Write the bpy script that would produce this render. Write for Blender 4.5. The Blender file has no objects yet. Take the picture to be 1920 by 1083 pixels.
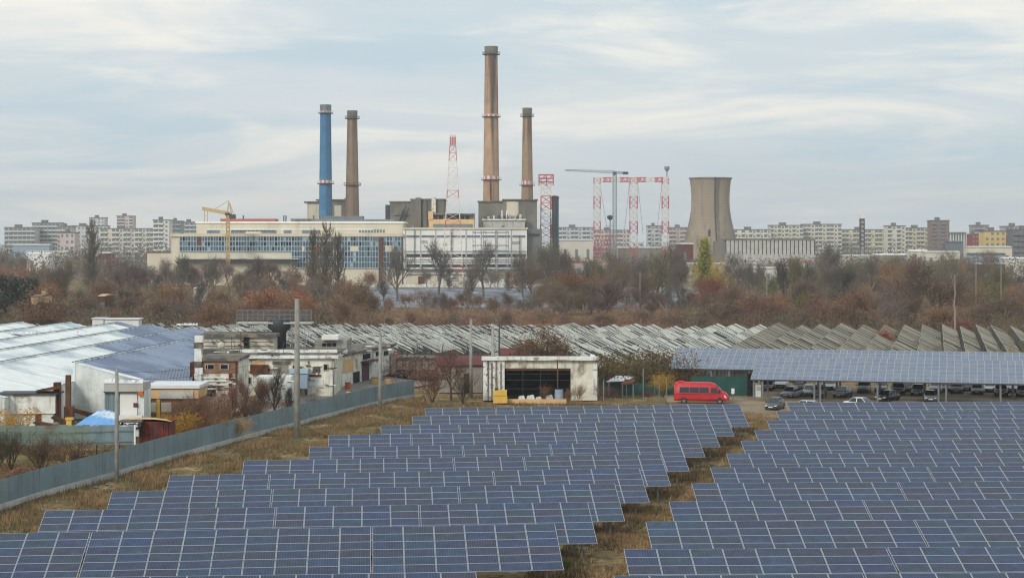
import bpy, math, random
import numpy as np
from mathutils import Vector, Matrix

# ---------------------------------------------------------------- camera, sky, sun, exposure
F = 3500.0            # focal length in photo pixels (1920 wide)
HC = 21.5             # camera height in metres
HY = 455.0            # horizon row of the photo
sc = bpy.context.scene
col = sc.collection
cam_d = bpy.data.cameras.new('camera')
cam = bpy.data.objects.new('camera', cam_d)
col.objects.link(cam)
cam.location = (0, 0, HC)
cam.rotation_euler = (math.radians(90), 0, 0)
cam_d.sensor_width = 36.0
cam_d.lens = F / 1920 * 36
cam_d.shift_y = -(541.5 - HY) / 1920
cam_d.clip_start = 1.0
cam_d.clip_end = 20000
sc.camera = cam

SUN_EL, SUN_AZ = math.radians(30), math.radians(213)      # azimuth clockwise from +Y (view direction)
world = bpy.data.worlds.new('World')
sc.world = world
world.use_nodes = True
wn, wl = world.node_tree.nodes, world.node_tree.links
wn.clear()
w_out = wn.new('ShaderNodeOutputWorld')
w_bg = wn.new('ShaderNodeBackground'); w_bg.inputs['Strength'].default_value = 0.132
w_sky = wn.new('ShaderNodeTexSky'); w_sky.sky_type = 'NISHITA'; w_sky.sun_disc = False
w_sky.sun_elevation = SUN_EL; w_sky.sun_rotation = SUN_AZ
w_sky.air_density = 1.0; w_sky.dust_density = 2.0; w_sky.ozone_density = 1.5
w_tc = wn.new('ShaderNodeTexCoord')
def w_noise(scale, loc, nscale, detail, lo, hi, rough=.55, dist=0.0):
    mp = wn.new('ShaderNodeMapping'); mp.inputs['Scale'].default_value = scale; mp.inputs['Location'].default_value = loc
    wl.new(w_tc.outputs['Generated'], mp.inputs['Vector'])
    nz = wn.new('ShaderNodeTexNoise'); nz.inputs['Scale'].default_value = nscale; nz.inputs['Detail'].default_value = detail
    nz.inputs['Roughness'].default_value = rough; nz.inputs['Distortion'].default_value = dist
    wl.new(mp.outputs[0], nz.inputs['Vector'])
    mr = wn.new('ShaderNodeMapRange'); mr.interpolation_type = 'SMOOTHSTEP'
    mr.inputs['From Min'].default_value = lo; mr.inputs['From Max'].default_value = hi
    wl.new(nz.outputs['Fac'], mr.inputs['Value'])
    return mr.outputs[0]
def w_mix(a, b, fac):
    m = wn.new('ShaderNodeMix'); m.data_type = 'RGBA'
    for sock, val in ((m.inputs[6], a), (m.inputs[7], b), (m.inputs[0], fac)):
        if hasattr(val, 'is_output'): wl.new(val, sock)
        elif isinstance(val, (tuple, list)): sock.default_value = (*val, 1)
        else: sock.default_value = val
    return m.outputs[2]
veil = w_mix(w_sky.outputs['Color'], (5.2, 5.9, 6.25), 0.92)                # high thin overcast
grey = w_noise((1.6, 1.6, 9.0), (3.1, 0.4, 0.2), 2.2, 7, .40, .66, .55, .5)
c1 = w_mix(veil, (5.6, 6.05, 6.35), grey)
blue = w_noise((1.8, 1.8, 11.0), (7.3, 2.4, 1.7), 2.4, 7, .44, .68, .55, .5)
c2 = w_mix(c1, (4.3, 5.35, 6.0), blue)
cream = w_noise((2.3, 2.3, 15.0), (1.7, 5.4, 2.9), 2.3, 7, .44, .70, .58, .7)
c3 = w_mix(c2, (7.5, 7.35, 6.75), cream)
wl.new(c3, w_bg.inputs['Color'])
wl.new(w_bg.outputs[0], w_out.inputs['Surface'])

sun_d = bpy.data.lights.new('sun', 'SUN')
sun_d.energy = 1.8; sun_d.angle = math.radians(14); sun_d.color = (1.0, 0.93, 0.84)
sun = bpy.data.objects.new('sun', sun_d); col.objects.link(sun)
sdir = Vector((math.sin(SUN_AZ) * math.cos(SUN_EL), math.cos(SUN_AZ) * math.cos(SUN_EL), math.sin(SUN_EL)))
sun.rotation_euler = sdir.to_track_quat('Z', 'Y').to_euler()
sun.location = (0, 0, 400)

vs = sc.view_settings
vs.view_transform = 'Standard'; vs.look = 'None'; vs.exposure = 0.0; vs.gamma = 1.0; vs.use_curve_mapping = False
cy = sc.cycles
cy.max_bounces = 5; cy.diffuse_bounces = 2; cy.glossy_bounces = 2; cy.transmission_bounces = 3
cy.volume_bounces = 0; cy.transparent_max_bounces = 8
cy.caustics_reflective = False; cy.caustics_refractive = False
cy.use_denoising = True
cy.pixel_filter_type = 'BLACKMAN_HARRIS'; cy.filter_width = 1.15
cy.sample_clamp_indirect = 4.0

# ---------------------------------------------------------------- helpers
rng = random.Random(7)
def S(r, g, b):
    f = lambda c: (c / 255 / 12.92) if c <= 10 else ((c / 255 + .055) / 1.055) ** 2.4
    return (f(r), f(g), f(b))
def at(x, y, Y):
    """point at depth Y metres seen at photo pixel (x, y)"""
    return Vector(((x - 960) / F * Y, Y, HC - (y - HY) / F * Y))
def gy(y, z=0.0):
    """depth at which height z is seen at photo row y"""
    return F * (HC - z) / (y - HY)
def gp(x, y, z=0.0):
    return at(x, y, gy(y, z))
def px(Y):
    """metres per photo pixel at depth Y"""
    return Y / F

ORG = {}
def thing(name, label, cat, loc=(0, 0, 0), rotz=0.0, group=None):
    o = bpy.data.objects.new(name, None); col.objects.link(o)
    o.empty_display_size = .5
    o.location = loc; o.rotation_euler = (0, 0, rotz)
    o['label'] = label; o['category'] = cat
    if group: o['group'] = group
    ORG[o.name] = Vector(loc)
    return o
def tag(o, label, cat, group=None, kind=None):
    if label: o['label'] = label
    if cat: o['category'] = cat
    if group: o['group'] = group
    if kind: o['kind'] = kind
    return o

class MB:
    def __init__(s): s.v = []; s.f = []; s.m = []
    def face(s, pts, m=0):
        i = len(s.v); s.v.extend(tuple(p) for p in pts); s.f.append(tuple(range(i, i + len(pts)))); s.m.append(m)
        return s
    def hexa(s, p, m=0):
        i = len(s.v); s.v.extend(tuple(q) for q in p)
        for f in ((0, 3, 2, 1), (4, 5, 6, 7), (0, 1, 5, 4), (1, 2, 6, 5), (2, 3, 7, 6), (3, 0, 4, 7)):
            s.f.append(tuple(i + k for k in f)); s.m.append(m)
        return s
    def box(s, x0, y0, z0, x1, y1, z1, m=0):
        return s.hexa(((x0, y0, z0), (x1, y0, z0), (x1, y1, z0), (x0, y1, z0),
                       (x0, y0, z1), (x1, y0, z1), (x1, y1, z1), (x0, y1, z1)), m)
    def pbox(s, x0, x1, y0, y1, Y, depth, m=0, dy=0.0):
        """box whose front face, at depth Y, covers photo columns x0..x1 and rows y0..y1"""
        a = at(x0, y1, Y); b = at(x1, y0, Y)
        return s.box(a.x, Y + dy, a.z, b.x, Y + dy + depth, b.z, m)
    def wallseg(s, a, b, z0, z1, t, m=0):
        a = Vector((a[0], a[1])); b = Vector((b[0], b[1])); d = (b - a).normalized(); n = Vector((-d.y, d.x)) * t
        return s.hexa(((a.x, a.y, z0), (b.x, b.y, z0), (b.x + n.x, b.y + n.y, z0), (a.x + n.x, a.y + n.y, z0),
                       (a.x, a.y, z1), (b.x, b.y, z1), (b.x + n.x, b.y + n.y, z1), (a.x + n.x, a.y + n.y, z1)), m)
    def beam(s, p, q, w, h=None, m=0):
        p = Vector(p); q = Vector(q); d = q - p
        if d.length < 1e-6: return s
        d.normalize(); h = h or w
        up = Vector((0, 0, 1)) if abs(d.z) < .95 else Vector((0, 1, 0))
        a = d.cross(up).normalized() * (w / 2); b = a.cross(d).normalized() * (h / 2)
        return s.hexa((p - a - b, p + a - b, p + a + b, p - a + b, q - a - b, q + a - b, q + a + b, q - a + b), m)
    def tube(s, pts, rad, n=6, m=0, cap=True):
        i = len(s.v); pts = [Vector(p) for p in pts]; k = len(pts)
        prev = None
        for j, p in enumerate(pts):
            d = (pts[min(j + 1, k - 1)] - pts[max(j - 1, 0)]).normalized()
            if prev is None:
                u = d.orthogonal().normalized()
            else:
                u = (prev - d * prev.dot(d))
                u = u.normalized() if u.length > 1e-5 else d.orthogonal().normalized()
            prev = u; w = d.cross(u)
            r = rad[j] if hasattr(rad, '__len__') else rad
            for t in range(n):
                a = 2 * math.pi * t / n
                s.v.append(tuple(p + u * (r * math.cos(a)) + w * (r * math.sin(a))))
        for j in range(k - 1):
            for t in range(n):
                t2 = (t + 1) % n
                s.f.append((i + j * n + t, i + j * n + t2, i + (j + 1) * n + t2, i + (j + 1) * n + t)); s.m.append(m)
        if cap:
            s.f.append(tuple(i + t for t in reversed(range(n)))); s.m.append(m)
            s.f.append(tuple(i + (k - 1) * n + t for t in range(n))); s.m.append(m)
        return s
    def lathe(s, c, prof, n=24, m=0, a0=0.0, a1=2 * math.pi):
        """prof: (radius, z[, material]) from bottom to top about centre c"""
        i = len(s.v); full = abs(a1 - a0 - 2 * math.pi) < 1e-6
        cnt = n if full else n + 1
        for pr in prof:
            for t in range(cnt):
                a = a0 + (a1 - a0) * t / n
                s.v.append((c[0] + pr[0] * math.cos(a), c[1] + pr[0] * math.sin(a), c[2] + pr[1]))
        for j in range(len(prof) - 1):
            mm = prof[j][2] if len(prof[j]) > 2 else m
            for t in range(n):
                t2 = (t + 1) % cnt
                s.f.append((i + j * cnt + t, i + j * cnt + t2, i + (j + 1) * cnt + t2, i + (j + 1) * cnt + t)); s.m.append(mm)
        return s
    def mesh(s, name, mats, org=(0, 0, 0), smooth=False):
        me = bpy.data.meshes.new(name)
        o = Vector(org)
        me.from_pydata([(v[0] - o.x, v[1] - o.y, v[2] - o.z) for v in s.v], [], s.f)
        for mm in (mats if isinstance(mats, (list, tuple)) else [mats]): me.materials.append(mm)
        if any(s.m): me.polygons.foreach_set('material_index', s.m)
        if smooth: me.polygons.foreach_set('use_smooth', [True] * len(s.f))
        me.update()
        return me
    def build(s, name, mats, parent=None, org=None, smooth=False):
        """links the collected shape as one mesh object; a part is measured from its thing's base"""
        if org is None:
            org = ORG[parent.name] if parent is not None else (0, 0, 0)
        o = bpy.data.objects.new(name, s.mesh(name, mats, org, smooth)); col.objects.link(o)
        if parent is not None: o.parent = parent
        else: o.location = org
        ORG[o.name] = Vector(org)
        return o
def put(name, me, parent=None, loc=(0, 0, 0), rot=(0, 0, 0), scale=None, color=None):
    o = bpy.data.objects.new(name, me); col.objects.link(o)
    if parent is not None: o.parent = parent
    o.location = loc; o.rotation_euler = rot
    if scale is not None: o.scale = scale if hasattr(scale, '__len__') else (scale,) * 3
    if color is not None: o.color = (*color, 1)
    ORG[o.name] = Vector(loc)
    return o

# ---------------------------------------------------------------- materials
def mat(name, c, rough=.8, var=.18, scale=1.0, metal=0.0, spec=.3, c2=None, mixs=.5, lo=.45, hi=.6,
        streak=0.0, sscale=(1, 1, .08), bump=0.0, objcol=False, rnd=0.0, cell=None, streakc=(.03, .028, .025)):
    m = bpy.data.materials.new(name); m.use_nodes = True
    n, l = m.node_tree.nodes, m.node_tree.links
    b = n['Principled BSDF']
    b.inputs['Roughness'].default_value = rough; b.inputs['Metallic'].default_value = metal
    b.inputs['Specular IOR Level'].default_value = spec
    tc = n.new('ShaderNodeTexCoord')
    def noise(sc_, det=5, mapping=None, seed=0.0):
        z = n.new('ShaderNodeTexNoise'); z.inputs['Scale'].default_value = sc_; z.inputs['Detail'].default_value = det
        mp = n.new('ShaderNodeMapping'); mp.inputs['Location'].default_value = (seed, seed * .7, seed * 1.3)
        if mapping: mp.inputs['Scale'].default_value = mapping
        l.new(tc.outputs['Object'], mp.inputs['Vector']); l.new(mp.outputs[0], z.inputs['Vector'])
        return z.outputs['Fac']
    def rangef(v, a0, a1, b0, b1, smooth=False):
        r = n.new('ShaderNodeMapRange'); r.inputs['From Min'].default_value = a0; r.inputs['From Max'].default_value = a1
        r.inputs['To Min'].default_value = b0; r.inputs['To Max'].default_value = b1
        if smooth: r.interpolation_type = 'SMOOTHSTEP'
        l.new(v, r.inputs['Value']); return r.outputs[0]
    def mix(a, bb, fac, mode='MIX'):
        x = n.new('ShaderNodeMix'); x.data_type = 'RGBA'; x.blend_type = mode
        for sk, v in ((x.inputs[6], a), (x.inputs[7], bb), (x.inputs[0], fac)):
            if hasattr(v, 'is_output'): l.new(v, sk)
            elif isinstance(v, (tuple, list)): sk.default_value = (*v, 1)
            else: sk.default_value = v
        return x.outputs[2]
    if objcol:
        oi = n.new('ShaderNodeObjectInfo'); cur = oi.outputs['Color']
    else:
        rgb = n.new('ShaderNodeRGB'); rgb.outputs[0].default_value = (*c, 1); cur = rgb.outputs[0]
    if c2 is not None:
        cur = mix(cur, c2, rangef(noise(mixs, 6, seed=3.3), lo, hi, 0, 1, True))
    if streak > 0:
        cur = mix(cur, streakc, rangef(noise(1.0, 4, sscale, 9.1), .5, .75, 0, streak, True))
    if var > 0:
        v = rangef(noise(scale, 6, seed=1.7), .25, .75, 1 - var, 1 + var)
        hs = n.new('ShaderNodeHueSaturation'); l.new(cur, hs.inputs['Color']); l.new(v, hs.inputs['Value']); cur = hs.outputs[0]
    if rnd > 0:
        oi2 = n.new('ShaderNodeObjectInfo')
        hs = n.new('ShaderNodeHueSaturation'); l.new(cur, hs.inputs['Color'])
        l.new(rangef(oi2.outputs['Random'], 0, 1, 1 - rnd, 1 + rnd), hs.inputs['Value']); cur = hs.outputs[0]
    l.new(cur, b.inputs['Base Color'])
    if bump > 0:
        bp = n.new('ShaderNodeBump'); bp.inputs['Strength'].default_value = bump; bp.inputs['Distance'].default_value = .1
        l.new(noise(scale * 3, 6, seed=5.5), bp.inputs['Height']); l.new(bp.outputs[0], b.inputs['Normal'])
    return m
M = {}
def mm(key, *a, **k): M[key] = mat(key, *a, **k)
mm('concrete', S(150, 147, 138), .9, .2, .6, streak=.35, bump=.3)
mm('pole', S(150, 148, 140), .9, .2, 1.5, streak=.3, sscale=(3, 3, .2))
mm('pale_concrete', S(186, 186, 180), .9, .15, .4, streak=.3)
mm('plant_concrete', S(128, 124, 112), .9, .2, .08, c2=S(108, 104, 94), mixs=.05, streak=.4, sscale=(.25, .25, .02))
mm('cream', S(214, 206, 186), .85, .12, .1, streak=.2, sscale=(.3, .3, .03))
mm('plant_white', S(240, 240, 236), .8, .08, .1, streak=.12, sscale=(.3, .3, .03))
mm('white', S(228, 228, 224), .7, .08, .5)
mm('dark_glass', S(36, 46, 54), .12, .25, .3, spec=.6)
mm('blue_glass', S(74, 96, 112), .12, .3, .15, spec=.6)
mm('mullion', S(165, 188, 200), .5, .1, .5)
mm('dark', S(26, 26, 28), .9, .2, 1.0)
mm('grey_metal', S(128, 132, 136), .45, .15, .7, metal=.6)
mm('galv', S(150, 153, 155), .4, .12, .9, metal=.7)
mm('steel_dark', S(70, 74, 78), .6, .15, .8, metal=.3)
mm('fence_metal', S(122, 142, 149), .5, .16, .5, streak=.4, sscale=(2, 2, .3), streakc=(.09, .085, .08), rnd=.09)
mm('far_plaster', S(206, 203, 192), .9, .1, .1, streak=.2, sscale=(.3, .3, .03))
mm('fence_green', S(116, 134, 124), .6, .18, .5, c2=S(110, 88, 70), mixs=.4, lo=.55, hi=.7, rnd=.05)
mm('rust', S(110, 64, 42), .9, .3, .9, c2=S(70, 48, 38), mixs=.8)
mm('rust_red', S(112, 50, 38), .8, .25, .8, c2=S(80, 40, 32), mixs=.7)
mm('brown_wood', S(98, 72, 54), .9, .25, 1.0)
mm('red_paint', S(176, 40, 44), .55, .15, .5)
mm('tower_red', S(196, 108, 110), .6, .15, .4)
mm('tower_white', S(226, 218, 212), .6, .1, .4)
mm('crane_yellow', S(204, 176, 122), .6, .15, .4)
mm('crane_grey', S(132, 144, 152), .5, .12, .5)
mm('roof_red', S(172, 96, 78), .85, .15, .2)
mm('dark_red_roof', S(104, 54, 52), .8, .2, .4)
mm('plaster', S(224, 221, 206), .9, .2, 1.1, c2=S(164, 152, 128), mixs=.55, lo=.52, hi=.68, streak=.5, sscale=(1.6, 1.6, .22), bump=.5)
mm('plaster_white', S(230, 232, 226), .9, .16, 1.2, c2=S(168, 160, 144), mixs=.7, lo=.54, hi=.7, streak=.45, sscale=(1.8, 1.8, .25), bump=.4)
mm('brick', S(150, 108, 84), .9, .22, 1.2, c2=S(112, 84, 68), mixs=.7)
mm('tan', S(214, 178, 132), .85, .12, .6)
mm('bitumen', S(92, 88, 84), .95, .3, .8, c2=S(132, 124, 108), mixs=.7)
mm('membrane', S(236, 240, 238), .75, .08, .5, c2=S(186, 198, 204), mixs=.16, lo=.44, hi=.66, bump=.5)
mm('membrane_wall', S(224, 229, 226), .8, .1, .6, c2=S(188, 194, 190), mixs=.25, streak=.3, sscale=(.8, .8, .1), bump=.9)
mm('blue_roof', S(140, 152, 174), .45, .1, .2, metal=.2, c2=S(116, 128, 152), mixs=.15)
mm('blue_tarp', S(110, 168, 226), .5, .12, .6, c2=S(206, 222, 236), mixs=.35, lo=.5, hi=.62, bump=.4)
mm('tarp_white', S(222, 224, 226), .6, .08, .8, bump=.3)
mm('blue_grey_paint', S(146, 164, 182), .6, .12, .6)
mm('purple_door', S(84, 54, 72), .7, .1, .8)
mm('yellow_paint', S(222, 182, 84), .6, .12, .8)
mm('orange', S(206, 104, 48), .7, .15, .8)
mm('green_sheet', S(36, 82, 76), .6, .2, .6)
mm('asphalt', S(120, 118, 114), .95, .15, .15, c2=S(138, 132, 122), mixs=.08)
mm('dirt', S(148, 130, 106), .95, .2, .3, c2=S(120, 104, 84), mixs=.2)
mm('stone', S(128, 116, 104), .95, .25, 1.2, rnd=.15)
mm('glass_house', S(96, 98, 90), .9, .45, .8, c2=S(48, 48, 42), mixs=.6, lo=.38, hi=.56, spec=.05)
mm('glazing_bar', S(208, 212, 204), .8, .3, .7, spec=.1)
mm('glazing_bar_dim', S(164, 160, 146), .8, .2, .8)
mm('moss_sheet', S(98, 94, 86), .9, .5, 1.2, c2=S(72, 76, 64), mixs=.3, lo=.4, hi=.62, rnd=.22, spec=.05)
mm('bark', S(84, 74, 64), .95, .2, 1.0)
mm('bark_pale', S(150, 138, 118), .95, .25, .8)
mm('twig', (0, 0, 0), .95, .12, .4, objcol=True, rnd=.10)
mm('leaf', (0, 0, 0), .8, .28, .5, objcol=True, rnd=.06)
mm('tyre', S(28, 28, 29), .9, .1, 3)
mm('rim', S(150, 152, 154), .35, .05, 3, metal=.8)
mm('car_glass', S(30, 36, 42), .08, .1, 1, spec=.8)
mm('car_black', S(24, 25, 28), .25, .05, 1, spec=.6)
mm('lamp_glass', S(225, 228, 230), .1, .03, 1, spec=.7)
mm('tail_lamp', S(150, 24, 24), .2, .05, 1, spec=.6)
mm('van_red', S(190, 28, 40), .42, .14, 1.2, spec=.45, streak=.15, sscale=(1, 1, .5))
mm('plastic_grey', S(64, 66, 68), .7, .1, 2)
mm('car_paint', (0, 0, 0), .28, .04, 1, spec=.6, objcol=True)
mm('apart', (0, 0, 0), .9, .12, .06, objcol=True, streak=.15, sscale=(.2, .2, .02))
mm('apart_window', S(112, 122, 130), .35, .3, .4, spec=.4)
mm('apart_dark', S(112, 114, 112), .8, .2, .2)
mm('junk_white', S(215, 215, 210), .7, .1, 2)
# ---------------------------------------------------------------- ground
def ground_material():
    m = bpy.data.materials.new('ground'); m.use_nodes = True
    n, l = m.node_tree.nodes, m.node_tree.links
    b = n['Principled BSDF']; b.inputs['Roughness'].default_value = .97; b.inputs['Specular IOR Level'].default_value = .1
    tc = n.new('ShaderNodeTexCoord')
    def nz(s, d, seed, lo, hi):
        mp = n.new('ShaderNodeMapping'); mp.inputs['Location'].default_value = (seed, seed, 0)
        t = n.new('ShaderNodeTexNoise'); t.inputs['Scale'].default_value = s; t.inputs['Detail'].default_value = d
        r = n.new('ShaderNodeMapRange'); r.interpolation_type = 'SMOOTHSTEP'
        r.inputs['From Min'].default_value = lo; r.inputs['From Max'].default_value = hi
        l.new(tc.outputs['Object'], mp.inputs['Vector']); l.new(mp.outputs[0], t.inputs['Vector']); l.new(t.outputs['Fac'], r.inputs['Value'])
        return r.outputs[0], t.outputs['Fac']
    def mix(a, bb, f):
        x = n.new('ShaderNodeMix'); x.data_type = 'RGBA'
        for sk, v in ((x.inputs[6], a), (x.inputs[7], bb), (x.inputs[0], f)):
            if hasattr(v, 'is_output'): l.new(v, sk)
            else: sk.default_value = (*v, 1)
        return x.outputs[2]
    f1, _ = nz(.12, 8, 4, .42, .62); f2, _ = nz(.35, 8, 21, .5, .68); f3, raw = nz(1.6, 8, 33, .45, .7)
    c = mix(S(142, 118, 86), S(116, 108, 74), f1)
    c = mix(c, S(174, 146, 106), f2)
    c = mix(c, S(92, 74, 54), f3)
    l.new(c, b.inputs['Base Color'])
    bp = n.new('ShaderNodeBump'); bp.inputs['Strength'].default_value = .8; bp.inputs['Distance'].default_value = .25
    l.new(raw, bp.inputs['Height']); l.new(bp.outputs[0], b.inputs['Normal'])
    return m
M['ground'] = ground_material()
g = MB()
# one sheet, finer close to the camera with gentle unevenness
xs = sorted(set(list(np.linspace(-6000, -200, 9)) + list(np.linspace(-120, 120, 121)) + list(np.linspace(200, 6000, 9))))
ys = sorted(set([-300.0, 0.0] + list(np.linspace(80, 300, 111)) + list(np.linspace(320, 6000, 12))))
rg = random.Random(3)
idx = {}
for j, y in enumerate(ys):
    for i, x in enumerate(xs):
        near = 82 < y < 296 and -118 < x < 118
        z = (rg.random() - .5) * .16 + .05 * math.sin(x * .3 + y * .17) - .1 if near else -.12
        idx[i, j] = len(g.v); g.v.append((x, y, z))
for j in range(len(ys) - 1):
    for i in range(len(xs) - 1):
        g.f.append((idx[i, j], idx[i + 1, j], idx[i + 1, j + 1], idx[i, j + 1])); g.m.append(0)
o = g.build('ground', M['ground'], smooth=True); o['kind'] = 'structure'

def sheet(name, pts, z, m, kind='structure'):
    q = MB(); q.face([(p[0], p[1], z) for p in pts])
    o = q.build(name, m); o['kind'] = kind
    return o
# concrete yard beside the ruined building, running back to the red gate
sheet('yard_road', [(-44, 226), (-33.5, 226), (-24.5, 256), (-12.5, 283), (-8, 318), (-22, 322), (-27, 280), (-33, 262)], .02, M['asphalt'])
# dirt parking area round the carports
sheet('parking_ground', [(20.5, 238), (33, 228), (95, 217), (95, 262), (60, 278), (22, 284)], .03, M['dirt'])
# ---------------------------------------------------------------- solar panel tables
def pv_material(name, base, var):
    m = bpy.data.materials.new(name); m.use_nodes = True
    n, l = m.node_tree.nodes, m.node_tree.links
    b = n['Principled BSDF']; b.inputs['Roughness'].default_value = .2; b.inputs['Specular IOR Level'].default_value = .32
    tc = n.new('ShaderNodeTexCoord'); oi = n.new('ShaderNodeObjectInfo')
    ramp = n.new('ShaderNodeValToRGB'); cr = ramp.color_ramp
    cr.elements[0].position = 0; cr.elements[0].color = (*base[0], 1)
    cr.elements[1].position = 1; cr.elements[1].color = (*base[-1], 1)
    for k in range(1, len(base) - 1):
        e = cr.elements.new(k / (len(base) - 1)); e.color = (*base[k], 1)
    l.new(oi.outputs['Random'], ramp.inputs[0])
    # cell lines: a printed grid of about 16 cm cells
    sep = n.new('ShaderNodeSeparateXYZ'); l.new(tc.outputs['Object'], sep.inputs[0])
    def line(sock, w):
        a = n.new('ShaderNodeMath'); a.operation = 'MULTIPLY'; a.inputs[1].default_value = 1 / .161; l.new(sock, a.inputs[0])
        f = n.new('ShaderNodeMath'); f.operation = 'FRACT'; l.new(a.outputs[0], f.inputs[0])
        c = n.new('ShaderNodeMath'); c.operation = 'LESS_THAN'; c.inputs[1].default_value = w; l.new(f.outputs[0], c.inputs[0])
        return c.outputs[0]
    mx = n.new('ShaderNodeMath'); mx.operation = 'MAXIMUM'
    l.new(line(sep.outputs[0], .13), mx.inputs[0]); l.new(line(sep.outputs[1], .06), mx.inputs[1])
    sc_ = n.new('ShaderNodeMath'); sc_.operation = 'MULTIPLY'; sc_.inputs[1].default_value = .22; l.new(mx.outputs[0], sc_.inputs[0])
    x = n.new('ShaderNodeMix'); x.data_type = 'RGBA'
    l.new(sc_.outputs[0], x.inputs[0]); l.new(ramp.outputs[0], x.inputs[6]); x.inputs[7].default_value = (.30, .33, .38, 1)
    # blotchy crystal grain and dust
    nz = n.new('ShaderNodeTexNoise'); nz.inputs['Scale'].default_value = 1.6; nz.inputs['Detail'].default_value = 5
    av = n.new('ShaderNodeVectorMath'); av.operation = 'ADD'
    cmb = n.new('ShaderNodeCombineXYZ'); mu = n.new('ShaderNodeMath'); mu.operation = 'MULTIPLY'; mu.inputs[1].default_value = 97
    l.new(oi.outputs['Random'], mu.inputs[0]); l.new(mu.outputs[0], cmb.inputs[0]); l.new(mu.outputs[0], cmb.inputs[2])
    l.new(tc.outputs['Object'], av.inputs[0]); l.new(cmb.outputs[0], av.inputs[1]); l.new(av.outputs[0], nz.inputs['Vector'])
    r = n.new('ShaderNodeMapRange'); r.inputs['From Min'].default_value = .3; r.inputs['From Max'].default_value = .75
    r.inputs['To Min'].default_value = 1 - var; r.inputs['To Max'].default_value = 1 + var; l.new(nz.outputs['Fac'], r.inputs['Value'])
    hs = n.new('ShaderNodeHueSaturation'); l.new(x.outputs[2], hs.inputs['Color']); l.new(r.outputs[0], hs.inputs['Value'])
    l.new(hs.outputs[0], b.inputs['Base Color'])
    rr = n.new('ShaderNodeMapRange'); rr.inputs['To Min'].default_value = .12; rr.inputs['To Max'].default_value = .34; l.new(nz.outputs['Fac'], rr.inputs['Value'])
    l.new(rr.outputs[0], b.inputs['Roughness'])
    return m
PV_BLUE = [S(32, 46, 78), S(28, 52, 92), S(42, 46, 72), S(24, 58, 86), S(38, 50, 70), S(28, 48, 88), S(28, 56, 76), S(42, 44, 70), S(24, 44, 80), S(36, 62, 94)]
M['pv'] = pv_material('pv_cells', PV_BLUE, .28)
M['pv_canopy'] = pv_material('pv_canopy_cells', [S(104, 116, 138), S(92, 108, 134), S(112, 120, 136), S(96, 112, 130)], .15)
mm('pv_frame', S(176, 181, 188), .4, .1, 2, metal=.3)

def module_mesh(name, w, h, fx, fy, cells):
    """one framed module lying in its own xy plane, centred"""
    q = MB(); t = .04
    q.box(-w/2, -h/2, -t, -w/2 + fx, h/2, 0, 1); q.box(w/2 - fx, -h/2, -t, w/2, h/2, 0, 1)
    q.box(-w/2 + fx, -h/2, -t, w/2 - fx, -h/2 + fy, -.001, 1); q.box(-w/2 + fx, h/2 - fy, -t, w/2 - fx, h/2, -.001, 1)
    q.face(((-w/2 + fx, -h/2 + fy, -.008), (w/2 - fx, -h/2 + fy, -.008), (w/2 - fx, h/2 - fy, -.008), (-w/2 + fx, h/2 - fy, -.008)), 0)
    q.face(((-w/2 + fx, -h/2 + fy, -.03), (-w/2 + fx, h/2 - fy, -.03), (w/2 - fx, h/2 - fy, -.03), (w/2 - fx, -h/2 + fy, -.03)), 2)
    return q.mesh(name, [cells, M['pv_frame'], M['plastic_grey']])
MOD = module_mesh('solar_module', 1.955, 1.0, .030, .020, M['pv'])
ZT, ZB, SL, PITCHX = 3.2, 1.2, 6.1, 1.98
TILT = math.asin((ZT - ZB) / SL); DEP = SL * math.cos(TILT)
post_b = MB(); post_b.box(-.06, -.05, 0, .06, .05, 1); POST = post_b.mesh('support_post', M['galv'])
brace_b = MB(); brace_b.beam((0, -1.9, .9), (0, 2.1, .55), .08); BRACE = brace_b.mesh('brace', M['galv'])

def solar_table(loc, ang, ncol, label, group, drop=0.0, gaps=(), rows=6):
    t = thing('solar_panel_row', label, 'solar panels', loc, ang, group)
    t.rotation_euler = (0, -drop, ang)
    ct, st = math.cos(TILT), math.sin(TILT)
    r = rng
    for c in range(ncol):
        gx = sum(.09 for g_ in gaps if c >= g_)
        jz = (r.random() - .5) * .03
        for k in range(rows):
            s = (k + .5) * (SL / 6)
            put('solar_module', MOD, t, ((c + .5) * PITCHX + gx, s * ct, ZB + s * st + jz),
                (TILT + (r.random() - .5) * .012, (r.random() - .5) * .008, 0))
    n = max(2, int(ncol * PITCHX / 4.0))
    L = ncol * PITCHX
    for i in range(n):
        x = .8 + (L - 1.6) * i / (n - 1)
        for s, nm in ((1.1, 'post'), (5.0, 'post')):
            z = ZB + s * st - .12
            put('support_post', POST, t, (x, s * ct, -.25), (0, 0, 0), (1, 1, z + .25))
    for s in (1.1, 2.6, 3.6, 5.0):
        q = MB(); z = ZB + s * st - .10
        q.box(.05, s * ct - .04, z - .05, L - .05, s * ct + .04, z + .03)
        ob = bpy.data.objects.new('rail', q.mesh('rail', M['galv'])); col.objects.link(ob); ob.parent = t
    return t
ORD = ['first', 'second', 'third', 'fourth', 'fifth', 'sixth', 'seventh', 'eighth', 'ninth', 'tenth', 'eleventh', 'twelfth']
A_L, A_R = math.radians(4.2), math.radians(2.6)
left_rows = [  # right end x, right end y (top edge), left end x
    (1036, 981, 8), (1098, 940, 92), (1149, 906, 224), (1195, 877, 338), (1235, 851, 439), (1270, 828, 562),
    (1302, 805.5, 634), (1330, 789, 700), (1357, 772, 758), (1385, 757, 809)]
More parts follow.
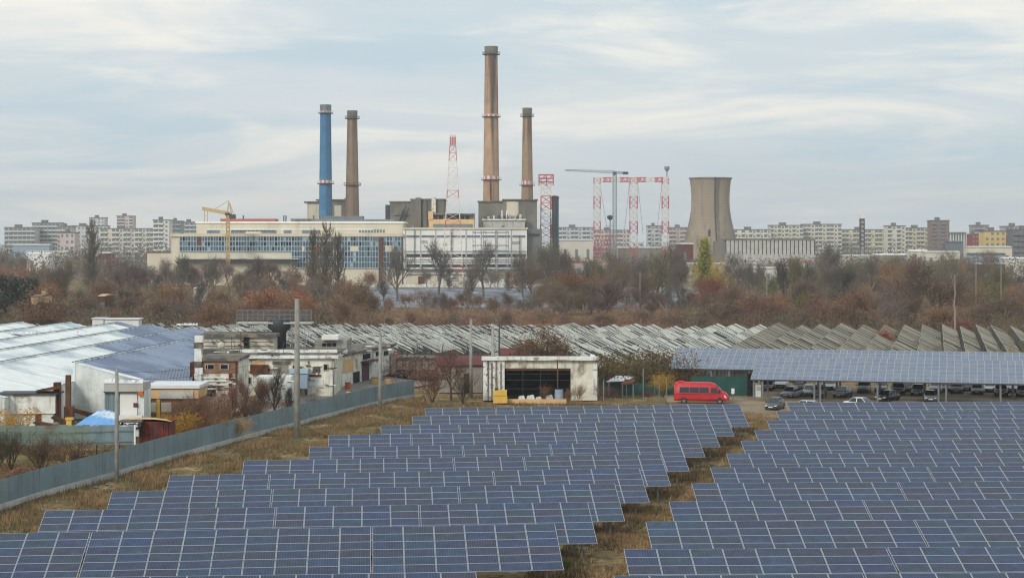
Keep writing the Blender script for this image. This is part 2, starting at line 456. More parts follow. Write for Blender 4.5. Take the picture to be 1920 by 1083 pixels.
for i, (xr, yr, xl) in enumerate(left_rows):
    Yr = F * (HC - ZT) / (yr - HY)
    P = at(xr, yr, Yr); e = Vector((math.cos(A_L), math.sin(A_L)))
    k = (xl - 960) / F
    tlen = (P.x - k * P.y) / (e.x - k * e.y)
    ncol = max(3, round(tlen / PITCHX))
    n = Vector((-e.y, e.x))
    o = Vector((P.x, P.y)) - e * (ncol * PITCHX) - n * DEP
    drop = math.radians(.35)
    gaps = [3 + (i * 5) % 7, ncol - 6] if i < 6 else [4]
    gaps = [g_ for g_ in gaps if 0 < g_ < ncol]
    solar_table((o.x, o.y, -ncol * PITCHX * math.tan(drop)), A_L, ncol,
                ('nearest full row of dark blue solar panels in the left field' if i == 0 else
                 'farthest row of blue solar panels in the left field, below the white shed' if i == 9 else
                 f'{ORD[i]} row from the front of blue solar panels in the left field'),
                'solar panel rows in the left field', drop, gaps)
# the row whose top edge only just enters at the bottom of the frame
P = at(893, 1075, F * (HC - ZT) / (1075 - HY)); e = Vector((math.cos(A_L), math.sin(A_L))); n = Vector((-e.y, e.x))
o = Vector((P.x, P.y)) - e * (15 * PITCHX) - n * DEP
solar_table((o.x, o.y, .1), A_L, 15, 'solar panel row whose top edge alone shows at the bottom edge, lower left', 'solar panel rows in the left field')
right_rows = [(1150, 1078), (1169, 1029), (1210, 977), (1253.5, 939), (1296, 905), (1331, 876), (1361, 850), (1388.5, 826),
              (1414, 806), (1437, 786.6), (1455, 771), (1474, 754)]
for i, (xl, yl) in enumerate(right_rows):
    Yl = F * (HC - ZT) / (yl - HY)
    P = at(xl, yl, Yl); e = Vector((math.cos(A_R), math.sin(A_R))); n = Vector((-e.y, e.x))
    k = (1990 - 960) / F
    tlen = (k * P.y - P.x) / (e.x - k * e.y)
    ncol = math.ceil(tlen / PITCHX)
    o = Vector((P.x, P.y)) - n * DEP
    solar_table((o.x, o.y, 0), A_R, ncol,
                ('solar panel row whose top edge alone shows at the bottom edge, lower right' if i == 0 else
                 'nearest full row of blue solar panels in the right field' if i == 1 else
                 'farthest row of blue solar panels in the right field, in front of the carport' if i == 11 else
                 f'{ORD[i - 1]} row from the front of blue solar panels in the right field'),
                'solar panel rows in the right field', 0, [7 + i % 3] if i < 6 else [])
# ---------------------------------------------------------------- long grey sheet-metal fence with a concrete foot
def resample(pts, step):
    out = [Vector(pts[0])]; acc = 0.0
    for a, b in zip(pts[:-1], pts[1:]):
        a = Vector(a); b = Vector(b); L = (b - a).length; d = (b - a) / L; s = step - acc
        while s <= L:
            out.append(a + d * s); s += step
        acc = L - (s - step)
    return out
fence_px = [(-60, 976), (0, 952), (100, 921), (200, 894), (300, 864), (400, 836), (480, 814), (555, 795), (640, 772), (700, 757), (740, 748), (790, 740)]
fpts = [gp(x, y + 2).to_2d() for x, y in fence_px]
fr = resample(fpts, 2.4)
fence = thing('metal_fence', 'long blue-grey sheet metal fence on a low concrete foot', 'fence', (fr[0].x, fr[0].y, 0))
rf = random.Random(11)
for a, b in zip(fr[:-1], fr[1:]):
    d = (b - a).normalized(); n = Vector((-d.y, d.x))
    q = MB(); q.wallseg(a - n * .12, b - n * .12 - d * .02, -.3, .38 + rf.random() * .04, .24)
    q.build('concrete_foot', M['pale_concrete'], fence)
    # ribbed sheet
    q = MB(); k = 4; zt = 2.38 + rf.uniform(-.012, .012); off = rf.uniform(-.015, .015)
    for i in range(k):
        p = a + d * ((b - a).length * i / k + .008); r = a + d * ((b - a).length * (i + 1) / k - .002)
        w = n * (.004 if i % 2 else -.004) + n * off
        q.wallseg(p + w, r + w, .40, zt, .012)
    q.build('fence_panel', M['fence_metal'], fence)
    q = MB(); q.box(a.x - .04 + n.x * .1, a.y - .04 + n.y * .1, 0, a.x + .04 + n.x * .1, a.y + .04 + n.y * .1, 2.3)
    q.build('fence_post', M['galv'], fence)

# ---------------------------------------------------------------- utility poles
def pole(x, yb, yt, w, label, arms=0, name='utility_pole', m='pole', taper=.7):
    P = gp(x, yb); h = (yb - yt) * px(P.y)
    r = w * px(P.y) / 2
    t = thing(name, label, 'pole', P)
    q = MB(); q.tube([P + Vector((0, 0, -.5)), P + Vector((0, 0, h * .5)), P + Vector((0, 0, h))], [r, r * (1 + taper) / 2, r * taper], 10)
    q.build('shaft', M[m], t, smooth=True)
    for k in range(arms):
        z = h - .35 - .7 * k
        q = MB(); q.box(P.x - .9, P.y - .05, z - .05, P.x + .9, P.y + .05, z + .05)
        a = q.build('cross_arm', M['steel_dark'], t)
        for s in (-.8, -.3, .3, .8):
            q = MB(); q.tube([(P.x + s, P.y, z + .05), (P.x + s, P.y, z + .28)], [.05, .03], 6); q.build('insulator', M['white'], a)
    return P, h
pole(219, 903, 692, 9, 'short concrete pole standing before the metal fence, at far left')
pole(557, 820, 560, 12, 'tallest grey concrete pole, in front of the ruined white building', taper=.72)
pole(713, 768, 624, 8, 'concrete pole where the fence reaches the yellow barrels', 1)
pole(883, 742, 598, 7, 'thin concrete pole left of the white shed', 0)
def pole_at(x, Y, yt, w, label, arms=0, m='pole', name='utility_pole'):
    P = Vector(((x - 960) / F * Y, Y, 0)); yb = HY + F * HC / Y
    return pole(x, yb, yt, w, label, arms, name, m)
pole_at(924, 262, 612, 7.5, 'concrete pole with white box above the left end of the white shed', 1)
pole_at(936, 272, 607, 4, 'slim dark steel pole close behind the shed pole', 0, 'steel_dark')
pole_at(625, 262, 660, 3, 'thin galvanised mast in front of the ruined building wall', 0, 'galv')
pole_at(1200, 560, 510, 1.7, 'thin lamp post among brown trees below the cooling tower', 0, 'pole', 'lamp_post')
pole_at(1438, 540, 506, 1.7, 'thin pale lamp post among trees right of the cooling tower', 0, 'pole', 'lamp_post')
pole_at(1830, 520, 486, 1.7, 'thin lamp post left of the two standing in the right wood', 0, 'pole', 'lamp_post')
pole_at(1877, 500, 488, 1.7, 'thin lamp post right of the two standing in the right wood', 0, 'pole', 'lamp_post')
# sagging wire between the near poles
def wire(a, b, sag, label, r=.012):
    a = Vector(a); b = Vector(b); pts = []
    for i in range(17):
        u = i / 16; p = a.lerp(b, u); p.z -= sag * 4 * u * (1 - u); pts.append(p)
    q = MB(); q.tube(pts, r, 4); o = q.build('overhead_wire', M['dark'])
    tag(o, label, 'wire')
P3, P4 = gp(713, 768), gp(883, 742)
P1_, P2_ = gp(219, 903), gp(557, 820)
wire((P1_.x, P1_.y, 9.9), (P2_.x, P2_.y, 10.6), 1.0, 'upper overhead wire from the far left pole to the tallest pole', .016)
wire((P1_.x, P1_.y, 9.3), (P2_.x, P2_.y, 9.9), 1.1, 'lower overhead wire from the far left pole to the tallest pole', .016)
wire((P2_.x, P2_.y, 10.6), (P3.x, P3.y, 9.6), .8, 'upper overhead wire from the tallest pole to the pole by the barrels', .016)
wire((P2_.x, P2_.y, 9.0), (P3.x, P3.y, 8.6), .9, 'lower overhead wire from the tallest pole to the pole by the barrels', .016)
wire((P3.x, P3.y, 9.2), (P4.x, P4.y, 9.6), .8, 'overhead wire from the barrel-side pole to the pole left of the shed')

# ---------------------------------------------------------------- big hall with white and blue saw-tooth roofs
hall = thing('sawtooth_hall', 'long low hall with white membrane and blue-grey ribbed saw-tooth roofs', 'building', (-70, 215, 0))
HD = Vector((math.sin(math.radians(4.3)), math.cos(math.radians(4.3))))     # direction in which the bays run
def hall_bay(x0, w, y0, ysplit, y1, zh, zl, white_near=True):
    """one bay: a sheet falling from zh (left) to zl (right); near part white, far part blue"""
    c0 = Vector((x0, 230)); across = Vector((HD.y, -HD.x))
    def P(u, Y, z):
        s = (Y - 230) / HD.y
        p = c0 + HD * s + across * u
        return (p.x, p.y, z)
    def ribbed(ya, yb, m, name, amp, pitch):
        if yb - ya < 1: return
        q = MB(); n = max(2, int((yb - ya) / pitch)); rr = random.Random(int(x0 * 7 + ya))
        for i in range(n):
            y0_, y1_ = ya + (yb - ya) * i / n, ya + (yb - ya) * (i + 1) / n
            ym = y0_ + (y1_ - y0_) * .72
            yh = y0_ + (y1_ - y0_) * .8
            wob = lambda: rr.uniform(-.02, .02)
            e1, e2 = wob(), wob()
            q.face((P(-.15, y0_, zh), P(w, y0_, zl + e1), P(w, ym, zl + e2), P(-.15, ym, zh)))
            q.face((P(-.15, ym, zh), P(w, ym, zl + e2), P(w, yh, zl + amp), P(-.15, yh, zh + amp)))
            q.face((P(-.15, yh, zh + amp), P(w, yh, zl + amp), P(w, y1_, zl), P(-.15, y1_, zh)))
        q.build(name, m, hall)
    ribbed(y0, ysplit, M['membrane'], 'roof_membrane', .06, 4.2)
    ribbed(ysplit, y1, M['blue_roof'], 'roof_sheet', .22, 2.6)
    q = MB(); q.hexa([P(-.2, y0, zl - 1.2), P(.1, y0, zl - 1.2), P(.1, y1, zl - 1.2), P(-.2, y1, zl - 1.2),
                      P(-.2, y0, zh + .14), P(.1, y0, zh + .14), P(.1, y1, zh + .14), P(-.2, y1, zh + .14)])
    q.build('riser', M['membrane_wall'], hall)
    q = MB(); q.hexa([P(-.3, y0, zh + .1), P(-.12, y0, zh + .1), P(-.12, y1, zh + .1), P(-.3, y1, zh + .1), P(-.3, y0, zh + .2), P(-.12, y0, zh + .2), P(-.12, y1, zh + .2), P(-.3, y1, zh + .2)])
    q.build('ridge_gutter', M['steel_dark'], hall)
    q = MB(); q.face((P(0, y0 + .05, 0), P(w, y0 + .05, 0), P(w, y0 + .05, zl - .02), P(0, y0 + .05, zh - .02)))
    q.face((P(w, y0, 0), P(w, y1, 0), P(w, y1, zl - .05), P(w, y0, zl - .05)))
    q.face((P(0, y1, 0), P(w, y1, 0), P(w, y1, zl), P(0, y1, zh)))
    q.build('end_wall', M['membrane_wall'], hall)
hall_bay(-108.5, 9.2, 268, 346, 346, 6.8, 4.6)
hall_bay(-99.3, 9.2, 268, 346, 346, 6.8, 4.6)
hall_bay(-90.1, 9.2, 268, 345, 345, 6.8, 4.6)
hall_bay(-80.9, 9.2, 240, 340, 344, 6.8, 4.6)
hall_bay(-71.7, 9.2, 222, 310, 332, 6.8, 4.6)
hall_bay(-62.5, 9.2, 204, 266, 322, 6.8, 4.6)
hall_bay(-53.3, 9.4, 228, 230, 284, 6.8, 4.4)
# blue lean-to roof falling from the last bay to the brick house
A_, B_, C_, D_ = gp(262, 716, 5.0), gp(368, 664, 5.0), gp(359, 722, 4.4), gp(266, 724, 4.4)
q = MB(); n = 15
for i in range(n):
    u0, u1, um = i / n, (i + 1) / n, (i + .8) / n
    t0, t1, tm = A_.lerp(B_, u0), A_.lerp(B_, u1), A_.lerp(B_, um); b0, b1, bm = D_.lerp(C_, u0), D_.lerp(C_, u1), D_.lerp(C_, um); zz = Vector((0, 0, .14))
    q.face((b0, bm, tm, t0)); q.face((bm, bm + zz, tm + zz, tm)); q.face((bm + zz, b1 + zz, t1 + zz, tm + zz)); q.face((b1 + zz, b1, t1, t1 + zz))
q.build('lean_to_roof', M['blue_roof'], hall)
q = MB(); q.face((D_ - Vector((0, -.1, 4.4)), C_ - Vector((0, -.1, 4.4)), C_ + Vector((0, .1, -.05)), D_ + Vector((0, .1, -.05)))); q.build('lean_to_wall', M['brick'], hall)
# dry grass growing in a roof gutter
p = gp(340, 634, 5.0); q = MB(); rr = random.Random(44)
for i in range(260):
    b = Vector((p.x + rr.gauss(0, 1.3), p.y + rr.uniform(-1, 1), 5.0)); e = b + Vector((rr.gauss(0, .2), rr.gauss(0, .2), rr.uniform(.3, 1.1)))
    q.face((b - Vector((.03, 0, 0)), b + Vector((.03, 0, 0)), e))
o = q.build('grass', M['tan'], None); o['kind'] = 'stuff'; tag(o, 'tuft of dry grass growing on the blue roof', 'grass')
# torn membrane edges lying on the roof
for k, (x, y, w) in enumerate(((20, 622, 46), (75, 618, 60), (140, 621, 50), (330, 606, 40))):
    p = gp(x, y, 6.8); q = MB(); rr = random.Random(k)
    n = 14
    for i in range(n):
        a = p.x + w * px(p.y) * i / n; b = p.x + w * px(p.y) * (i + 1) / n
        z0, z1 = rr.uniform(.1, .4), rr.uniform(.1, .4)
        q.face(((a, p.y, 6.5), (b, p.y, 6.5), (b, p.y + .7, 6.5 + z1), (a, p.y + .7, 6.5 + z0)))
        q.face(((a, p.y + .7, 6.5 + z0), (b, p.y + .7, 6.5 + z1), (b, p.y + 1.6, 6.5), (a, p.y + 1.6, 6.5)))
    q.build('membrane_fold', M['tarp_white'], hall)
# two white caravans-like boxes on the far roof edge
for x0, x1, y0, y1, lab in ((173, 194, 596, 603, 'small white flat-topped box beyond the white hall roof'),
                            (196, 260, 597, 603, 'long white flat-topped trailer beyond the white hall roof')):
    Y = 366; q = MB(); q.pbox(x0, x1, y0 + 1, HY + F * HC / Y, Y, 3.2); t = thing('white_trailer', lab, 'trailer', (at((x0 + x1) / 2, y1, Y).x, Y, 0))
    q.build('trailer_body', M['white'], t)
    q = MB(); q.pbox(x0 - 2, x1 + 2, y0, y0 + 1.6, Y - .3, 4.0); q.build('trailer_roof', M['tarp_white'], t)

# ---------------------------------------------------------------- left yard in front of the hall
def pthing(name, label, cat, x, Y, group=None):
    return thing(name, label, cat, ((x - 960) / F * Y, Y, 0), 0, group)
def ybase(Y): return HY + F * HC / Y
# white plastered lean-to wall (left)
Y = 205
t = pthing('white_wall_hut', 'white plastered lean-to with rusty posts at the left edge', 'building', 50, Y)
MB().pbox(-30, 103, 740, 775, Y, 3.0).build('wall', M['plaster_white'], t)
MB().pbox(-30, 66, 775, 800, Y + .4, 2.6).build('lower_wall', M['plaster_white'], t)
MB().pbox(66, 78, 775, 800, Y + .3, .4).build('post', M['rust'], t)
MB().pbox(78, 100, 772, 792, Y + .2, 2.0).build('side_panel', M['membrane_wall'], t)
MB().pbox(-30, 106, 737, 740, Y - .3, 3.6).build('roof_edge', M['steel_dark'], t)
MB().pbox(100, 111, 717, 790, Y + .6, 1.0).build('rusty_column', M['rust'], t)
MB().hexa([at(68, 735, Y), at(112, 728, Y), at(112, 728, Y + 3), at(68, 735, Y + 3), at(68, 731, Y), at(112, 722, Y), at(112, 722, Y + 3), at(68, 731, Y + 3)]).build('beam', M['rust'], t)
Y = 202
t = pthing('brown_column', 'tall brown brick column in the yard, before the white hall wall', 'column', 127, Y)
MB().pbox(122.5, 131.5, 703, ybase(Y), Y, .55).build('shaft', M['brown_wood'], t)
MB().pbox(120, 136, 762, ybase(Y), Y - .2, .9).build('base', M['rust'], t)
# dirt slope and rusty beams between hut and column
for k, (x0, x1, y0, y1, Y, m) in enumerate(((62, 122, 784, 792, 199, 'rust'), (96, 124, 768, 782, 203, 'brown_wood'), (130, 196, 762, 768, 210, 'rust'))):
    q = MB(); a, b = at(x0, y1, Y), at(x1, y0, Y)
    for i in range(5):
        q.beam((a.x, Y + i * .3, max(.1, a.z) + .02 * i), (b.x, Y + 1 + i * .25, max(.25, b.z * .4 + .1 * i)), .22, .16)
    o = q.build('beam_pile', M[m], None, (a.x, Y, 0)); o['kind'] = 'thing'
    tag(o, ['heap of rusty beams beside the white lean-to', 'dark brown timbers stacked at the foot of the brick column',
            'flat rusty beams lying by the white hall wall'][k], 'scrap')
# grey-white booth with tarpaulin top
Y = 206
t = pthing('grey_booth', 'grey and white sheet metal booth in the left yard', 'booth', 235, Y)
MB().pbox(195, 270, 733, ybase(Y) - 2, Y + .15, 4.0).build('wall', M['membrane_wall'], t)
q = MB()
for i in range(7): q.pbox(196 + i * 4, 199.6 + i * 4, 736, 795, Y + (.0 if i % 2 else .06), .08)
q.build('ribbed_panel', M['fence_metal'], t)
MB().pbox(225, 257, 736, 778, Y, .1).build('white_door', M['white'], t)
MB().pbox(195, 268, 718, 734, Y - .2, 4.4).build('fascia', M['pale_concrete'], t)
MB().pbox(194, 269, 734, 736, Y - .3, .3).build('painted_fascia_shadow', M['steel_dark'], t)  # dark strip added to stand in for the shade under the fascia
MB().pbox(250, 258, 755, 763, Y - .06, .1).build('notice_plate', M['rust'], t)
MB().pbox(258, 268, 733, 741, Y - .35, .3).build('orange_board', M['orange'], t)
MB().pbox(222, 266, 779, 797, Y - .8, .7).build('cabinet', M['white'], t)
q = MB(); rr = random.Random(5)
for i in range(10):
    x0, x1 = 196 + i * 7.2, 196 + (i + 1) * 7.2
    y0, y1 = 716 - rr.uniform(0, 8), 716 - rr.uniform(0, 8)
    q.face((at(x0, 718, Y - .3), at(x1, 718, Y - .3), at(x1, y1, Y + 2), at(x0, y0, Y + 2)))
q.build('tarp', M['tarp_white'], t)
# brick house with a tan cornice
Y = 214
t = pthing('brick_house', 'low brick house with two pale windows, orange-tan cornice and brown chimney', 'house', 325, Y)
MB().pbox(270, 372, 746, ybase(Y), Y, 6).build('wall', M['brick'], t)
MB().pbox(276, 372, 729, 747, Y - .25, 6.3).build('cornice', M['tan'], t)
MB().pbox(300, 362, 733, 747, Y - .42, .3).build('grey_fascia', M['pale_concrete'], t)
MB().pbox(272, 374, 722, 728, Y - .5, 6.8).build('roof', M['tarp_white'], t)
for x0, x1 in ((281, 293), (302, 321)):
    w = MB().pbox(x0, x1, 754, 772, Y - .05, .12).build('window', M['white'], t)
    q = MB(); q.pbox(x0 + 1, x1 - 1, 755, 771, Y - .08, .02); q.build('pane', M['cream'], w)
MB().pbox(293.5, 300, 748, 782, Y - .2, .2).build('yellow_gate', M['yellow_paint'], t)
MB().pbox(267, 277, 717, 778, Y - .6, .8).build('chimney', M['rust'], t)
# blue and white tarpaulin roof
Y = 186
t = pthing('tarp_shelter', 'lean-to covered with a blue and white tarpaulin by the green fence', 'shelter', 180, Y)
q = MB(); n, mrows = 12, 5; rr = random.Random(9)
corner = [at(140, 797, Y), at(216, 797, Y), at(216, 771, Y + 6), at(186, 767, Y + 6)]
pts = {}
for j in range(mrows + 1):
    for i in range(n + 1):
        a = corner[0].lerp(corner[1], i / n); b = corner[3].lerp(corner[2], i / n)
        p = a.lerp(b, j / mrows); p.z += rr.uniform(-.07, .07); pts[i, j] = p
for j in range(mrows):
    for i in range(n): q.face((pts[i, j], pts[i + 1, j], pts[i + 1, j + 1], pts[i, j + 1]))
q.build('tarp_roof', M['blue_tarp'], t, smooth=True)
MB().pbox(138, 252, 797.5, 800, Y - .05, .3).build('front_edge', M['white'], t)
for x in (146, 180, 214): MB().pbox(x, x + 2, 799, ybase(Y), Y + .2, .15).build('post', M['steel_dark'], t)
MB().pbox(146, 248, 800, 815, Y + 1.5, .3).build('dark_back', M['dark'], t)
t = pthing('junk_shelf', 'dark cluttered shelf with white bags beside the tarpaulin shelter', 'shelf', 248, Y)
MB().pbox(222, 264, 789, 792, Y + .6, 2.0).build('top_board', M['bitumen'], t)
for i in range(9):
    x = 222 + i * 4.6; MB().pbox(x, x + 3.5, 792.5 + rr.uniform(0, 4), 801, Y + .9 + rr.uniform(0, .4), .5).build('bag', M[rr.choice(['junk_white', 'blue_grey_paint', 'dark'])], t)
MB().pbox(222, 262, 801, 804, Y + .6, 2).build('shelf_board', M['dark'], t)
for x in (222, 260): MB().pbox(x, x + 2, 790, ybase(Y), Y + .6, .15).build('post', M['steel_dark'], t)
# rust red container with curved sheet on it
Y = 188
t = pthing('red_container', 'rust-red metal container under a bent sheet roof, beside the fence', 'container', 292, Y)
q = MB()
for i in range(12): q.pbox(262 + i * 4.9, 266.6 + i * 4.9, 790, ybase(Y) - 2, Y + (.06 if i % 2 else 0), 2.4)
q.build('container_body', M['rust_red'], t)
MB().pbox(289, 292, 791, 850, Y - .05, .1).build('door_bar', M['steel_dark'], t)
q = MB()
for i in range(10):
    u0, u1 = i / 10, (i + 1) / 10; f = lambda u: 785 + 5 * (2 * u - 1) ** 2
    q.face((at(220 + 102 * u0, f(u0), Y - .3), at(220 + 102 * u1, f(u1), Y - .3), at(220 + 102 * u1, f(u1) - 3, Y + 3), at(220 + 102 * u0, f(u0) - 3, Y + 3)))
q.build('bent_roof_sheet', M['tan'], t)
# green-grey sheet fence
Y = 183
t = pthing('sheet_fence', 'weathered green-grey sheet fence across the left yard', 'fence', 120, Y)
rr = random.Random(21)
for i in range(20):
    x0 = -30 + i * 14.2; Yi = Y - i * .04
    q = MB(); q.pbox(x0, x0 + 14, 797 + rr.uniform(-1.5, 1.5), 833, Yi + (i % 2) * .05, .05); q.build('fence_sheet', M['fence_green'] if i < 14 else M['fence_metal'], t)
for yy in (806, 826): MB().pbox(-30, 252, yy, yy + 1.4, Y - .95, .06).build('fence_rail', M['galv'], t)
MB().pbox(251, 254, 796, 838, Y - 1.0, .12).build('end_post', M['white'], t)
Y = 184
t = pthing('yellow_post', 'yellow painted box post behind the green-grey fence', 'post', 128, Y)
MB().pbox(124, 133, 783, ybase(Y), Y + .6, .5).build('shaft', M['yellow_paint'], t)
MB().pbox(122, 136, 783, 787, Y + .5, .7).build('cap', M['yellow_paint'], t)

# ---------------------------------------------------------------- ruined white building
Y = 236
ruin = pthing('ruined_building', 'derelict white plastered building with stained walls and rooftop structures', 'building', 480, Y)
MB().pbox(372, 447, 676, ybase(Y), Y, 9).build('front_block', M['plaster'], ruin)
MB().pbox(368, 449, 671, 677, Y - .4, 9.8).build('front_parapet', M['bitumen'], ruin)
MB().pbox(371, 446, 677, 699, Y - .12, .3).build('window_band', M['brick'], ruin)
for x0, x1 in ((384, 402), (412, 429)):
    w = MB().pbox(x0, x1, 682, 693, Y - .2, .18).build('window', M['pale_concrete'], ruin)
    MB().pbox(x0 + 1.5, x1 - 1.5, 683.4, 691.6, Y - .23, .06).build('broken_pane', M['dark'], w)
    MB().pbox(x0 + (4.5 if x0 < 400 else 15), x0 + (5.5 if x0 < 400 else 15.6), 683.4, 691.6, Y - .25, .05).build('glazing_bar', M['pale_concrete'], w)
for yy in (706, 712, 719, 727):
    MB().pbox(376, 432, yy, yy + 3, Y - .14, .3).build('wall_ledge', M['plaster_white'], ruin)
MB().pbox(388, 404, 724, 742, Y - .1, .3).build('dark_opening', M['dark'], ruin)
MB().pbox(429, 434, 700, 745, Y - .3, .3).build('drain_pipe', M['rust'], ruin)
MB().pbox(441, 443, 678, 760, Y - .3, .2).build('drain_pipe', M['brown_wood'], ruin)
MB().pbox(436, 442, 731, 740, Y - .1, .2).build('small_window', M['dark'], ruin)
# peeling column at the left corner
q = MB(); rr = random.Random(2)
for i in range(11):
    q.pbox(365 + rr.uniform(-2, 0), 378 + rr.uniform(-2, 2), 629 + i * 12, 629 + (i + 1) * 12 + .5, Y - .5 + rr.uniform(-.05, .05), .9, i % 3 == 1)
q.build('corner_column', [M['plaster_white'], M['bitumen']], ruin)
MB().pbox(356, 372, 679, ybase(Y), Y + .8, 4).build('lean_to', M['rust'], ruin)
# middle block, further back
Y2 = 262
MB().pbox(440, 625, 672, ybase(Y2), Y2, 14).build('middle_block', M['plaster'], ruin)
MB().pbox(432, 634, 665.5, 672, Y2 - .6, 15.2).build('cornice', M['plaster_white'], ruin)
MB().pbox(434, 632, 663.5, 665.4, Y2 - .5, 15.0).build('roof_felt', M['bitumen'], ruin)
MB().pbox(450, 632, 655, 663.5, Y2 + 3, .4).build('roof_upstand', M['plaster_white'], ruin)
for (x0, x1, y0, y1, m, nm) in ((473, 496, 676, 684, 'tan', 'shutter'), (469, 502, 684, 700, 'rust', 'rusty_balcony'), (511, 544, 677, 683, 'bitumen', 'awning'),
                                (513, 540, 684, 698, 'concrete', 'boarded_window'), (586, 600, 687, 699, 'bitumen', 'boarded_window'),
                                (578, 602, 702, 706, 'rust', 'wall_ledge'), (578, 606, 711, 722, 'white', 'white_panel')):
    MB().pbox(x0, x1, y0, y1, Y2 - (.9 if 'balcony' in nm else .12), (.9 if 'balcony' in nm else .14)).build(nm, M[m], ruin)
for x0, y0, w_, h_ in ((452, 684, 8, 12), (548, 684, 9, 11), (560, 686, 8, 10), (606, 682, 9, 12), (462, 706, 9, 14), (554, 730, 9, 12)):
    o_ = MB().pbox(x0, x0 + w_, y0, y0 + h_, Y2 - .2, .22).build('window', M['pale_concrete'], ruin)
    MB().pbox(x0 + 1.2, x0 + w_ - 1.2, y0 + 1.2, y0 + h_ - 1, Y2 - .24, .06).build('broken_pane', M['dark'], o_)
for i in range(4):
    MB().pbox(461 + i * 11, 463 + i * 11, 685, 720, Y2 - .14, .15).build('pilaster', M['plaster_white'], ruin)
# rooftop structure
Y3 = 270
MB().pbox(378, 513, 629, 664, Y3, 7).build('roof_house', M['cream'], ruin)
MB().pbox(374, 518, 626, 632, Y3 - .6, 8.2).build('roof_house_slab', M['bitumen'], ruin)
MB().pbox(457, 468, 632, 652, Y3 - .1, .2).build('door', M['dark'], ruin)
for yy in (640, 648): MB().pbox(379, 512, yy, yy + 1.3, Y3 - 1.2, .08).build('hand_rail', M['steel_dark'], ruin)
rr = random.Random(8)
q = MB(); q.lathe(at(415, 655, Y3 - 2), [(.15, 0), (.45, .2), (.5, .7), (.3, 1.0), (.1, 1.1)], 10); q.build('roof_vent', M['cream'], ruin, smooth=True)
MB().pbox(378, 448, 655, 670, Y3 - 6, 3).build('felt_slope', M['bitumen'], ruin)
MB().pbox(449, 640, 658, 665, Y3 + 1, 12).build('back_roof', M['bitumen'], ruin)
MB().pbox(590, 650, 638, 660, Y3 + 6, 9).build('back_shed', M['concrete'], ruin)
MB().pbox(603, 634, 629, 637, Y3 + 5, 4).build('white_roof_box', M['white'], ruin)
for x0, x1 in ((604, 611), (613, 621), (623, 630)): MB().pbox(x0, x1, 643, 649, Y3 + 5.9, .1).build('small_window', M['dark'], ruin)
# blue painted tank shed at the foot
MB().pbox(545, 576, 700, 728, Y2 - 2.2, 2.0).build('blue_shed', M['blue_grey_paint'], ruin)
MB().pbox(543, 577, 692, 700, Y2 - 2.4, 2.3).build('blue_shed_roof', M['mullion'], ruin)
MB().pbox(480, 545, 706, ybase(Y2 - 10), Y2 - 10, 4).build('low_annex', M['plaster_white'], ruin)
MB().pbox(571, 576, 730, 741, Y2 - 12, .5).build('dark_box', M['dark'], ruin)
# clutter: loose boards, pipes, felt scraps and crates on the roofs and along the walls
R = random.Random(55)
def clutter(n, xr, yr, Yr, smin, smax, name, mats, par):
    for i in range(n):
        x, y, Yk = R.uniform(*xr), R.uniform(*yr), R.uniform(*Yr); w, h = R.uniform(smin, smax), R.uniform(smin, smax) * .5
        if R.random() < .4: w *= 2.6; h *= .35
        q = MB(); q.pbox(x, x + w, y, y + h, Yk, R.uniform(.2, 1.0)); q.build(name, M[R.choice(mats)], par)
clutter(26, (378, 510), (655, 668), (258, 268), 2, 7, 'roof_scrap', ['bitumen', 'plaster_white', 'rust', 'steel_dark', 'pale_concrete'], ruin)
clutter(34, (450, 640), (655, 664), (262, 276), 2, 8, 'roof_scrap', ['bitumen', 'plaster_white', 'rust', 'steel_dark', 'concrete', 'pale_concrete'], ruin)
clutter(20, (380, 510), (633, 648), (268.6, 269.4), 1.5, 5, 'wall_fitting', ['steel_dark', 'rust', 'plaster_white', 'bitumen'], ruin)
clutter(22, (376, 444), (700, 745), (235.5, 235.8), 2, 8, 'wall_scrap', ['plaster_white', 'bitumen', 'rust', 'brown_wood', 'pale_concrete'], ruin)
clutter(30, (448, 622), (676, 726), (261.5, 261.8), 2, 8, 'wall_scrap', ['plaster_white', 'bitumen', 'cream', 'concrete', 'rust'], ruin)
clutter(22, (450, 545), (712, 760), (246, 251), 2, 8, 'scrap_sheet', ['white', 'blue_grey_paint', 'plaster_white', 'pale_concrete', 'bitumen'], ruin)
for i in range(9):
    x = R.uniform(380, 640); MB().pbox(x, x + .9, R.uniform(615, 640), 664, R.uniform(262, 274), .08).build('roof_pipe', M[R.choice(['galv', 'rust', 'steel_dark'])], ruin)
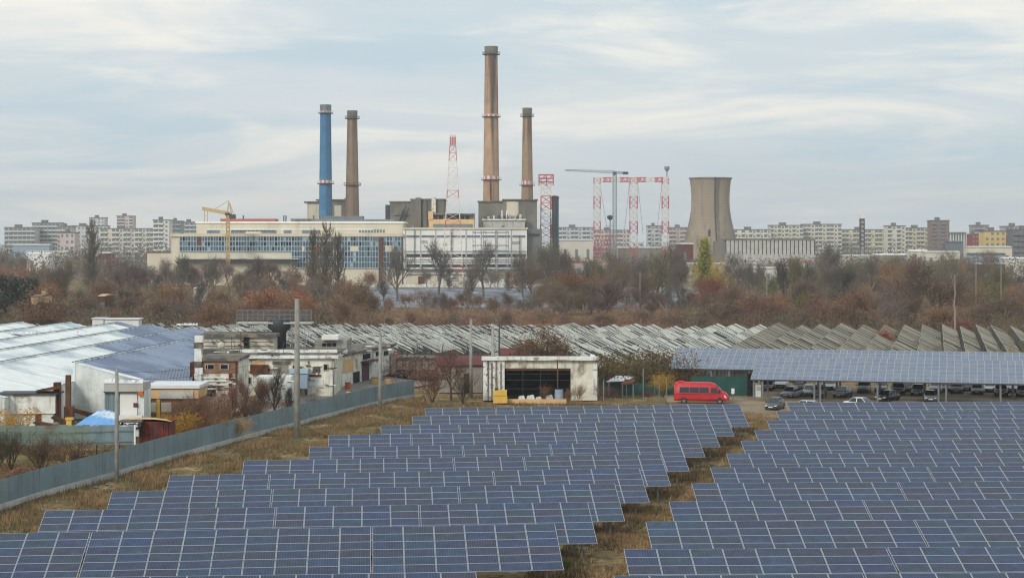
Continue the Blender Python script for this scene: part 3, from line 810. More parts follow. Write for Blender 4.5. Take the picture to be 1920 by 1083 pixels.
# wing that runs back along the yard
a, b = gp(626, 728), gp(738, 699)
wing = thing('yard_wing', 'long plastered wing with purple door running back along the concrete yard', 'building', (a.x, a.y, 0))
d = (b - a).normalized(); L = (b - a).length; nn = Vector((-d.y, d.x, 0))
def wg(u0, u1, z0, z1, t, m, nm, off=0.0):
    p = a + d * (L * u0) - nn * off * -1; r = a + d * (L * u1) - nn * off * -1
    q = MB(); q.wallseg(p.to_2d(), r.to_2d(), z0, z1, t); return q.build(nm, M[m], wing)
WH = 4.5
wg(0, 1, 0, WH, 8.0, 'plaster', 'wall')
wg(-.01, 1.01, WH, WH + .35, 8.6, 'bitumen', 'roof', -.4)
for u0, u1, z0, z1, m, nm in ((.10, .30, 1.9, 3.9, 'tan', 'tan_plaster_patch'), (.03, .16, 0, 2.0, 'white', 'white_shutter'), (.44, .56, 0, 2.9, 'purple_door', 'purple_door'),
                              (.30, .40, 0, 1.7, 'dark', 'doorway'), (.60, .80, 0, 2.4, 'plaster_white', 'white_gate'), (.46, .58, 3.3, 4.1, 'dark', 'window'),
                              (.68, .74, 3.4, 4.1, 'dark', 'window'), (.82, .90, 3.2, 3.9, 'dark', 'window'), (.92, 1.0, 0, 3.4, 'concrete', 'concrete_pier')):
    wg(u0, u1, z0, z1, .08, m, nm, -.06 if nm != 'concrete_pier' else -.3)
wg(.42, .62, 2.9, 3.1, 1.2, 'purple_door', 'door_canopy', -1.1)
# railed catwalk platform on a dark tank column
Y = 274
t = pthing('railed_platform', 'grey railed catwalk on a dark tank column above the ruined building', 'platform', 515, Y)
MB().pbox(443, 585, 604, 607, Y, 3.0).build('deck', M['pale_concrete'], t)
q = at(524, 607, Y + 1.5)
MB().lathe((q.x, q.y, 0), [(1.0, 0), (1.0, q.z - 1.2), (1.7, q.z - .6), (1.7, q.z + .6), (1.2, q.z + 1.0), (0, q.z + 1.1)], 16).build('tank_column', M['steel_dark'], t, smooth=True)
for x in (545, 548, 571): MB().pbox(x, x + 1.6, 606, 664, Y + .5, .12).build('support_post', M['galv'], t)
for i in range(15):
    x = 443.5 + i * 10
    for dy_ in (0, 2.9):
        MB().pbox(x, x + 1.1, 583 if dy_ == 0 else 580, 604, Y + dy_, .08).build('baluster', M['grey_metal'], t)
for yy in (583, 590, 597):
    MB().pbox(443, 585, yy, yy + 1.0, Y - .02, .06).build('guard_rail', M['grey_metal'], t)
    MB().pbox(443, 585, yy - 3, yy - 2, Y + 2.95, .06).build('guard_rail', M['grey_metal'], t)
# red gate house at the end of the yard
Y = 316
t = pthing('red_gatehouse', 'red gatehouse with grey shutter at the far end of the yard', 'building', 765, Y)
MB().pbox(728, 742, 664, ybase(Y), Y, 6).build('red_wall', M['red_paint'], t)
MB().pbox(742, 815, 670, 674, Y + .2, 6).build('lintel', M['dark_red_roof'], t)
MB().pbox(742, 815, 674, ybase(Y), Y + .6, .3).build('shutter', M['concrete'], t)
for i in range(6): MB().pbox(742 + i * 12, 744 + i * 12, 674, ybase(Y), Y + .45, .1).build('shutter_bar', M['dark_red_roof'], t)
MB().pbox(742, 815, 696, ybase(Y), Y + .42, .15).build('kick_plate', M['dark_red_roof'], t)
MB().hexa([at(738, 671, Y), at(822, 671, Y), at(822, 668, Y + 7), at(745, 667, Y + 7), at(738, 669, Y), at(822, 669, Y), at(822, 665.5, Y + 7), at(745, 664.5, Y + 7)]).build('roof', M['bitumen'], t)
clutter(16, (630, 735), (640, 664), (285, 305), 3, 9, 'roof_scrap', ['bitumen', 'plaster_white', 'pale_concrete', 'steel_dark'], wing)
# yellow barrels and an orange bin in the yard
for k, (x, y, m, lab) in enumerate(((702, 718, 'yellow_paint', 'yellow barrel left of the two in the concrete yard'), (728, 719, 'tan', 'tan yellow barrel right of the two in the concrete yard'),
                                    (652, 729, 'orange', 'small orange drum at the foot of the yard wing wall'), (655, 745, 'tan', 'tan barrel standing close behind the metal fence'))):
    p = gp(x, y); t = thing('barrel', lab, 'barrel', p)
    r = .42 if k > 1 else .55; h = .95 if k > 1 else .85
    MB().lathe(p, [(0, 0), (r, 0), (r, h * .32), (r * 1.05, h * .34), (r, h * .36), (r, h * .66), (r * 1.05, h * .68), (r, h * .7), (r, h), (0, h)], 14).build('drum', M[m], t, smooth=False)
    MB().lathe((p.x, p.y, h), [(r * 1.03, -.04), (r * 1.03, .04), (r * .92, .04), (r * .92, 0)], 14).build('rim', M['steel_dark'], t)

# ---------------------------------------------------------------- white shed in the middle
Y = 255
shed = pthing('white_shed', 'white shed with sagging roof edge and wide dark opening, behind the panels', 'shed', 1020, Y)
MB().pbox(944, 1112, 674, 690, Y, .5).build('front_lintel', M['plaster'], shed)
MB().pbox(1070, 1112, 690, ybase(Y), Y, .5).build('front_pier', M['plaster'], shed)
MB().pbox(906, 946, 672, ybase(Y), Y - .3, .9).build('graffiti_pier', M['plaster_white'], shed)
MB().pbox(1112, 1120, 672, ybase(Y), Y, 10).build('side_wall', M['plaster_white'], shed)
MB().pbox(906, 910, 676, ybase(Y), Y + .6, 10).build('side_wall', M['plaster'], shed)
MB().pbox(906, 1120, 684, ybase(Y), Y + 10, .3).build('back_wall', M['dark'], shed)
q = MB(); rr = random.Random(4)
for i in range(18):
    x0, x1 = 903 + i * 12.2, 903 + (i + 1) * 12.2
    s0, s1 = math.sin(i * .9) * .6, math.sin((i + 1) * .9) * .6
    q.hexa([at(x0, 675 + s0, Y - .7), at(x1, 675 + s1, Y - .7), at(x1, 675, Y + 11), at(x0, 675, Y + 11),
            at(x0, 668.5 + s0, Y - .7), at(x1, 668.5 + s1, Y - .7), at(x1, 667.4, Y + 11), at(x0, 667.4, Y + 11)])
q.build('roof', M['plaster_white'], shed)
MB().pbox(944, 1070, 689, 694, Y + .1, .2).build('torn_curtain', M['brown_wood'], shed)
q = MB()
for yy in (700, 712, 728): q.pbox(946, 1070, yy, yy + .7, Y + .2, .05)
for xx in (980, 1013, 1046): q.pbox(xx, xx + .8, 694, ybase(Y), Y + .25, .05)
q.build('wire_grid', M['steel_dark'], shed)
for i, xx in enumerate((914, 921, 929, 938)):
    MB().pbox(xx, xx + 2.2, 676 + i % 2 * 4, ybase(Y), Y - .45, .14).build('wall_pipe', M['bitumen'], shed)
rr = random.Random(31)
q = MB()
for i in range(46):     # scrawled dark graffiti strokes, paint-thin raised marks
    x, y = rr.uniform(908, 942), rr.uniform(680, 738); a1 = rr.uniform(0, 6.28); l = rr.uniform(1.5, 4)
    p0 = at(x, y, Y - .31); p1 = at(x + l * math.cos(a1), y + l * math.sin(a1), Y - .31)
    q.beam(p0, p1, .02, .09)
q.build('graffiti', M['steel_dark'], shed)
MB().pbox(1112, 1120, 692, 693.2, Y - .06, .1).build('wall_batten', M['grey_metal'], shed)
# red-roofed annex left of it
Y = 268
t = pthing('red_roof_annex', 'low grey annex with dark red roof left of the white shed', 'building', 862, Y)
MB().pbox(822, 905, 687, ybase(Y), Y, 5).build('wall', M['concrete'], t)
MB().hexa([at(818, 687, Y - .4), at(908, 685, Y - .4), at(908, 668, Y + 6), at(818, 670, Y + 6), at(818, 684.5, Y - .4), at(908, 682.5, Y - .4), at(908, 665.5, Y + 6), at(818, 667.5, Y + 6)]).build('roof', M['dark_red_roof'], t)
MB().pbox(822, 838, 687, 702, Y - .1, .15).build('pale_corner', M['plaster'], t)
MB().pbox(870, 885, 700, ybase(Y), Y - .05, .1).build('door', M['dark'], t)
Y = 284
t = pthing('dark_red_barn', 'dark red roof showing behind the white shed', 'building', 985, Y)
MB().pbox(940, 1010, 668, ybase(Y), Y, 6).build('wall', M['rust_red'], t)
MB().hexa([at(936, 668, Y - .4), at(1014, 668, Y - .4), at(1014, 656, Y + 6), at(936, 655, Y + 6), at(936, 665, Y - .4), at(1014, 665, Y - .4), at(1014, 653, Y + 6), at(936, 652, Y + 6)]).build('roof', M['dark_red_roof'], t)
# yellow tank, blue barrel, boxes and scrap in front of the shed
Y = 250
t = pthing('yellow_tank', 'yellow plastic tank in front of the left pier of the white shed', 'tank', 938, Y)
b0 = at(925, ybase(Y) + 0, Y); b1 = at(951, 735, Y)
MB().box(b0.x, Y, .05, b1.x, Y + 1.3, 1.0).build('lower_tank', M['yellow_paint'], t)
MB().box(b0.x, Y + .02, 1.06, b1.x - .05, Y + 1.28, 1.75).build('upper_tank', M['yellow_paint'], t)
MB().box(b0.x + .2, Y + .3, 1.75, b0.x + .6, Y + .7, 1.95).build('lid', M['dark'], t)
Y = 252
t = pthing('blue_barrel', 'pale violet-blue barrel before the dark opening of the shed', 'barrel', 1048, Y)
p = at(1048, ybase(Y), Y); MB().lathe((p.x, Y, 0), [(0, 0), (.55, 0), (.6, .6), (.55, 1.75), (.5, 1.8), (0, 1.8)], 14).build('drum', M['blue_grey_paint'], t, smooth=False)
MB().lathe((p.x, Y, 1.8), [(.54, -.05), (.54, .05), (.4, .05)], 14).build('rim', M['dark'], t)
rr = random.Random(77)
labs = ['white plastic sack on the ground left in the shed opening', 'white carton lying in the middle of the shed opening', 'dented white bucket right of the shed carton', 'pale box beside the blue barrel']
for k, (x, s) in enumerate(((978, .5), (995, .6), (1010, .45), (1030, .55))):
    Yk = 253 + rr.uniform(0, 1.5); p = Vector(((x - 960) / F * Yk, Yk, 0))
    q = MB(); q.hexa([p + Vector(v) * s for v in ((-1, -.8, 0), (1, -.9, 0), (.9, .8, 0), (-1.1, .7, 0), (-.7, -.6, 1.3), (.8, -.5, 1.1), (.6, .6, 1.5), (-.8, .5, 1.2))])
    o = q.build('scrap_box', M['junk_white'], None, p); tag(o, labs[k], 'box')
t = pthing('shed_post', 'thin brown post leaning before the shed opening', 'post', 1046, 253)
MB().tube([at(1046, ybase(253), 253), at(1045, 674, 253.4)], .09, 6).build('shaft', M['brown_wood'], t)
Y = 251
MB().pbox(948, 1062, 748, ybase(Y) + 1, Y, .4).build('foot_beam', M['tan'], shed, None)
# small white gazebo roof and garden canopy to the right
Y = 262
t = pthing('white_canopy', 'small white sheet canopy among bushes right of the shed', 'canopy', 1168, Y)
MB().hexa([at(1137, 716, Y), at(1176, 714, Y), at(1188, 707, Y + 4), at(1156, 705, Y + 4), at(1137, 714.5, Y), at(1176, 712.5, Y), at(1188, 705.5, Y + 4), at(1156, 703.5, Y + 4)]).build('roof_sheet', M['tarp_white'], t)
for x in (1140, 1174): MB().pbox(x, x + 1.5, 714, ybase(Y), Y + .3, .1).build('post', M['galv'], t)
t = pthing('orange_awning', 'small orange awning beside the white canopy', 'awning', 1178, 258)
MB().hexa([at(1165, 722, 258), at(1188, 719, 258), at(1192, 713, 261), at(1172, 713, 261), at(1165, 719, 258), at(1188, 716, 258), at(1192, 711, 261), at(1172, 710, 261)]).build('awning_sheet', M['rust'], t)
for x in (1167, 1187): MB().pbox(x, x + 1.2, 719, ybase(258), 258.2, .08).build('post', M['galv'], t)
Y = 264
t = pthing('green_hoarding', 'dark green mesh fence behind the bushes right of the shed', 'fence', 1180, Y)
for i in range(14):
    x0 = 1122 + i * 10.5
    q = MB(); q.pbox(x0, x0 + 10.2, 714 if i < 4 else 718, ybase(Y), Y + (i % 2) * .06, .05); q.build('mesh_panel', M['green_sheet'], t)
    if i % 2 == 0: MB().pbox(x0, x0 + 1.2, 706, ybase(Y) + 1, Y - .1, .09).build('post', M['galv'], t)
for k, x in enumerate((1132, 1206, 1236, 1250)):
    Yk = 252 + k; t = pthing('garden_post', ['thin post right next to the white shed wall', 'tall thin post left of the yellow bush', 'thin post under the yellow bush, left of two', 'thin post under the yellow bush, right of two'][k], 'post', x, Yk)
    MB().tube([at(x, ybase(Yk), Yk), at(x, [712, 690, 708, 709][k], Yk)], .07, 6).build('shaft', M['galv'], t)
# ---------------------------------------------------------------- carports with solar roofs
CMOD = module_mesh('canopy_module', .985, 1.43, .038, .04, M['pv_canopy'])
CANG = math.radians(-14)
def carport(name_label, x, y, zb, tilt_deg, ncol, cells, group, posts):
    """x, y: photo place of the lower left roof corner; cells(c) gives the module rows built in column c"""
    Y = F * (HC - zb) / (y - HY); P = at(x, y, Y)
    t = thing('solar_carport', name_label, 'carport', (P.x, P.y, 0), CANG, group)
    tl = math.radians(tilt_deg); ct, st = math.cos(tl), math.sin(tl)
    for c in range(ncol):
        for k in cells(c):
            s = (k + .5) * 1.46
            put('solar_module', CMOD, t, ((c + .5) * 1.0, s * ct, zb + s * st + .1), (tl + rng.uniform(-.004, .004), 0, 0))
    L, D = ncol * 1.0, 6 * 1.46
    def local(mb, nm, m):
        ob = bpy.data.objects.new(nm, mb.mesh(nm, m)); col.objects.link(ob); ob.parent = t; return ob
    for s in (.15, 2.9, 5.8, D - .2):
        q = MB(); z = zb + s * st; q.box(.02, s * ct - .06, z - .14, L - .02, s * ct + .06, z + .045); local(q, 'purlin', M['steel_dark'])
    q = MB(); q.hexa([(0, .3, zb - .02), (L, .3, zb - .02), (L, D * ct, zb + D * st - .08), (0, D * ct, zb + D * st - .08),
                      (0, .3, zb + .03), (L, .3, zb + .03), (L, D * ct, zb + D * st - .03), (0, D * ct, zb + D * st - .03)])
    local(q, 'roof_underside', M['steel_dark'])
    for i in posts:
        for s in (.5, D - 1.6):
            q = MB(); q.box(i - .12, s * ct - .12, -.1, i + .12, s * ct + .12, zb + s * st - .1); local(q, 'post', M['grey_metal'])
    return t, P
carport('front solar carport roof sheltering parked cars, at right', 1407, 711.5, 2.85, 16.5, 46, lambda c: range(6), 'solar carports',
        (.4, 1.6, 8.6, 9.4, 17, 25, 26, 33, 41))
carport('rear solar carport whose left end overhangs the red van', 1252, 691, 3.4, 16.5, 66, lambda c: range(6) if c < 14 else range(3, 6), 'solar carports',
        (6.2, 8.8, 11.6, 24, 36, 48, 58))
# green tarpaulin wall under the rear carport
Y = 262
t = pthing('green_partition', 'dark green sheet wall under the rear carport, behind the van', 'wall', 1355, Y)
for i in range(9):
    x0 = 1296 + i * 13.2
    MB().pbox(x0, x0 + 13, 705, ybase(Y), Y + (i % 2) * .05, .06).build('sheet', M['green_sheet'], t)
MB().pbox(1402, 1408, 700, ybase(Y), Y - .6, .5).build('dark_pier', M['dark'], t)
# white notice board on a post
p = gp(1374, 751); t = thing('notice_board', 'small white notice board on a post right of the van', 'sign', p)
MB().tube([p, p + Vector((0, 0, 1.7))], .05, 6).build('post', M['galv'], t)
k = px(p.y); MB().box(p.x - 3 * k, p.y - .09, .95, p.x + 3 * k, p.y - .05, 1.7).build('board', M['white'], t)
# fuel-pump-like white box by the carport post
p = gp(1422, 744); t = thing('white_cabinet', 'narrow white cabinet at the left carport post', 'cabinet', p)
MB().box(p.x - .35, p.y, 0, p.x + .35, p.y + .5, 1.65).build('body', M['plaster_white'], t)
MB().box(p.x - .28, p.y - .04, .95, p.x + .28, p.y, 1.45).build('panel', M['pale_concrete'], t)

# ---------------------------------------------------------------- vehicles
def wheel(parent, x, y, r, w=.2, local=True):
    q = MB(); n = 18
    prof = [(-w/2, r * .62), (-w/2, r * .94), (-w * .3, r), (w * .3, r), (w/2, r * .94), (w/2, r * .62)]
    i0 = len(q.v)
    for (o_, rr_) in prof:
        for t in range(n):
            a = 2 * math.pi * t / n; q.v.append((x + rr_ * math.cos(a), y + o_, r + rr_ * math.sin(a)))
    for j in range(len(prof) - 1):
        for t in range(n):
            q.f.append((j * n + t, (j + 1) * n + t, (j + 1) * n + (t + 1) % n, j * n + (t + 1) % n)); q.m.append(0)
    tyre = q.mesh('wheel', M['tyre'])
    o = bpy.data.objects.new('wheel', tyre); col.objects.link(o); o.parent = parent
    q = MB()
    for s in (-1, 1):
        ring = [(x + r * .64 * math.cos(2 * math.pi * t / n), y + s * w * .42, r + r * .64 * math.sin(2 * math.pi * t / n)) for t in range(n)]
        q.face(ring if s < 0 else ring[::-1])
    ro = bpy.data.objects.new('rim', q.mesh('rim', M['rim'])); col.objects.link(ro); ro.parent = o
def loft(sections, m=0, close=True):
    """sections: lists of points (same count), skinned lengthwise"""
    q = MB(); k = len(sections[0])
    for s in sections: q.v.extend(tuple(p) for p in s)
    for j in range(len(sections) - 1):
        for t in range(k):
            q.f.append((j * k + t, (j + 1) * k + t, (j + 1) * k + (t + 1) % k, j * k + (t + 1) % k)); q.m.append(m)
    q.f.append(tuple(reversed(range(k)))); q.m.append(m)
    q.f.append(tuple((len(sections) - 1) * k + t for t in range(k))); q.m.append(m)
    return q
def add(parent, nm, q, m, smooth=False, color=None):
    o = bpy.data.objects.new(nm, q.mesh(nm, m, (0, 0, 0), smooth)); col.objects.link(o); o.parent = parent
    if color is not None: o.color = (*color, 1)
    return o
def ring(x, hw, zb, zs, zt, ht, r=.08):
    """cross-section at x: half width hw at the sill zb..zs, half width ht at the top zt"""
    return [(x, -hw * .96, zb), (x, -hw, zb + .12), (x, -hw, zs), (x, -(ht + (hw - ht) * .15), zt - r), (x, -ht + r, zt), (x, ht - r, zt),
            (x, ht + (hw - ht) * .15, zt - r), (x, hw, zs), (x, hw, zb + .12), (x, hw * .96, zb)]
def make_car(style, color):
    """a car standing on the origin, nose towards -x"""
    root = bpy.data.objects.new('parked_car', None); col.objects.link(root)
    Lc, W, H = dict(hatch=(4.0, .86, 1.48), sedan=(4.5, .88, 1.44), suv=(4.5, .92, 1.72))[style]
    f = -Lc / 2; sh = .62 if style != 'suv' else .72; bh = H * .60
    nose = [(f, W * .80, .26, sh * .7, sh * .95), (f + .12, W * .93, .20, sh * .85, sh * 1.06), (f + .45, W, .18, sh, bh * .92), (f + 1.05, W, .18, sh, bh)]
    tailx = -f
    tail = ([(tailx - .9, W, .18, sh, bh * 1.03), (tailx - .15, W * .97, .2, sh, bh * 1.02), (tailx, W * .86, .28, sh * .9, bh * .96)])
    q = loft([ring(x, hw, zb, zs, zt, hw * .90, .06) for (x, hw, zb, zs, zt) in nose + tail])
    add(root, 'body', q, M['car_paint'], True, color)
    c0 = f + 1.0; c1 = {'hatch': tailx - .12, 'sedan': tailx - .75, 'suv': tailx - .08}[style]
    r0 = c0 + .75; r1 = c1 - {'hatch': .35, 'sedan': .65, 'suv': .22}[style]
    def cab(x, hw, z0, z1): return [(x, -hw, z0), (x, -hw * .97, (z0 + z1) / 2), (x, -hw * .86, z1), (x, hw * .86, z1), (x, hw * .97, (z0 + z1) / 2), (x, hw, z0)]
    q = MB(); hw, hr = W * .88, W * .68
    A = [(c0, -hw, bh), (c0, hw, bh), (c1, hw, bh), (c1, -hw, bh)]; B = [(r0, -hr, H), (r0, hr, H), (r1, hr, H), (r1, -hr, H)]
    q.hexa(A[:1] + A[3:] + A[2:3] + A[1:2] + B[:1] + B[3:] + B[2:3] + B[1:2])
    add(root, 'cabin', q, M['car_paint'], False, color)
    def lerp3(a, b, u): return tuple(a[i] + (b[i] - a[i]) * u for i in range(3))
    def pane(nm, a, b, c, d, ins=.08, out=(0, 0, 0)):
        a, b, c, d = (Vector(v) for v in (a, b, c, d)); m_ = (a + b + c + d) / 4; o_ = Vector(out)
        q = MB(); q.face([v.lerp(m_, ins) + o_ for v in (a, b, c, d)]); add(root, nm, q, M['car_glass'])
    pane('windscreen', A[0], A[1], B[1], B[0], .1, (-.012, 0, .012))
    pane('rear_window', A[2], A[3], B[3], B[2], .14, (.012, 0, .012))
    for s in (0, 1):
        i0, i1 = (0, 3) if s == 0 else (1, 2); o_ = (0, -.012 if s == 0 else .012, 0)
        mid0, mid1 = lerp3(A[i0], A[i1], .52), lerp3(B[i0], B[i1], .5)
        pane('side_window', A[i0], mid0, mid1, B[i0], .12, o_); pane('side_window', mid0, A[i1], B[i1], mid1, .12, o_)
    for s in (-1, 1):
        q = MB(); q.hexa([(f - .015, s * W * .48, sh * .80), (f - .015, s * W * .80, sh * .80), (f + .25, s * W * .95, sh * .84), (f + .25, s * W * .5, sh * .84),
                          (f - .01, s * W * .48, sh * .98), (f - .01, s * W * .80, sh * .98), (f + .25, s * W * .95, sh * 1.08), (f + .25, s * W * .5, sh * 1.08)])
        add(root, 'headlight', q, M['lamp_glass'])
        q = MB(); q.box(tailx - .08, min(s * W * .55, s * W * .84), sh * .95, tailx + .02, max(s * W * .55, s * W * .84), sh * 1.25); add(root, 'tail_lamp', q, M['tail_lamp'])
        q = MB(); q.box(c0 + .25, min(s * W, s * (W + .18)), bh - .02, c0 + .4, max(s * W, s * (W + .18)), bh + .14); add(root, 'mirror', q, M['car_black'])
    q = MB(); q.box(f - .03, -W * .42, sh * .62, f + .05, W * .42, sh * .86); add(root, 'grille', q, M['car_black'])
    q = MB(); q.box(f - .045, -.3, .36, f + .04, .3, .49); add(root, 'number_plate', q, M['white'])
    q = MB(); q.box(f - .035, -W * .6, .50, f + .06, W * .6, .56); add(root, 'bumper_trim', q, M['rim'])
    q = MB(); q.box(f - .02, -W * .76, .22, f + .12, W * .76, .34); add(root, 'bumper', q, M['plastic_grey'])
    wr = .31 if style != 'suv' else .36
    for xx in (f + .78, tailx - .8):
        for s in (-1, 1): wheel(root, xx, s * (W - .09), wr)
    return root
CAR = {}
def place_car(style, color, P, rotz, label):
    key = (style, tuple(color))
    if key not in CAR:
        o = make_car(style, color); CAR[key] = o
    else:
        src = CAR[key]; o = src.copy(); col.objects.link(o)
        for ch in list(src.children):
            c = ch.copy(); col.objects.link(c); c.parent = o
            for g_ in ch.children:
                d_ = g_.copy(); col.objects.link(d_); d_.parent = c
    o.location = (P[0], P[1], .03); o.rotation_euler = (0, 0, rotz)
    tag(o, label, 'car', 'parked cars')
    return o
BLK, DKB, WHT, SIL, GRY, DGR = S(26, 27, 30), S(34, 42, 66), S(230, 232, 234), S(188, 191, 194), S(138, 142, 146), S(66, 78, 82)
FACE = math.radians(90 - 14)      # nose towards the camera
cars = [  # x, ground row, style, colour, turn, label
    (1453, 767, 'hatch', DGR, -10, 'dark grey-green hatchback at the path end, left of the right panel field'),
    (1484, 744, 'sedan', SIL, -18, 'silver car with pale bonnet nearest the white cabinet'),
    (1466, 727, 'suv', WHT, 0, 'white car in the back rank at the left end of the carport'),
    (1536, 743, 'suv', BLK, 0, 'black car in the front rank, third from the carport\'s left end'),
    (1580, 744, 'hatch', DKB, -14, 'dark blue car parked at a slant beside the black one'),
    (1556, 730, 'hatch', WHT, 0, 'white hatchback in the back rank behind the dark blue car'),
    (1620, 735, 'suv', SIL, 0, 'silver-white van-like car right of the dark blue one'),
    (1614, 766, 'sedan', WHT, 60, 'white low car lying crosswise right behind the farthest panel row'),
    (1664, 751, 'sedan', BLK, -25, 'dark car with white front wing, by the middle post'),
    (1744, 752, 'hatch', GRY, 4, 'grey hatchback facing out in front of the middle posts'),
    (1755, 735, 'suv', WHT, 0, 'white car half hidden behind the grey hatchback'),
    (1794, 736, 'suv', BLK, 0, 'black off-roader, left of the three at the right end'),
    (1832, 738, 'hatch', GRY, 0, 'silver-fronted car, middle of the three at the right end'),
    (1877, 741, 'suv', BLK, 0, 'black jeep with white bumper, right of the three at the right end'),
    (1917, 742, 'hatch', BLK, 0, 'black car cut by the right edge of the picture'),
    (1700, 733, 'sedan', BLK, 0, 'black saloon in the back rank behind the middle post'),
    (1500, 730, 'sedan', BLK, 0, 'black saloon in the back rank, second from left'),
    (1652, 733, 'hatch', SIL, 0, 'silver hatchback in the back rank left of the middle posts'),
    (1684, 738, 'suv', DKB, 4, 'dark blue off-roader between the middle posts'),
    (1722, 740, 'hatch', BLK, -6, 'black hatchback left of the grey one facing out'),
    (1774, 733, 'sedan', GRY, 0, 'grey saloon in the back rank left of the black off-roader'),
    (1813, 732, 'hatch', DKB, 0, 'dark blue hatchback in the back rank among the right-end cars'),
    (1856, 734, 'sedan', WHT, 0, 'white saloon in the back rank beside the black jeep'),
    (1897, 735, 'suv', SIL, 0, 'silver off-roader in the back rank near the right edge'),
    (1517, 741, 'hatch', WHT, 6, 'white hatchback in the front rank right of the silver car'),
    (1440, 731, 'hatch', BLK, 0, 'black car at the left end of the carport behind the cabinet'),
    (1524, 773, 'hatch', SIL, 75, 'pale car roof peeping over the farthest right panel row'),
]
for (x, y, stl, colr, turn, lab) in cars:
    P = gp(x, y)
    place_car(stl, colr, P, FACE + math.radians(turn), lab)

# red van
P0, P1 = gp(1266, 757), gp(1368, 757)
vdir = Vector((P1.x - P0.x, 1.2)); vl = 7.0
van = thing('red_van', 'red high-roof minibus with dark side windows parked under the carport edge', 'van', ((P0.x + P1.x) / 2, P0.y + 1.0, .03), math.atan2(-1.3, P1.x - P0.x))
hl = (P1.x - P0.x) / 2
def vring(x, zb, zs, zt, hw, ht): return [(x, -hw, zb), (x, -hw * 1.0, zs * .5), (x, -hw, zs), (x, -ht, zt - .1), (x, -ht + .14, zt), (x, ht - .14, zt), (x, ht, zt - .1), (x, hw, zs), (x, hw, zs * .5), (x, hw, zb)]
secs = [vring(-hl, .45, 1.2, 2.62, .92, .84), vring(-hl + .1, .38, 1.2, 2.74, .99, .88), vring(-hl + 1.2, .35, 1.2, 2.80, 1.0, .89), vring(hl - 2.6, .35, 1.2, 2.80, 1.0, .89),
        vring(hl - 1.95, .35, 1.2, 2.66, 1.0, .86), vring(hl - 1.45, .35, 1.2, 2.25, .99, .82), vring(hl - 1.0, .36, 1.15, 1.72, .97, .84), vring(hl - .35, .38, 1.05, 1.42, .93, .82),
        vring(hl - .06, .42, .85, 1.10, .85, .76), vring(hl, .5, .7, .9, .76, .7)]
q = loft(secs); add(van, 'body', q, M['van_red'], True)
def vpane(nm, x0, x1, z0, z1, m='car_glass', off=-1.012, x0b=None, x1b=None):
    q = MB(); t0 = -(1.0 - (z0 - 1.2) / 1.5 * .10) - .015; t1 = -(1.0 - (z1 - 1.2) / 1.5 * .10) - .015
    for s in (1, -1):
        q.face([(x0, s * t0, z0), (x1, s * t0, z0), (x1b if x1b is not None else x1, s * t1, z1), (x0b if x0b is not None else x0, s * t1, z1)])
    add(van, nm, q, M[m])
for i in range(3):
    a_ = -hl + .75 + i * 1.32; vpane('side_window', a_, a_ + 1.26, 1.45, 2.2)
vpane('door_window', hl - 2.35, hl - 1.22, 1.45, 2.15, x1b=hl - 1.66)
q = MB(); q.face([(hl - 1.02, -.78, 1.78), (hl - 1.02, .78, 1.78), (hl - 1.72, .72, 2.46), (hl - 1.72, -.72, 2.46)]); 
o = add(van, 'windscreen', q, M['car_glass']); o.location = (.04, 0, .03)
for s in (-1, 1):
    q = MB(); q.hexa([(hl - .30, s * .62, .82), (hl - .02, s * .62, .78), (hl - .22, s * .92, .82), (hl - .5, s * .95, .85), (hl - .36, s * .62, 1.2), (hl - .12, s * .62, 1.08), (hl - .36, s * .92, 1.1), (hl - .6, s * .95, 1.2)])
    add(van, 'headlight', q, M['lamp_glass'])
    q = MB(); q.box(hl - 1.25, min(s * 1.0, s * 1.22), 1.5, hl - 1.1, max(s * 1.0, s * 1.22), 1.85); add(van, 'mirror', q, M['car_black'])
q = MB(); q.box(-hl + .4, -1.02, .5, hl - .5, -1.0, .62); add(van, 'side_trim', q, M['rust_red'])
q = MB(); q.box(hl - .14, -.7, .42, hl + .04, .7, .62); add(van, 'bumper', q, M['plastic_grey'])
q = MB(); q.box(-hl + .5, -.5, 2.79, -hl + 1.3, .5, 2.95); add(van, 'roof_hatch', q, M['van_red'])
for xx in (-hl + 1.35, hl - 1.15):
    for s in (-1, 1): wheel(van, xx, s * .9, .38, .24)

for xx in (-hl + .70, -hl + 2.05, hl - 2.42, hl - 1.18):      # door and panel gaps
    q = MB(); q.box(xx, -1.008, .5, xx + .025, -.99, 1.42); add(van, 'panel_gap', q, M['car_black'])
for xx in (-hl + 1.35, hl - 1.15):
    q = MB(); n = 14
    for i in range(n):
        a0, a1 = math.pi * i / n, math.pi * (i + 1) / n
        q.face([(xx + .43 * math.cos(a0), -1.006, .38 + .43 * math.sin(a0)), (xx + .43 * math.cos(a1), -1.006, .38 + .43 * math.sin(a1)), (xx + .52 * math.cos(a1), -1.006, .38 + .52 * math.sin(a1)), (xx + .52 * math.cos(a0), -1.006, .38 + .52 * math.sin(a0))])
    add(van, 'wheel_arch', q, M['plastic_grey'])
q = MB(); q.box(-hl - .02, -.95, .9, -hl + .12, -.8, 1.5); add(van, 'tail_lamp', q, M['tail_lamp'])
q = MB(); q.box(hl - .02, -.26, .45, hl + .055, .26, .56); add(van, 'number_plate', q, M['white'])
q = MB(); q.box(hl - .12, -.45, .68, hl + .03, .45, .84); add(van, 'grille', q, M['car_black'])
q = MB(); q.box(-hl + .3, -1.012, 1.22, hl - 1.5, -.998, 1.30); add(van, 'side_moulding', q, M['rust_red'])
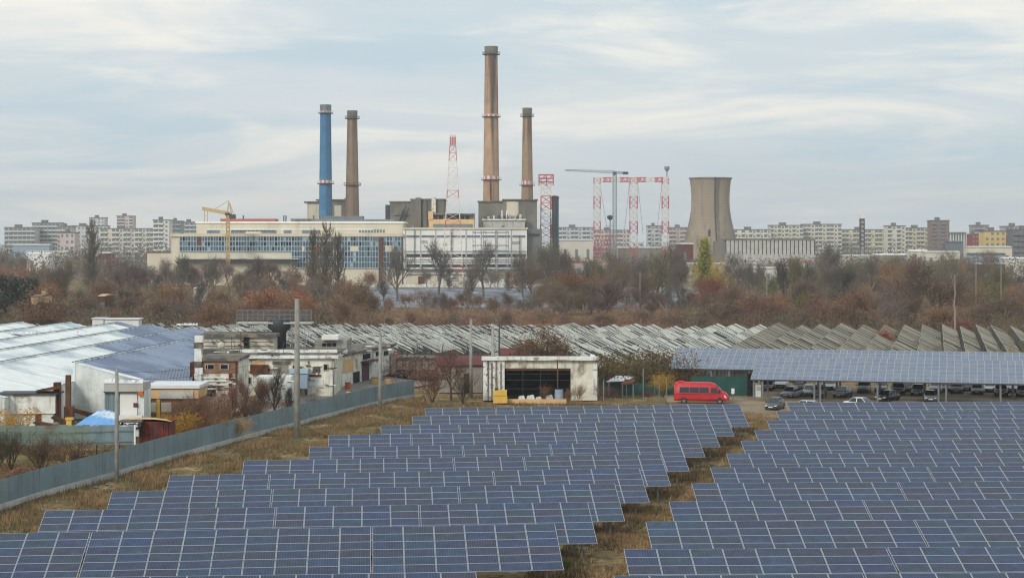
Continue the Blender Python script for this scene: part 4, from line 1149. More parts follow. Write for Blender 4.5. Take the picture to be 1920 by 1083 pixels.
# ---------------------------------------------------------------- derelict glasshouses behind everything
GA = math.radians(13); GW = 3.4
def bay_mesh(seed, L, bar, glass, miss, ze=2.7, zr=4.1, step=1.15, barw=.09, GW=3.4, closed=False):
    """one saw-tooth bay: a long glazed slope falling to the right, the short side nearly upright"""
    r = random.Random(seed); q = MB(); n = int(L / step); xr = GW * .1
    for i in range(n):
        y0, y1 = i * step, (i + 1) * step
        if r.random() > miss:
            u0, u1 = (0, 1) if r.random() < .55 else ((0, r.uniform(.3, .8)) if r.random() < .5 else (r.uniform(.2, .7), 1))
            dz = r.uniform(-.10, .0); tw = r.uniform(-.08, .08)
            f = lambda u, y: (GW + (xr - GW) * u, y, ze + (zr - ze) * u - .05 + dz + (tw if y > y0 + .5 else 0))
            q.face((f(u0, y0 + .06), f(u1, y0 + .06), f(u1, y1 - .06), f(u0, y1 - .06)), 1)
        if r.random() < .95:
            s = r.uniform(-.06, .06); cut0 = 0 if r.random() < .8 else r.uniform(.1, .4)
            p0 = Vector((GW, y0 + s, ze)); p1 = Vector((xr, y0 + r.uniform(-.08, .08), zr + .03))
            q.beam(p0.lerp(p1, cut0), p1, barw * r.uniform(.7, 1.2), .10, 0 if r.random() < .72 else 2)
        if r.random() < .3: q.beam((0, y0, ze), (xr, y0, zr), .07, .07, 2)
    for j in range(int(L / 9)):
        if r.random() < .8: q.beam((xr, j * 9, zr), (xr, j * 9 + 8.6, zr + r.uniform(-.1, .1)), .1, .1, 0)
    q.beam((GW, 0, ze - .08), (GW, L, ze - .08), .16, .12, 2)
    for i in range(int(L / 4) + 1):
        q.beam((GW, i * 4.0, -.2), (GW, i * 4.0, ze - .1), .1, .1, 2)
    if closed: q.face(((0, 0, ze), (xr, 0, zr - .02), (xr, L, zr - .02), (0, L, ze)), 1)
    q.beam((0, .02, ze), (xr, .02, zr), .1, .1, 0); q.beam((GW, .02, ze), (xr, .02, zr), .1, .1, 0); q.beam((xr, .02, -.2), (xr, .02, zr), .07, .07, 2)
    return q.mesh('glasshouse_bay', [bar, glass, M['steel_dark']])
u = Vector((math.sin(GA), math.cos(GA))); ac = Vector((math.cos(GA), -math.sin(GA)))
GC = 4.3
FULL = [bay_mesh(100 + i, 112, M['glazing_bar'], M['glass_house'], .5 + .06 * i, 2.3, 4.15, 1.1, .085, GC) for i in range(4)]
DIM = [bay_mesh(200 + i, 112, M['glazing_bar_dim'], M['moss_sheet'], .08, 2.5, 3.9, 1.6, .08, 3.4, True) for i in range(3)]
HALF = [bay_mesh(250 + i, 112, M['glazing_bar_dim'], M['moss_sheet'], .25, 2.3, 4.1, 1.2, .09, GC, True) for i in range(3)]
MIDL = [bay_mesh(300 + i, 76, M['glazing_bar'], M['glass_house'], .55, 2.3, 4.15, 1.1, .085, GC) for i in range(3)]
SHORT = [bay_mesh(400 + i, 52, M['glazing_bar'], M['glass_house'], .55, 2.3, 4.15, 1.1, .085, GC) for i in range(3)]
gl = {'left': thing('glasshouse', 'derelict glasshouse range behind the white hall at left', 'greenhouse', (-75, 352, 0)),
      'mid': thing('glasshouse', 'derelict glasshouse range with bare white glazing bars in the middle', 'greenhouse', (0, 300, 0)),
      'right': thing('glasshouse', 'mossy glasshouse range with dull roof sheets behind the carport', 'greenhouse', (85, 300, 0))}
c = -62 * 3.4
while c < 62:
    base = ac * c            # point of the bay line with across coordinate c
    def atY(Yv): return base + u * ((Yv - base.y) / u.y)
    pm = atY(350); rr = random.Random(int(c * 10) + 9000); wid = GC
    if pm.x < -36: key, meshes, y0 = 'left', SHORT, 350 + rr.uniform(-1, 1)
    elif pm.x < 8: key, meshes, y0 = 'mid', MIDL, 328
    elif pm.x < 44: key, meshes, y0 = 'mid', FULL, 291
    elif pm.x < 80: key, meshes, y0 = 'right', HALF, 293
    else: key, meshes, y0, wid = 'right', DIM, 293, 3.4
    if -125 < pm.x < 140:
        p = atY(y0); par = gl[key]
        put('glasshouse_bay', rr.choice(meshes), par, (p.x - ORG[par.name].x, p.y - ORG[par.name].y, rr.uniform(-.2, .2)), (rr.uniform(-.002, .002), rr.uniform(-.02, .02), -GA + rr.uniform(-.004, .004)))
    c += wid
# bare soil floor of the glasshouses
mm('weedy_floor', S(60, 56, 44), .95, .3, .3, c2=S(96, 84, 64), mixs=.15)
sheet('glasshouse_floor', [(-130, 360), (-36, 325), (-14, 290), (130, 290), (130, 406), (-130, 406)], .02, M['weedy_floor'])

# ---------------------------------------------------------------- trees and shrubs: mesh kinds
def ribbons(q, p0, p1, w, rnd, m=1):
    """a twig as a thin three-sided spike"""
    d = (p1 - p0); a = d.cross(Vector((rnd.uniform(-1, 1), rnd.uniform(-1, 1), rnd.uniform(-1, 1))))
    if a.length < 1e-6: return
    a = a.normalized() * w
    q.face((p0 - a, p0 + a, p1), m)
def grow(q, p, d, L, r, lev, R, twig_n, tw, up=.15, spread=.75):
    n = 4 if lev > 1 else 2
    pts = [p.copy()]; rad = [r]; dirs = [d.copy()]
    for i in range(n):
        d = (d + Vector((R.uniform(-.2, .2), R.uniform(-.2, .2), R.uniform(-.08, .14) + up * .22))).normalized()
        p = p + d * (L / n); pts.append(p.copy()); dirs.append(d.copy()); rad.append(max(.0008, r * (1 - .42 * (i + 1) / n)))
    q.tube(pts, rad, 5 if lev >= 3 else 3, 0 if lev >= 2 else 1, cap=False)
    if lev == 0:
        for i in range(twig_n):
            j = R.randint(0, n - 1); s = pts[j].lerp(pts[j + 1], R.random())
            dd = (d * .7 + Vector((R.gauss(0, .55), R.gauss(0, .55), R.gauss(.12, .45)))).normalized()
            ribbons(q, s, s + dd * tw[0] * R.uniform(.4, 1.3), tw[1], R)
        return
    kids = R.randint(4, 6) if lev >= 3 else R.randint(3, 5)
    ph = R.uniform(0, 6.28)
    for i in range(kids):
        t = (.3 if lev < 3 else .42) + (.98 - (.3 if lev < 3 else .42)) * (i + R.uniform(.2, .8)) / kids
        j = min(n - 1, int(t * n)); s = pts[j].lerp(pts[j + 1], t * n - j)
        a = ph + i * 2.4 + R.uniform(-.5, .5); dd = dirs[j + 1]
        sx = dd.orthogonal().normalized(); sy = dd.cross(sx)
        side = sx * math.cos(a) + sy * math.sin(a)
        nd = (dd * (1.05 - spread * .5) + side * spread + Vector((0, 0, up))).normalized()
        grow(q, s, nd, L * R.uniform(.48, .72), max(.001, rad[j] * .68), lev - 1, R, twig_n, tw, up, spread)
    if lev >= 3:        # leader goes on
        grow(q, pts[-1], d, L * .62, rad[-1], lev - 1, R, twig_n, tw, up, spread)
def tree_mesh(seed, spread=.75, up=.2, twig_n=3, tw=(.085, .0010), lev=4, trunk=.34, leaves=0, leafsize=.011, multi=1, tr=.017):
    """unit-height bare tree (1 high); leaves adds clinging leaf faces"""
    R = random.Random(seed); q = MB()
    for k in range(multi):
        a = R.uniform(0, 6.28)
        d0 = Vector((math.cos(a) * .4, math.sin(a) * .4, 1)).normalized() if multi > 1 else Vector((R.uniform(-.06, .06), R.uniform(-.06, .06), 1)).normalized()
        grow(q, Vector((R.uniform(-.02, .02), R.uniform(-.02, .02), -.02)), d0, trunk, tr, lev, R, twig_n, tw, up, spread)
    if leaves:
        tips = [Vector(q.v[f[-1]]) for f, m_ in zip(q.f, q.m) if m_ == 1]
        for i in range(leaves):
            s = R.choice(tips) + Vector((R.gauss(0, .010), R.gauss(0, .010), R.gauss(0, .010)))
            a = Vector((R.gauss(0, 1), R.gauss(0, 1), R.gauss(0, 1))).normalized() * leafsize * R.uniform(.5, 1.2)
            b = a.cross(Vector((R.gauss(0, 1), R.gauss(0, 1), R.gauss(0, 1)))).normalized() * leafsize * R.uniform(.4, .9)
            q.face((s - a, s - b * .6, s + a, s + b * .6), 2)
    zmax = max(v[2] for v in q.v)
    q.v = [(v[0] / zmax, v[1] / zmax, v[2] / zmax) for v in q.v]
    return split_tree(q)
def split_tree(q):
    """two meshes of one tree: the wood and the crown"""
    wood, crown = MB(), MB()
    for f, m_ in zip(q.f, q.m):
        t = wood if m_ == 0 else crown
        t.face([q.v[i] for i in f], 0 if m_ < 2 else 1)
    w = wood.mesh('trunk', M['twig']) if wood.f else None
    c = crown.mesh('crown', [M['twig'], M['leaf']])
    return w, c
def columnar_mesh(seed, leaves=0, width=.10, leafsize=.014):
    R = random.Random(seed); q = MB()
    q.tube([(0, 0, -.02), (R.uniform(-.01, .01), 0, .5), (0, 0, .98)], [.016, .009, .002], 6, 0, cap=False)
    tips = []
    for i in range(230):
        z = R.uniform(.10, .95); a = R.uniform(0, 6.28); L = R.uniform(.08, .20) * (1.15 - z * .6)
        w = width * R.uniform(.3, 1.0) * (1 if z < .75 else (1 - z) / .25 * .8 + .25)
        p0 = Vector((0, 0, z * .92)); p1 = Vector((math.cos(a) * w, math.sin(a) * w, z * .92 + L * .55)); p2 = Vector((math.cos(a) * w * 1.15, math.sin(a) * w * 1.15, min(1, z * .92 + L * 1.1)))
        q.tube([p0, p1, p2], [.004, .0025, .001], 3, 0, cap=False)
        for t in range(16):
            s = p0.lerp(p1, R.random()) if R.random() < .45 else p1.lerp(p2, R.random())
            e = s + Vector((math.cos(a) * R.gauss(0, .014), math.sin(a) * R.gauss(0, .014), R.uniform(.015, .055)))
            ribbons(q, s, e, .0014, R); tips.append(e)
    for i in range(leaves):
        s = R.choice(tips) + Vector((R.gauss(0, .008), R.gauss(0, .008), R.gauss(0, .008)))
        a = Vector((R.gauss(0, 1), R.gauss(0, 1), R.gauss(0, 1))).normalized() * leafsize * R.uniform(.5, 1.2)
        b = a.cross(Vector((R.gauss(0, 1), R.gauss(0, 1), R.gauss(0, 1)))).normalized() * leafsize * R.uniform(.4, .9)
        q.face((s - a, s - b, s + a, s + b), 2)
    return split_tree(q)
def evergreen_mesh(seed):
    R = random.Random(seed); q = MB()
    q.tube([(0, 0, -.02), (0, 0, .6)], [.03, .012], 6, 0, cap=False)
    blobs = [(Vector((R.gauss(0, .26), R.gauss(0, .26), R.uniform(.2, .82))), R.uniform(.10, .2)) for i in range(26)]
    for i in range(2600):
        c, r = R.choice(blobs); v = Vector((R.gauss(0, 1), R.gauss(0, 1), R.gauss(0, 1))).normalized() * r * R.uniform(.5, 1.05)
        s = c + v; a = Vector((R.gauss(0, 1), R.gauss(0, 1), R.gauss(0, 1))).normalized() * .03 * R.uniform(.5, 1.3)
        b = a.cross(v).normalized() * .018
        q.face((s - a, s - b, s + a, s + b), 2)
    return split_tree(q)
BARE = [tree_mesh(11, .72, .16, trunk=.3), tree_mesh(12, .62, .22, trunk=.3), tree_mesh(13, .85, .12, trunk=.28), tree_mesh(14, .7, .2, trunk=.26), tree_mesh(19, .55, .28, trunk=.3)]
LEAFY = [tree_mesh(21, .8, .2, 4, leaves=3000, multi=3, trunk=.27, tr=.010, lev=3), tree_mesh(22, .9, .12, 4, leaves=3000, multi=3, trunk=.25, tr=.010, lev=3), tree_mesh(23, .7, .25, 4, leaves=2600, multi=2, trunk=.3, tr=.011, lev=3)]
SHRUB = [tree_mesh(31, .75, .22, 7, (.12, .0022), 2, .5, 0, .016, 9, .008), tree_mesh(32, .85, .15, 7, (.12, .0022), 2, .5, 1300, .016, 8, .008), tree_mesh(33, .6, .3, 8, (.13, .0022), 2, .5, 0, .016, 11, .007)]
COLM = [columnar_mesh(41), columnar_mesh(42)]
COLG = columnar_mesh(43, 2600, .10, .016)
EVER = [evergreen_mesh(51), evergreen_mesh(52)]
BR, GB, RB, OL, OR, TN, DK, GN, YL, PY = (S(122, 106, 88), S(116, 108, 100), S(136, 106, 86), S(118, 112, 84), S(150, 104, 72), S(146, 126, 102), S(88, 82, 76), S(44, 56, 38), S(176, 152, 48), S(132, 136, 58))
PB = S(116, 100, 94)
def tree(kind, x, Y, ytop, label, wfac=1.0, c=BR, leafc=None, name='bare_tree', cat='tree', group=None, rot=None, z0=0.0, limb=.95):
    w, cr = kind
    yb = HY + F * (HC - z0) / Y; h = (yb - ytop) * px(Y)
    P = Vector(((x - 960) / F * Y, Y, z0))
    t = thing(name, label, cat, P, rng.uniform(0, 6.28) if rot is None else rot, group)
    t.scale = (h * wfac, h * wfac, h)
    if w is not None: put('trunk', w, t, color=tuple(v * limb for v in c))
    put('crown', cr, t, color=c if leafc is None else leafc)
    return t
# --- trees that stand out one by one
tree(COLM[0], 172, 760, 408, 'tall narrow bare poplar against the apartment blocks at left', 1.15, S(104, 98, 78), name='poplar')
tree(COLM[1], 588, 620, 424, 'bare poplar in front of the blue chimney, left of a tight group', 1.0, S(110, 100, 84), name='poplar')
tree(COLM[0], 612, 612, 414, 'tallest bare poplar in front of the blue chimney', 1.2, S(112, 102, 82), name='poplar')
tree(COLM[1], 634, 626, 430, 'bare poplar right of the group before the glazed facade', 1.05, S(106, 98, 84), name='poplar')
tree(BARE[1], 742, 640, 442, 'bare tree where the cream facade meets the white one', .85, S(124, 116, 108), limb=.8)
tree(BARE[1], 820, 690, 434, 'bare tree left of the red and white lattice mast', .9, S(118, 112, 106), limb=.75)
tree(BARE[4], 872, 560, 478, 'narrow dark bare tree at the foot of the lattice mast', .9, S(124, 116, 108), limb=.8)
tree(BARE[1], 908, 680, 436, 'bare tree before the white facade frame', .9, S(118, 112, 106), limb=.75)
tree(BARE[4], 985, 620, 462, 'dark bare tree at the right end of the white facade', .8, GB)
tree(BARE[3], 1030, 760, 438, 'olive-brown bare tree under the dark silo', 1.1, OL)
tree(LEAFY[0], 1052, 565, 490, 'broad brown shrubby tree right of the white facade', 1.35, S(112, 88, 66), S(128, 92, 64))
tree(LEAFY[2], 1108, 575, 500, 'rusty brown tree below the left lattice portal leg', 1.2, S(118, 86, 68), S(136, 88, 64))
tree(BARE[2], 1165, 690, 455, 'spreading bare tree below the grey tower crane', .9, BR)
tree(BARE[0], 1200, 565, 500, 'brown bare tree behind the thin lamp post', 1.2, S(112, 90, 76))
tree(BARE[0], 1258, 640, 438, 'large grey bare tree left of the cooling tower', .95, GB)
tree(COLG, 1321, 700, 446, 'yellow-green poplar in front of the cooling tower', 1.1, S(110, 104, 50), S(150, 150, 54), name='poplar')
tree(LEAFY[1], 1346, 760, 474, 'small yellow tree right of the yellow-green poplar', 1.3, S(150, 130, 60), S(186, 162, 66))
tree(LEAFY[0], 1342, 560, 503, 'rusty brown tree in front of the yellow-green poplar', 1.2, S(118, 84, 68), S(140, 88, 66))
tree(BARE[4], 1410, 600, 478, 'slim bare tree below the pale cooling fins', .7, GB)
tree(BARE[4], 1478, 560, 470, 'dark upright bare tree at the right end of the cooling fins', .75, DK)
tree(LEAFY[2], 1452, 470, 545, 'orange-brown bush in front of the dark upright tree', 1.2, S(130, 88, 66), S(164, 98, 62))
tree(LEAFY[1], 1505, 480, 535, 'yellowish olive bush right of the orange-brown one', 1.0, OL, S(112, 104, 66))
tree(BARE[3], 1557, 720, 440, 'tall bare tree below the pale apartment blocks at right', .8, GB)
tree(LEAFY[0], 1604, 452, 527, 'big brown leaf-clad tree at the mossy glasshouses', 1.35, S(100, 78, 62), S(128, 94, 68))
tree(BARE[2], 1692, 560, 478, 'tan fan-shaped bare tree in the right wood', 1.1, S(150, 118, 92))
tree(BARE[2], 1764, 455, 472, 'largest dark bare tree, spreading over the right wood', 1.15, S(104, 88, 74))
tree(BARE[0], 1700, 440, 545, 'low bare tree left of the pale broken trunk', 1.5, S(96, 82, 68))
tree(LEAFY[2], 1655, 360, 608, 'red-brown bush growing through the mossy glasshouse roofs', 1.1, S(130, 76, 60), S(150, 84, 66))
tree(LEAFY[1], 1690, 372, 612, 'olive bush beside the red-brown one in the glasshouse roofs', 1.2, OL, S(118, 116, 84))
tree(LEAFY[0], 1795, 415, 588, 'rosy brown bush behind the pale broken trunk', 1.3, S(126, 86, 72), S(146, 94, 80))
tree(LEAFY[0], 510, 450, 522, 'wide orange-brown bush behind the railed platform', 1.7, S(132, 96, 74), S(152, 104, 72))
tree(LEAFY[1], 575, 455, 530, 'orange bush right of the wide orange-brown bush', 1.1, S(136, 96, 72), S(164, 106, 70))
tree(BARE[4], 335, 640, 462, 'grey bare tree at the left end of the glazed facade', .9, GB)
tree(BARE[0], 480, 700, 468, 'dark bare tree below the glazed facade', .9, DK)
tree(BARE[1], 400, 720, 470, 'grey bare tree before the yellow crane mast', .8, GB)
tree(EVER[0], 22, 500, 512, 'dark evergreen tree at the left edge', 1.2, GN, S(40, 50, 40), name='evergreen_tree')
tree(EVER[1], 235, 520, 538, 'small dark evergreen in the left wood', .6, GN, S(48, 58, 40), name='evergreen_tree')
tree(EVER[1], -5, 470, 548, 'dark evergreen bush cut by the left edge', 1.3, GN, S(36, 44, 36), name='evergreen_tree')
tree(BARE[3], 250, 610, 478, 'violet-grey bare tree in the left wood', 1.0, PB)
tree(BARE[3], 110, 560, 500, 'brown bare tree right of the dark evergreen', 1.2, S(112, 94, 74))
# pale dead trunk, broken off
Y = 405; P = Vector(((1790 - 960) / F * Y, Y, 0)); t = thing('dead_tree', 'pale broken dead trunk before the right wood', 'tree', P)
q = MB(); R = random.Random(5)
pts = [P + Vector((R.uniform(-.12, .12), 0, z)) for z in np.linspace(0, 14.5, 12)]
q.tube(pts, list(np.linspace(.3, .1, 12)), 7); q.build('trunk', M['bark_pale'], t)
q = MB()
for z, dx in ((14, .9), (13.2, -.8), (12, -.5), (9.5, .4), (8, -.35), (6, .3)):
    q.tube([P + Vector((0, 0, z)), P + Vector((dx * .6, .1, z + .5)), P + Vector((dx, .2, z + 1.5))], [.09, .06, .02], 5)
q.build('stub_branch', M['bark_pale'], t)

# --- the wooded belt: trees nobody can tell apart share a label by zone
def zone(x):
    for lim, nm in ((330, 'left of the power plant'), (760, 'below the glazed facade'), (1010, 'below the white facade'), (1400, 'below the cooling tower'), (3000, 'below the right-hand city blocks')):
        if x < lim: return nm
prof = [(-60, 468), (60, 476), (150, 482), (300, 478), (420, 478), (520, 482), (700, 482), (800, 496), (980, 490), (1080, 474), (1200, 474), (1300, 484), (1400, 496), (1520, 474), (1640, 476), (1750, 474), (1850, 478), (1980, 478)]
def profile(x): return float(np.interp(x, [p[0] for p in prof], [p[1] for p in prof]))
R = random.Random(99)
pal = {0: [GB, BR, OL, PB, DK, S(112, 96, 84)], 1: [BR, RB, S(110, 92, 78), GB, PB]}
x = -60.0; belt = []
while x < 1985:
    for band, (ya, yb, add_, step) in enumerate(((820, 1080, 4, 0), (600, 800, 16, 0), (480, 590, 40, 0))):
        if 660 < x < 1340 and band == 1 and R.random() < .65: continue
        if 660 < x < 1010 and band == 2 and R.random() < .6: continue
        if 640 < x < 1010 and band == 0 and R.random() < .5: continue
        Y = R.uniform(ya, yb)
        if band == 0 and 300 < x < 1020 and Y > 915: Y = R.uniform(830, 915)
        yt = profile(x) + add_ + R.uniform(-12, 18)
        if yt > HY + F * HC / Y - 18: yt = HY + F * HC / Y - R.uniform(20, 30)
        xx = x + R.uniform(-14, 14)
        k = R.random()
        kind = R.choice(BARE) if k < .72 else R.choice(LEAFY)
        c = R.choice(pal[1 if band == 2 else 0])
        lc = tuple(v * R.uniform(.9, 1.15) for v in R.choice([S(126, 104, 78), S(138, 104, 80), S(116, 106, 80), S(148, 112, 82)]))
        leafy = k >= .72
        t = tree(kind, xx, Y, yt, 'tree', R.uniform(.85, 1.3), c, lc if leafy else None, limb=R.choice([.7, 1.2, 1.5]),
             group=('leaf-clad' if leafy else 'bare') + ' trees ' + zone(xx), name='leaf_clad_tree' if leafy else 'bare_tree')
        belt.append((t, zone(xx), band, leafy, xx))
    x += 27
x = 1000.0
while x < 1900:      # tall airy trees through the middle and right of the belt
    Y = R.uniform(560, 760); yt = R.uniform(442, 474) if x < 1330 else R.uniform(452, 486)
    if not 1285 < x < 1365:
        t = tree(R.choice(BARE), x, Y, yt, 'tree', R.uniform(.8, 1.1), R.choice([GB, BR, S(124, 104, 86), S(110, 100, 92), OL]), limb=R.choice([.7, 1.2, 1.5]), group='bare trees ' + zone(x))
        belt.append((t, zone(x), 4, False, x))
    x += R.uniform(26, 48)
x = 670.0
while x < 1345:      # scrubby trees hiding the plastic tunnels
    Y = R.uniform(520, 612); yt = R.uniform(528, 556); leafy = R.random() < .5
    t = tree(R.choice(LEAFY) if leafy else R.choice(BARE + SHRUB[:1]), x, Y, yt, 'tree', R.uniform(1.0, 1.5), R.choice([BR, GB, RB, S(112, 92, 78)]), R.choice([S(126, 102, 82), S(136, 100, 80)]) if leafy else None,
             group=('leaf-clad' if leafy else 'bare') + ' trees ' + zone(x), name='leaf_clad_tree' if leafy else 'bare_tree')
    belt.append((t, zone(x), 5, leafy, x)); x += R.uniform(20, 40)
x = -50.0
while x < 1985:
    mid = 640 < x < 1330
    Y = R.uniform(414, 470); yb_ = HY + F * HC / Y; yt = R.uniform(572, 592) if mid else R.uniform(535, 572)
    k = R.random(); leafy = k > .45; kind = R.choice(LEAFY) if leafy else R.choice(BARE + SHRUB[:1])
    t = tree(kind, x + R.uniform(-12, 12), Y, yt, 'tree', R.uniform(1.0, 1.6), R.choice([BR, RB, PB, S(112, 92, 78), S(124, 98, 80)]), R.choice([S(126, 102, 82), S(140, 108, 82), S(120, 100, 84), S(132, 98, 84)]) if leafy else None,
             group=('leaf-clad' if leafy else 'bare') + ' trees ' + zone(x), name='leaf_clad_tree' if leafy else 'bare_tree')
    belt.append((t, zone(x), 3, leafy, x)); x += R.uniform(24, 40)
ORDX = ['leftmost', 'second from left', 'third from left', 'fourth from left', 'fifth from left', 'sixth from left', 'seventh from left', 'eighth from left', 'ninth from left', 'tenth from left'] + [w + ' from left' for w in ('eleventh', 'twelfth', 'thirteenth', 'fourteenth', 'fifteenth', 'sixteenth', 'seventeenth', 'eighteenth', 'nineteenth', 'twentieth', 'twenty-first', 'twenty-second', 'twenty-third', 'twenty-fourth')]
cnt = {}
for t, zn, band, leafy, xx in sorted(belt, key=lambda e: e[4]):
    k = (zn, band, leafy); i = cnt.get(k, 0); cnt[k] = i + 1
    t['label'] = ('brown leaf-clad' if leafy else 'bare grey-brown') + ' tree, ' + ORDX[i] + ' of its ' + ('back', 'middle', 'front', 'low foremost', 'tallest', 'scrubby')[band] + ' rank ' + zn
# --- undergrowth that reads as one mass
def thicket(seed, x0, x1, Y0, Y1, n, h, cols, name='undergrowth', lens=(1.2, 2.6), leaf=.3, density=60, yprof=None):
    R = random.Random(seed); q = MB()
    for i in range(n):
        Y = R.uniform(Y0, Y1); X = (R.uniform(x0, x1) - 960) / F * Y
        hh = h * R.uniform(.45, 1.15); wv = hh * R.uniform(.5, .9); ci = R.randrange(len(cols))
        if yprof is not None: hh *= yprof(X, Y)
        for j in range(density):
            a = R.uniform(0, 6.28); rr_ = R.random() ** .5; zz = R.random() ** .8
            env = (1 - zz * zz) ** .5 * .85 + .15
            b = Vector((X + math.cos(a) * rr_ * wv * env, Y + math.sin(a) * rr_ * wv * env, zz * hh * .85))
            dd = Vector((math.cos(a) * rr_ * .5 + R.gauss(0, .45), math.sin(a) * rr_ * .5 + R.gauss(0, .45), R.uniform(.2, 1.0))).normalized()
            big = hh > 8
            e = b + dd * R.uniform(.15, .4) * (hh * .35 if big else min(hh, 4.0))
            if R.random() < leaf:
                s = (.045 * hh if big else .05 * min(hh, 4)) * R.uniform(.5, 1.2); v = Vector((R.gauss(0, 1), R.gauss(0, 1), R.gauss(0, 1))).normalized() * s
                w = v.cross(Vector((R.gauss(0, 1), R.gauss(0, 1), R.gauss(0, 1)))).normalized() * s * .7
                q.face((e - v, e - w, e + v, e + w), ci)
            else:
                ribbons(q, b, e, .018 * hh if big else .035 + .006 * hh, R, ci)
    mats = []
    for c in cols:
        key = 'brush_%d_%d_%d' % tuple(int(v * 1000) for v in c)
        if key not in M: mm(key, c, .95, .2, .3)
        mats.append(M[key])
    o = q.build(name, mats); o['kind'] = 'stuff'
    return o
B1 = [S(112, 100, 84), S(124, 104, 84), S(106, 102, 82), S(92, 88, 72), S(136, 112, 86)]
B2 = [S(116, 94, 86), S(130, 98, 84), S(150, 114, 86), S(98, 86, 78)]
def say(o, l, c): tag(o, l, c); return o
say(thicket(1, -60, 700, 408, 500, 620, 6.0, B1, density=90), 'brown undergrowth in front of the left wood', 'undergrowth')
say(thicket(2, 660, 1320, 410, 480, 420, 4.0, B2, density=80), 'reddish scrub along the bank behind the glasshouses', 'undergrowth')
say(thicket(3, 1280, 1980, 408, 520, 640, 6.0, B1, density=90), 'brown undergrowth in front of the right wood', 'undergrowth')
say(thicket(4, -60, 660, 500, 760, 520, 7.0, B1, density=70), 'darker brush deep in the left wood', 'undergrowth')
say(thicket(5, 1330, 1980, 520, 800, 520, 7.0, B1, density=70), 'darker brush deep in the right wood', 'undergrowth')
say(thicket(6, 660, 1340, 490, 612, 330, 3.2, B2, density=70), 'low scrub before the bluish plastic tunnels', 'undergrowth')
say(thicket(7, 300, 1340, 830, 915, 150, 4.5, B1, density=36), 'brush at the foot of the power plant', 'undergrowth')
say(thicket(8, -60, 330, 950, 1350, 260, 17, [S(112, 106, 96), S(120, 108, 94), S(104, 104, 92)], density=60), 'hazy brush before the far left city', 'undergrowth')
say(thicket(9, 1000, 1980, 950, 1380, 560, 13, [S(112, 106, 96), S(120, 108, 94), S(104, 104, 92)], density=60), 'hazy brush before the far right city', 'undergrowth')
say(thicket(10, 1530, 1980, 900, 1010, 150, 15, [S(116, 104, 92), S(122, 106, 90), S(106, 104, 88)], density=110), 'taller scrub hiding the low halls at right', 'undergrowth')
# orange-brown bank behind the glasshouses
q = MB(); n = 40
for i in range(n):
    x0, x1 = 640 + 14 * i, 640 + 14 * (i + 1)
    def bp(x, Y, z): return ((x - 960) / F * Y, Y, z + (.25 * math.sin(x * .05) + .2 * math.sin(x * .021) if z > 0 else 0))
    for (Ya, za), (Yb, zb_) in zip(((424, -.1), (434, 1.2), (450, 1.8)), ((434, 1.2), (450, 1.8), (478, -.1))):
        q.face((bp(x0, Ya, za), bp(x1, Ya, za), bp(x1, Yb, zb_), bp(x0, Yb, zb_)))
mm('bank', S(140, 98, 64), .95, .3, .5, c2=S(166, 122, 74), mixs=.15)
o = q.build('embankment', M['bank'], smooth=True); o['kind'] = 'structure'
# bluish plastic tunnels
tun = thing('plastic_tunnels', 'field of low bluish plastic tunnels in front of the power plant', 'greenhouse', (0, 650, 0))
mm('film', S(132, 138, 146), .6, .4, .5, c2=S(88, 94, 104), mixs=.12, lo=.4, hi=.6, spec=.4)
for k in range(15):
    Y = 625 + k * 13; q = MB(); n = 36
    xa, xb = (672 - 960) / F * Y, (1345 - 960) / F * Y; R = random.Random(k)
    prev = None
    for i in range(n + 1):
        X = xa + (xb - xa) * i / n; hh = 2.1 + R.uniform(-.7, .5)
        ring_ = [(X, Y + 5.6 * math.cos(math.pi * j / 6) * -1, max(0, hh * math.sin(math.pi * j / 6))) for j in range(7)]
        if prev:
            for j in range(6): q.face((prev[j], ring_[j], ring_[j + 1], prev[j + 1]))
        prev = ring_
    q.build('tunnel', M['film'], tun, smooth=True)
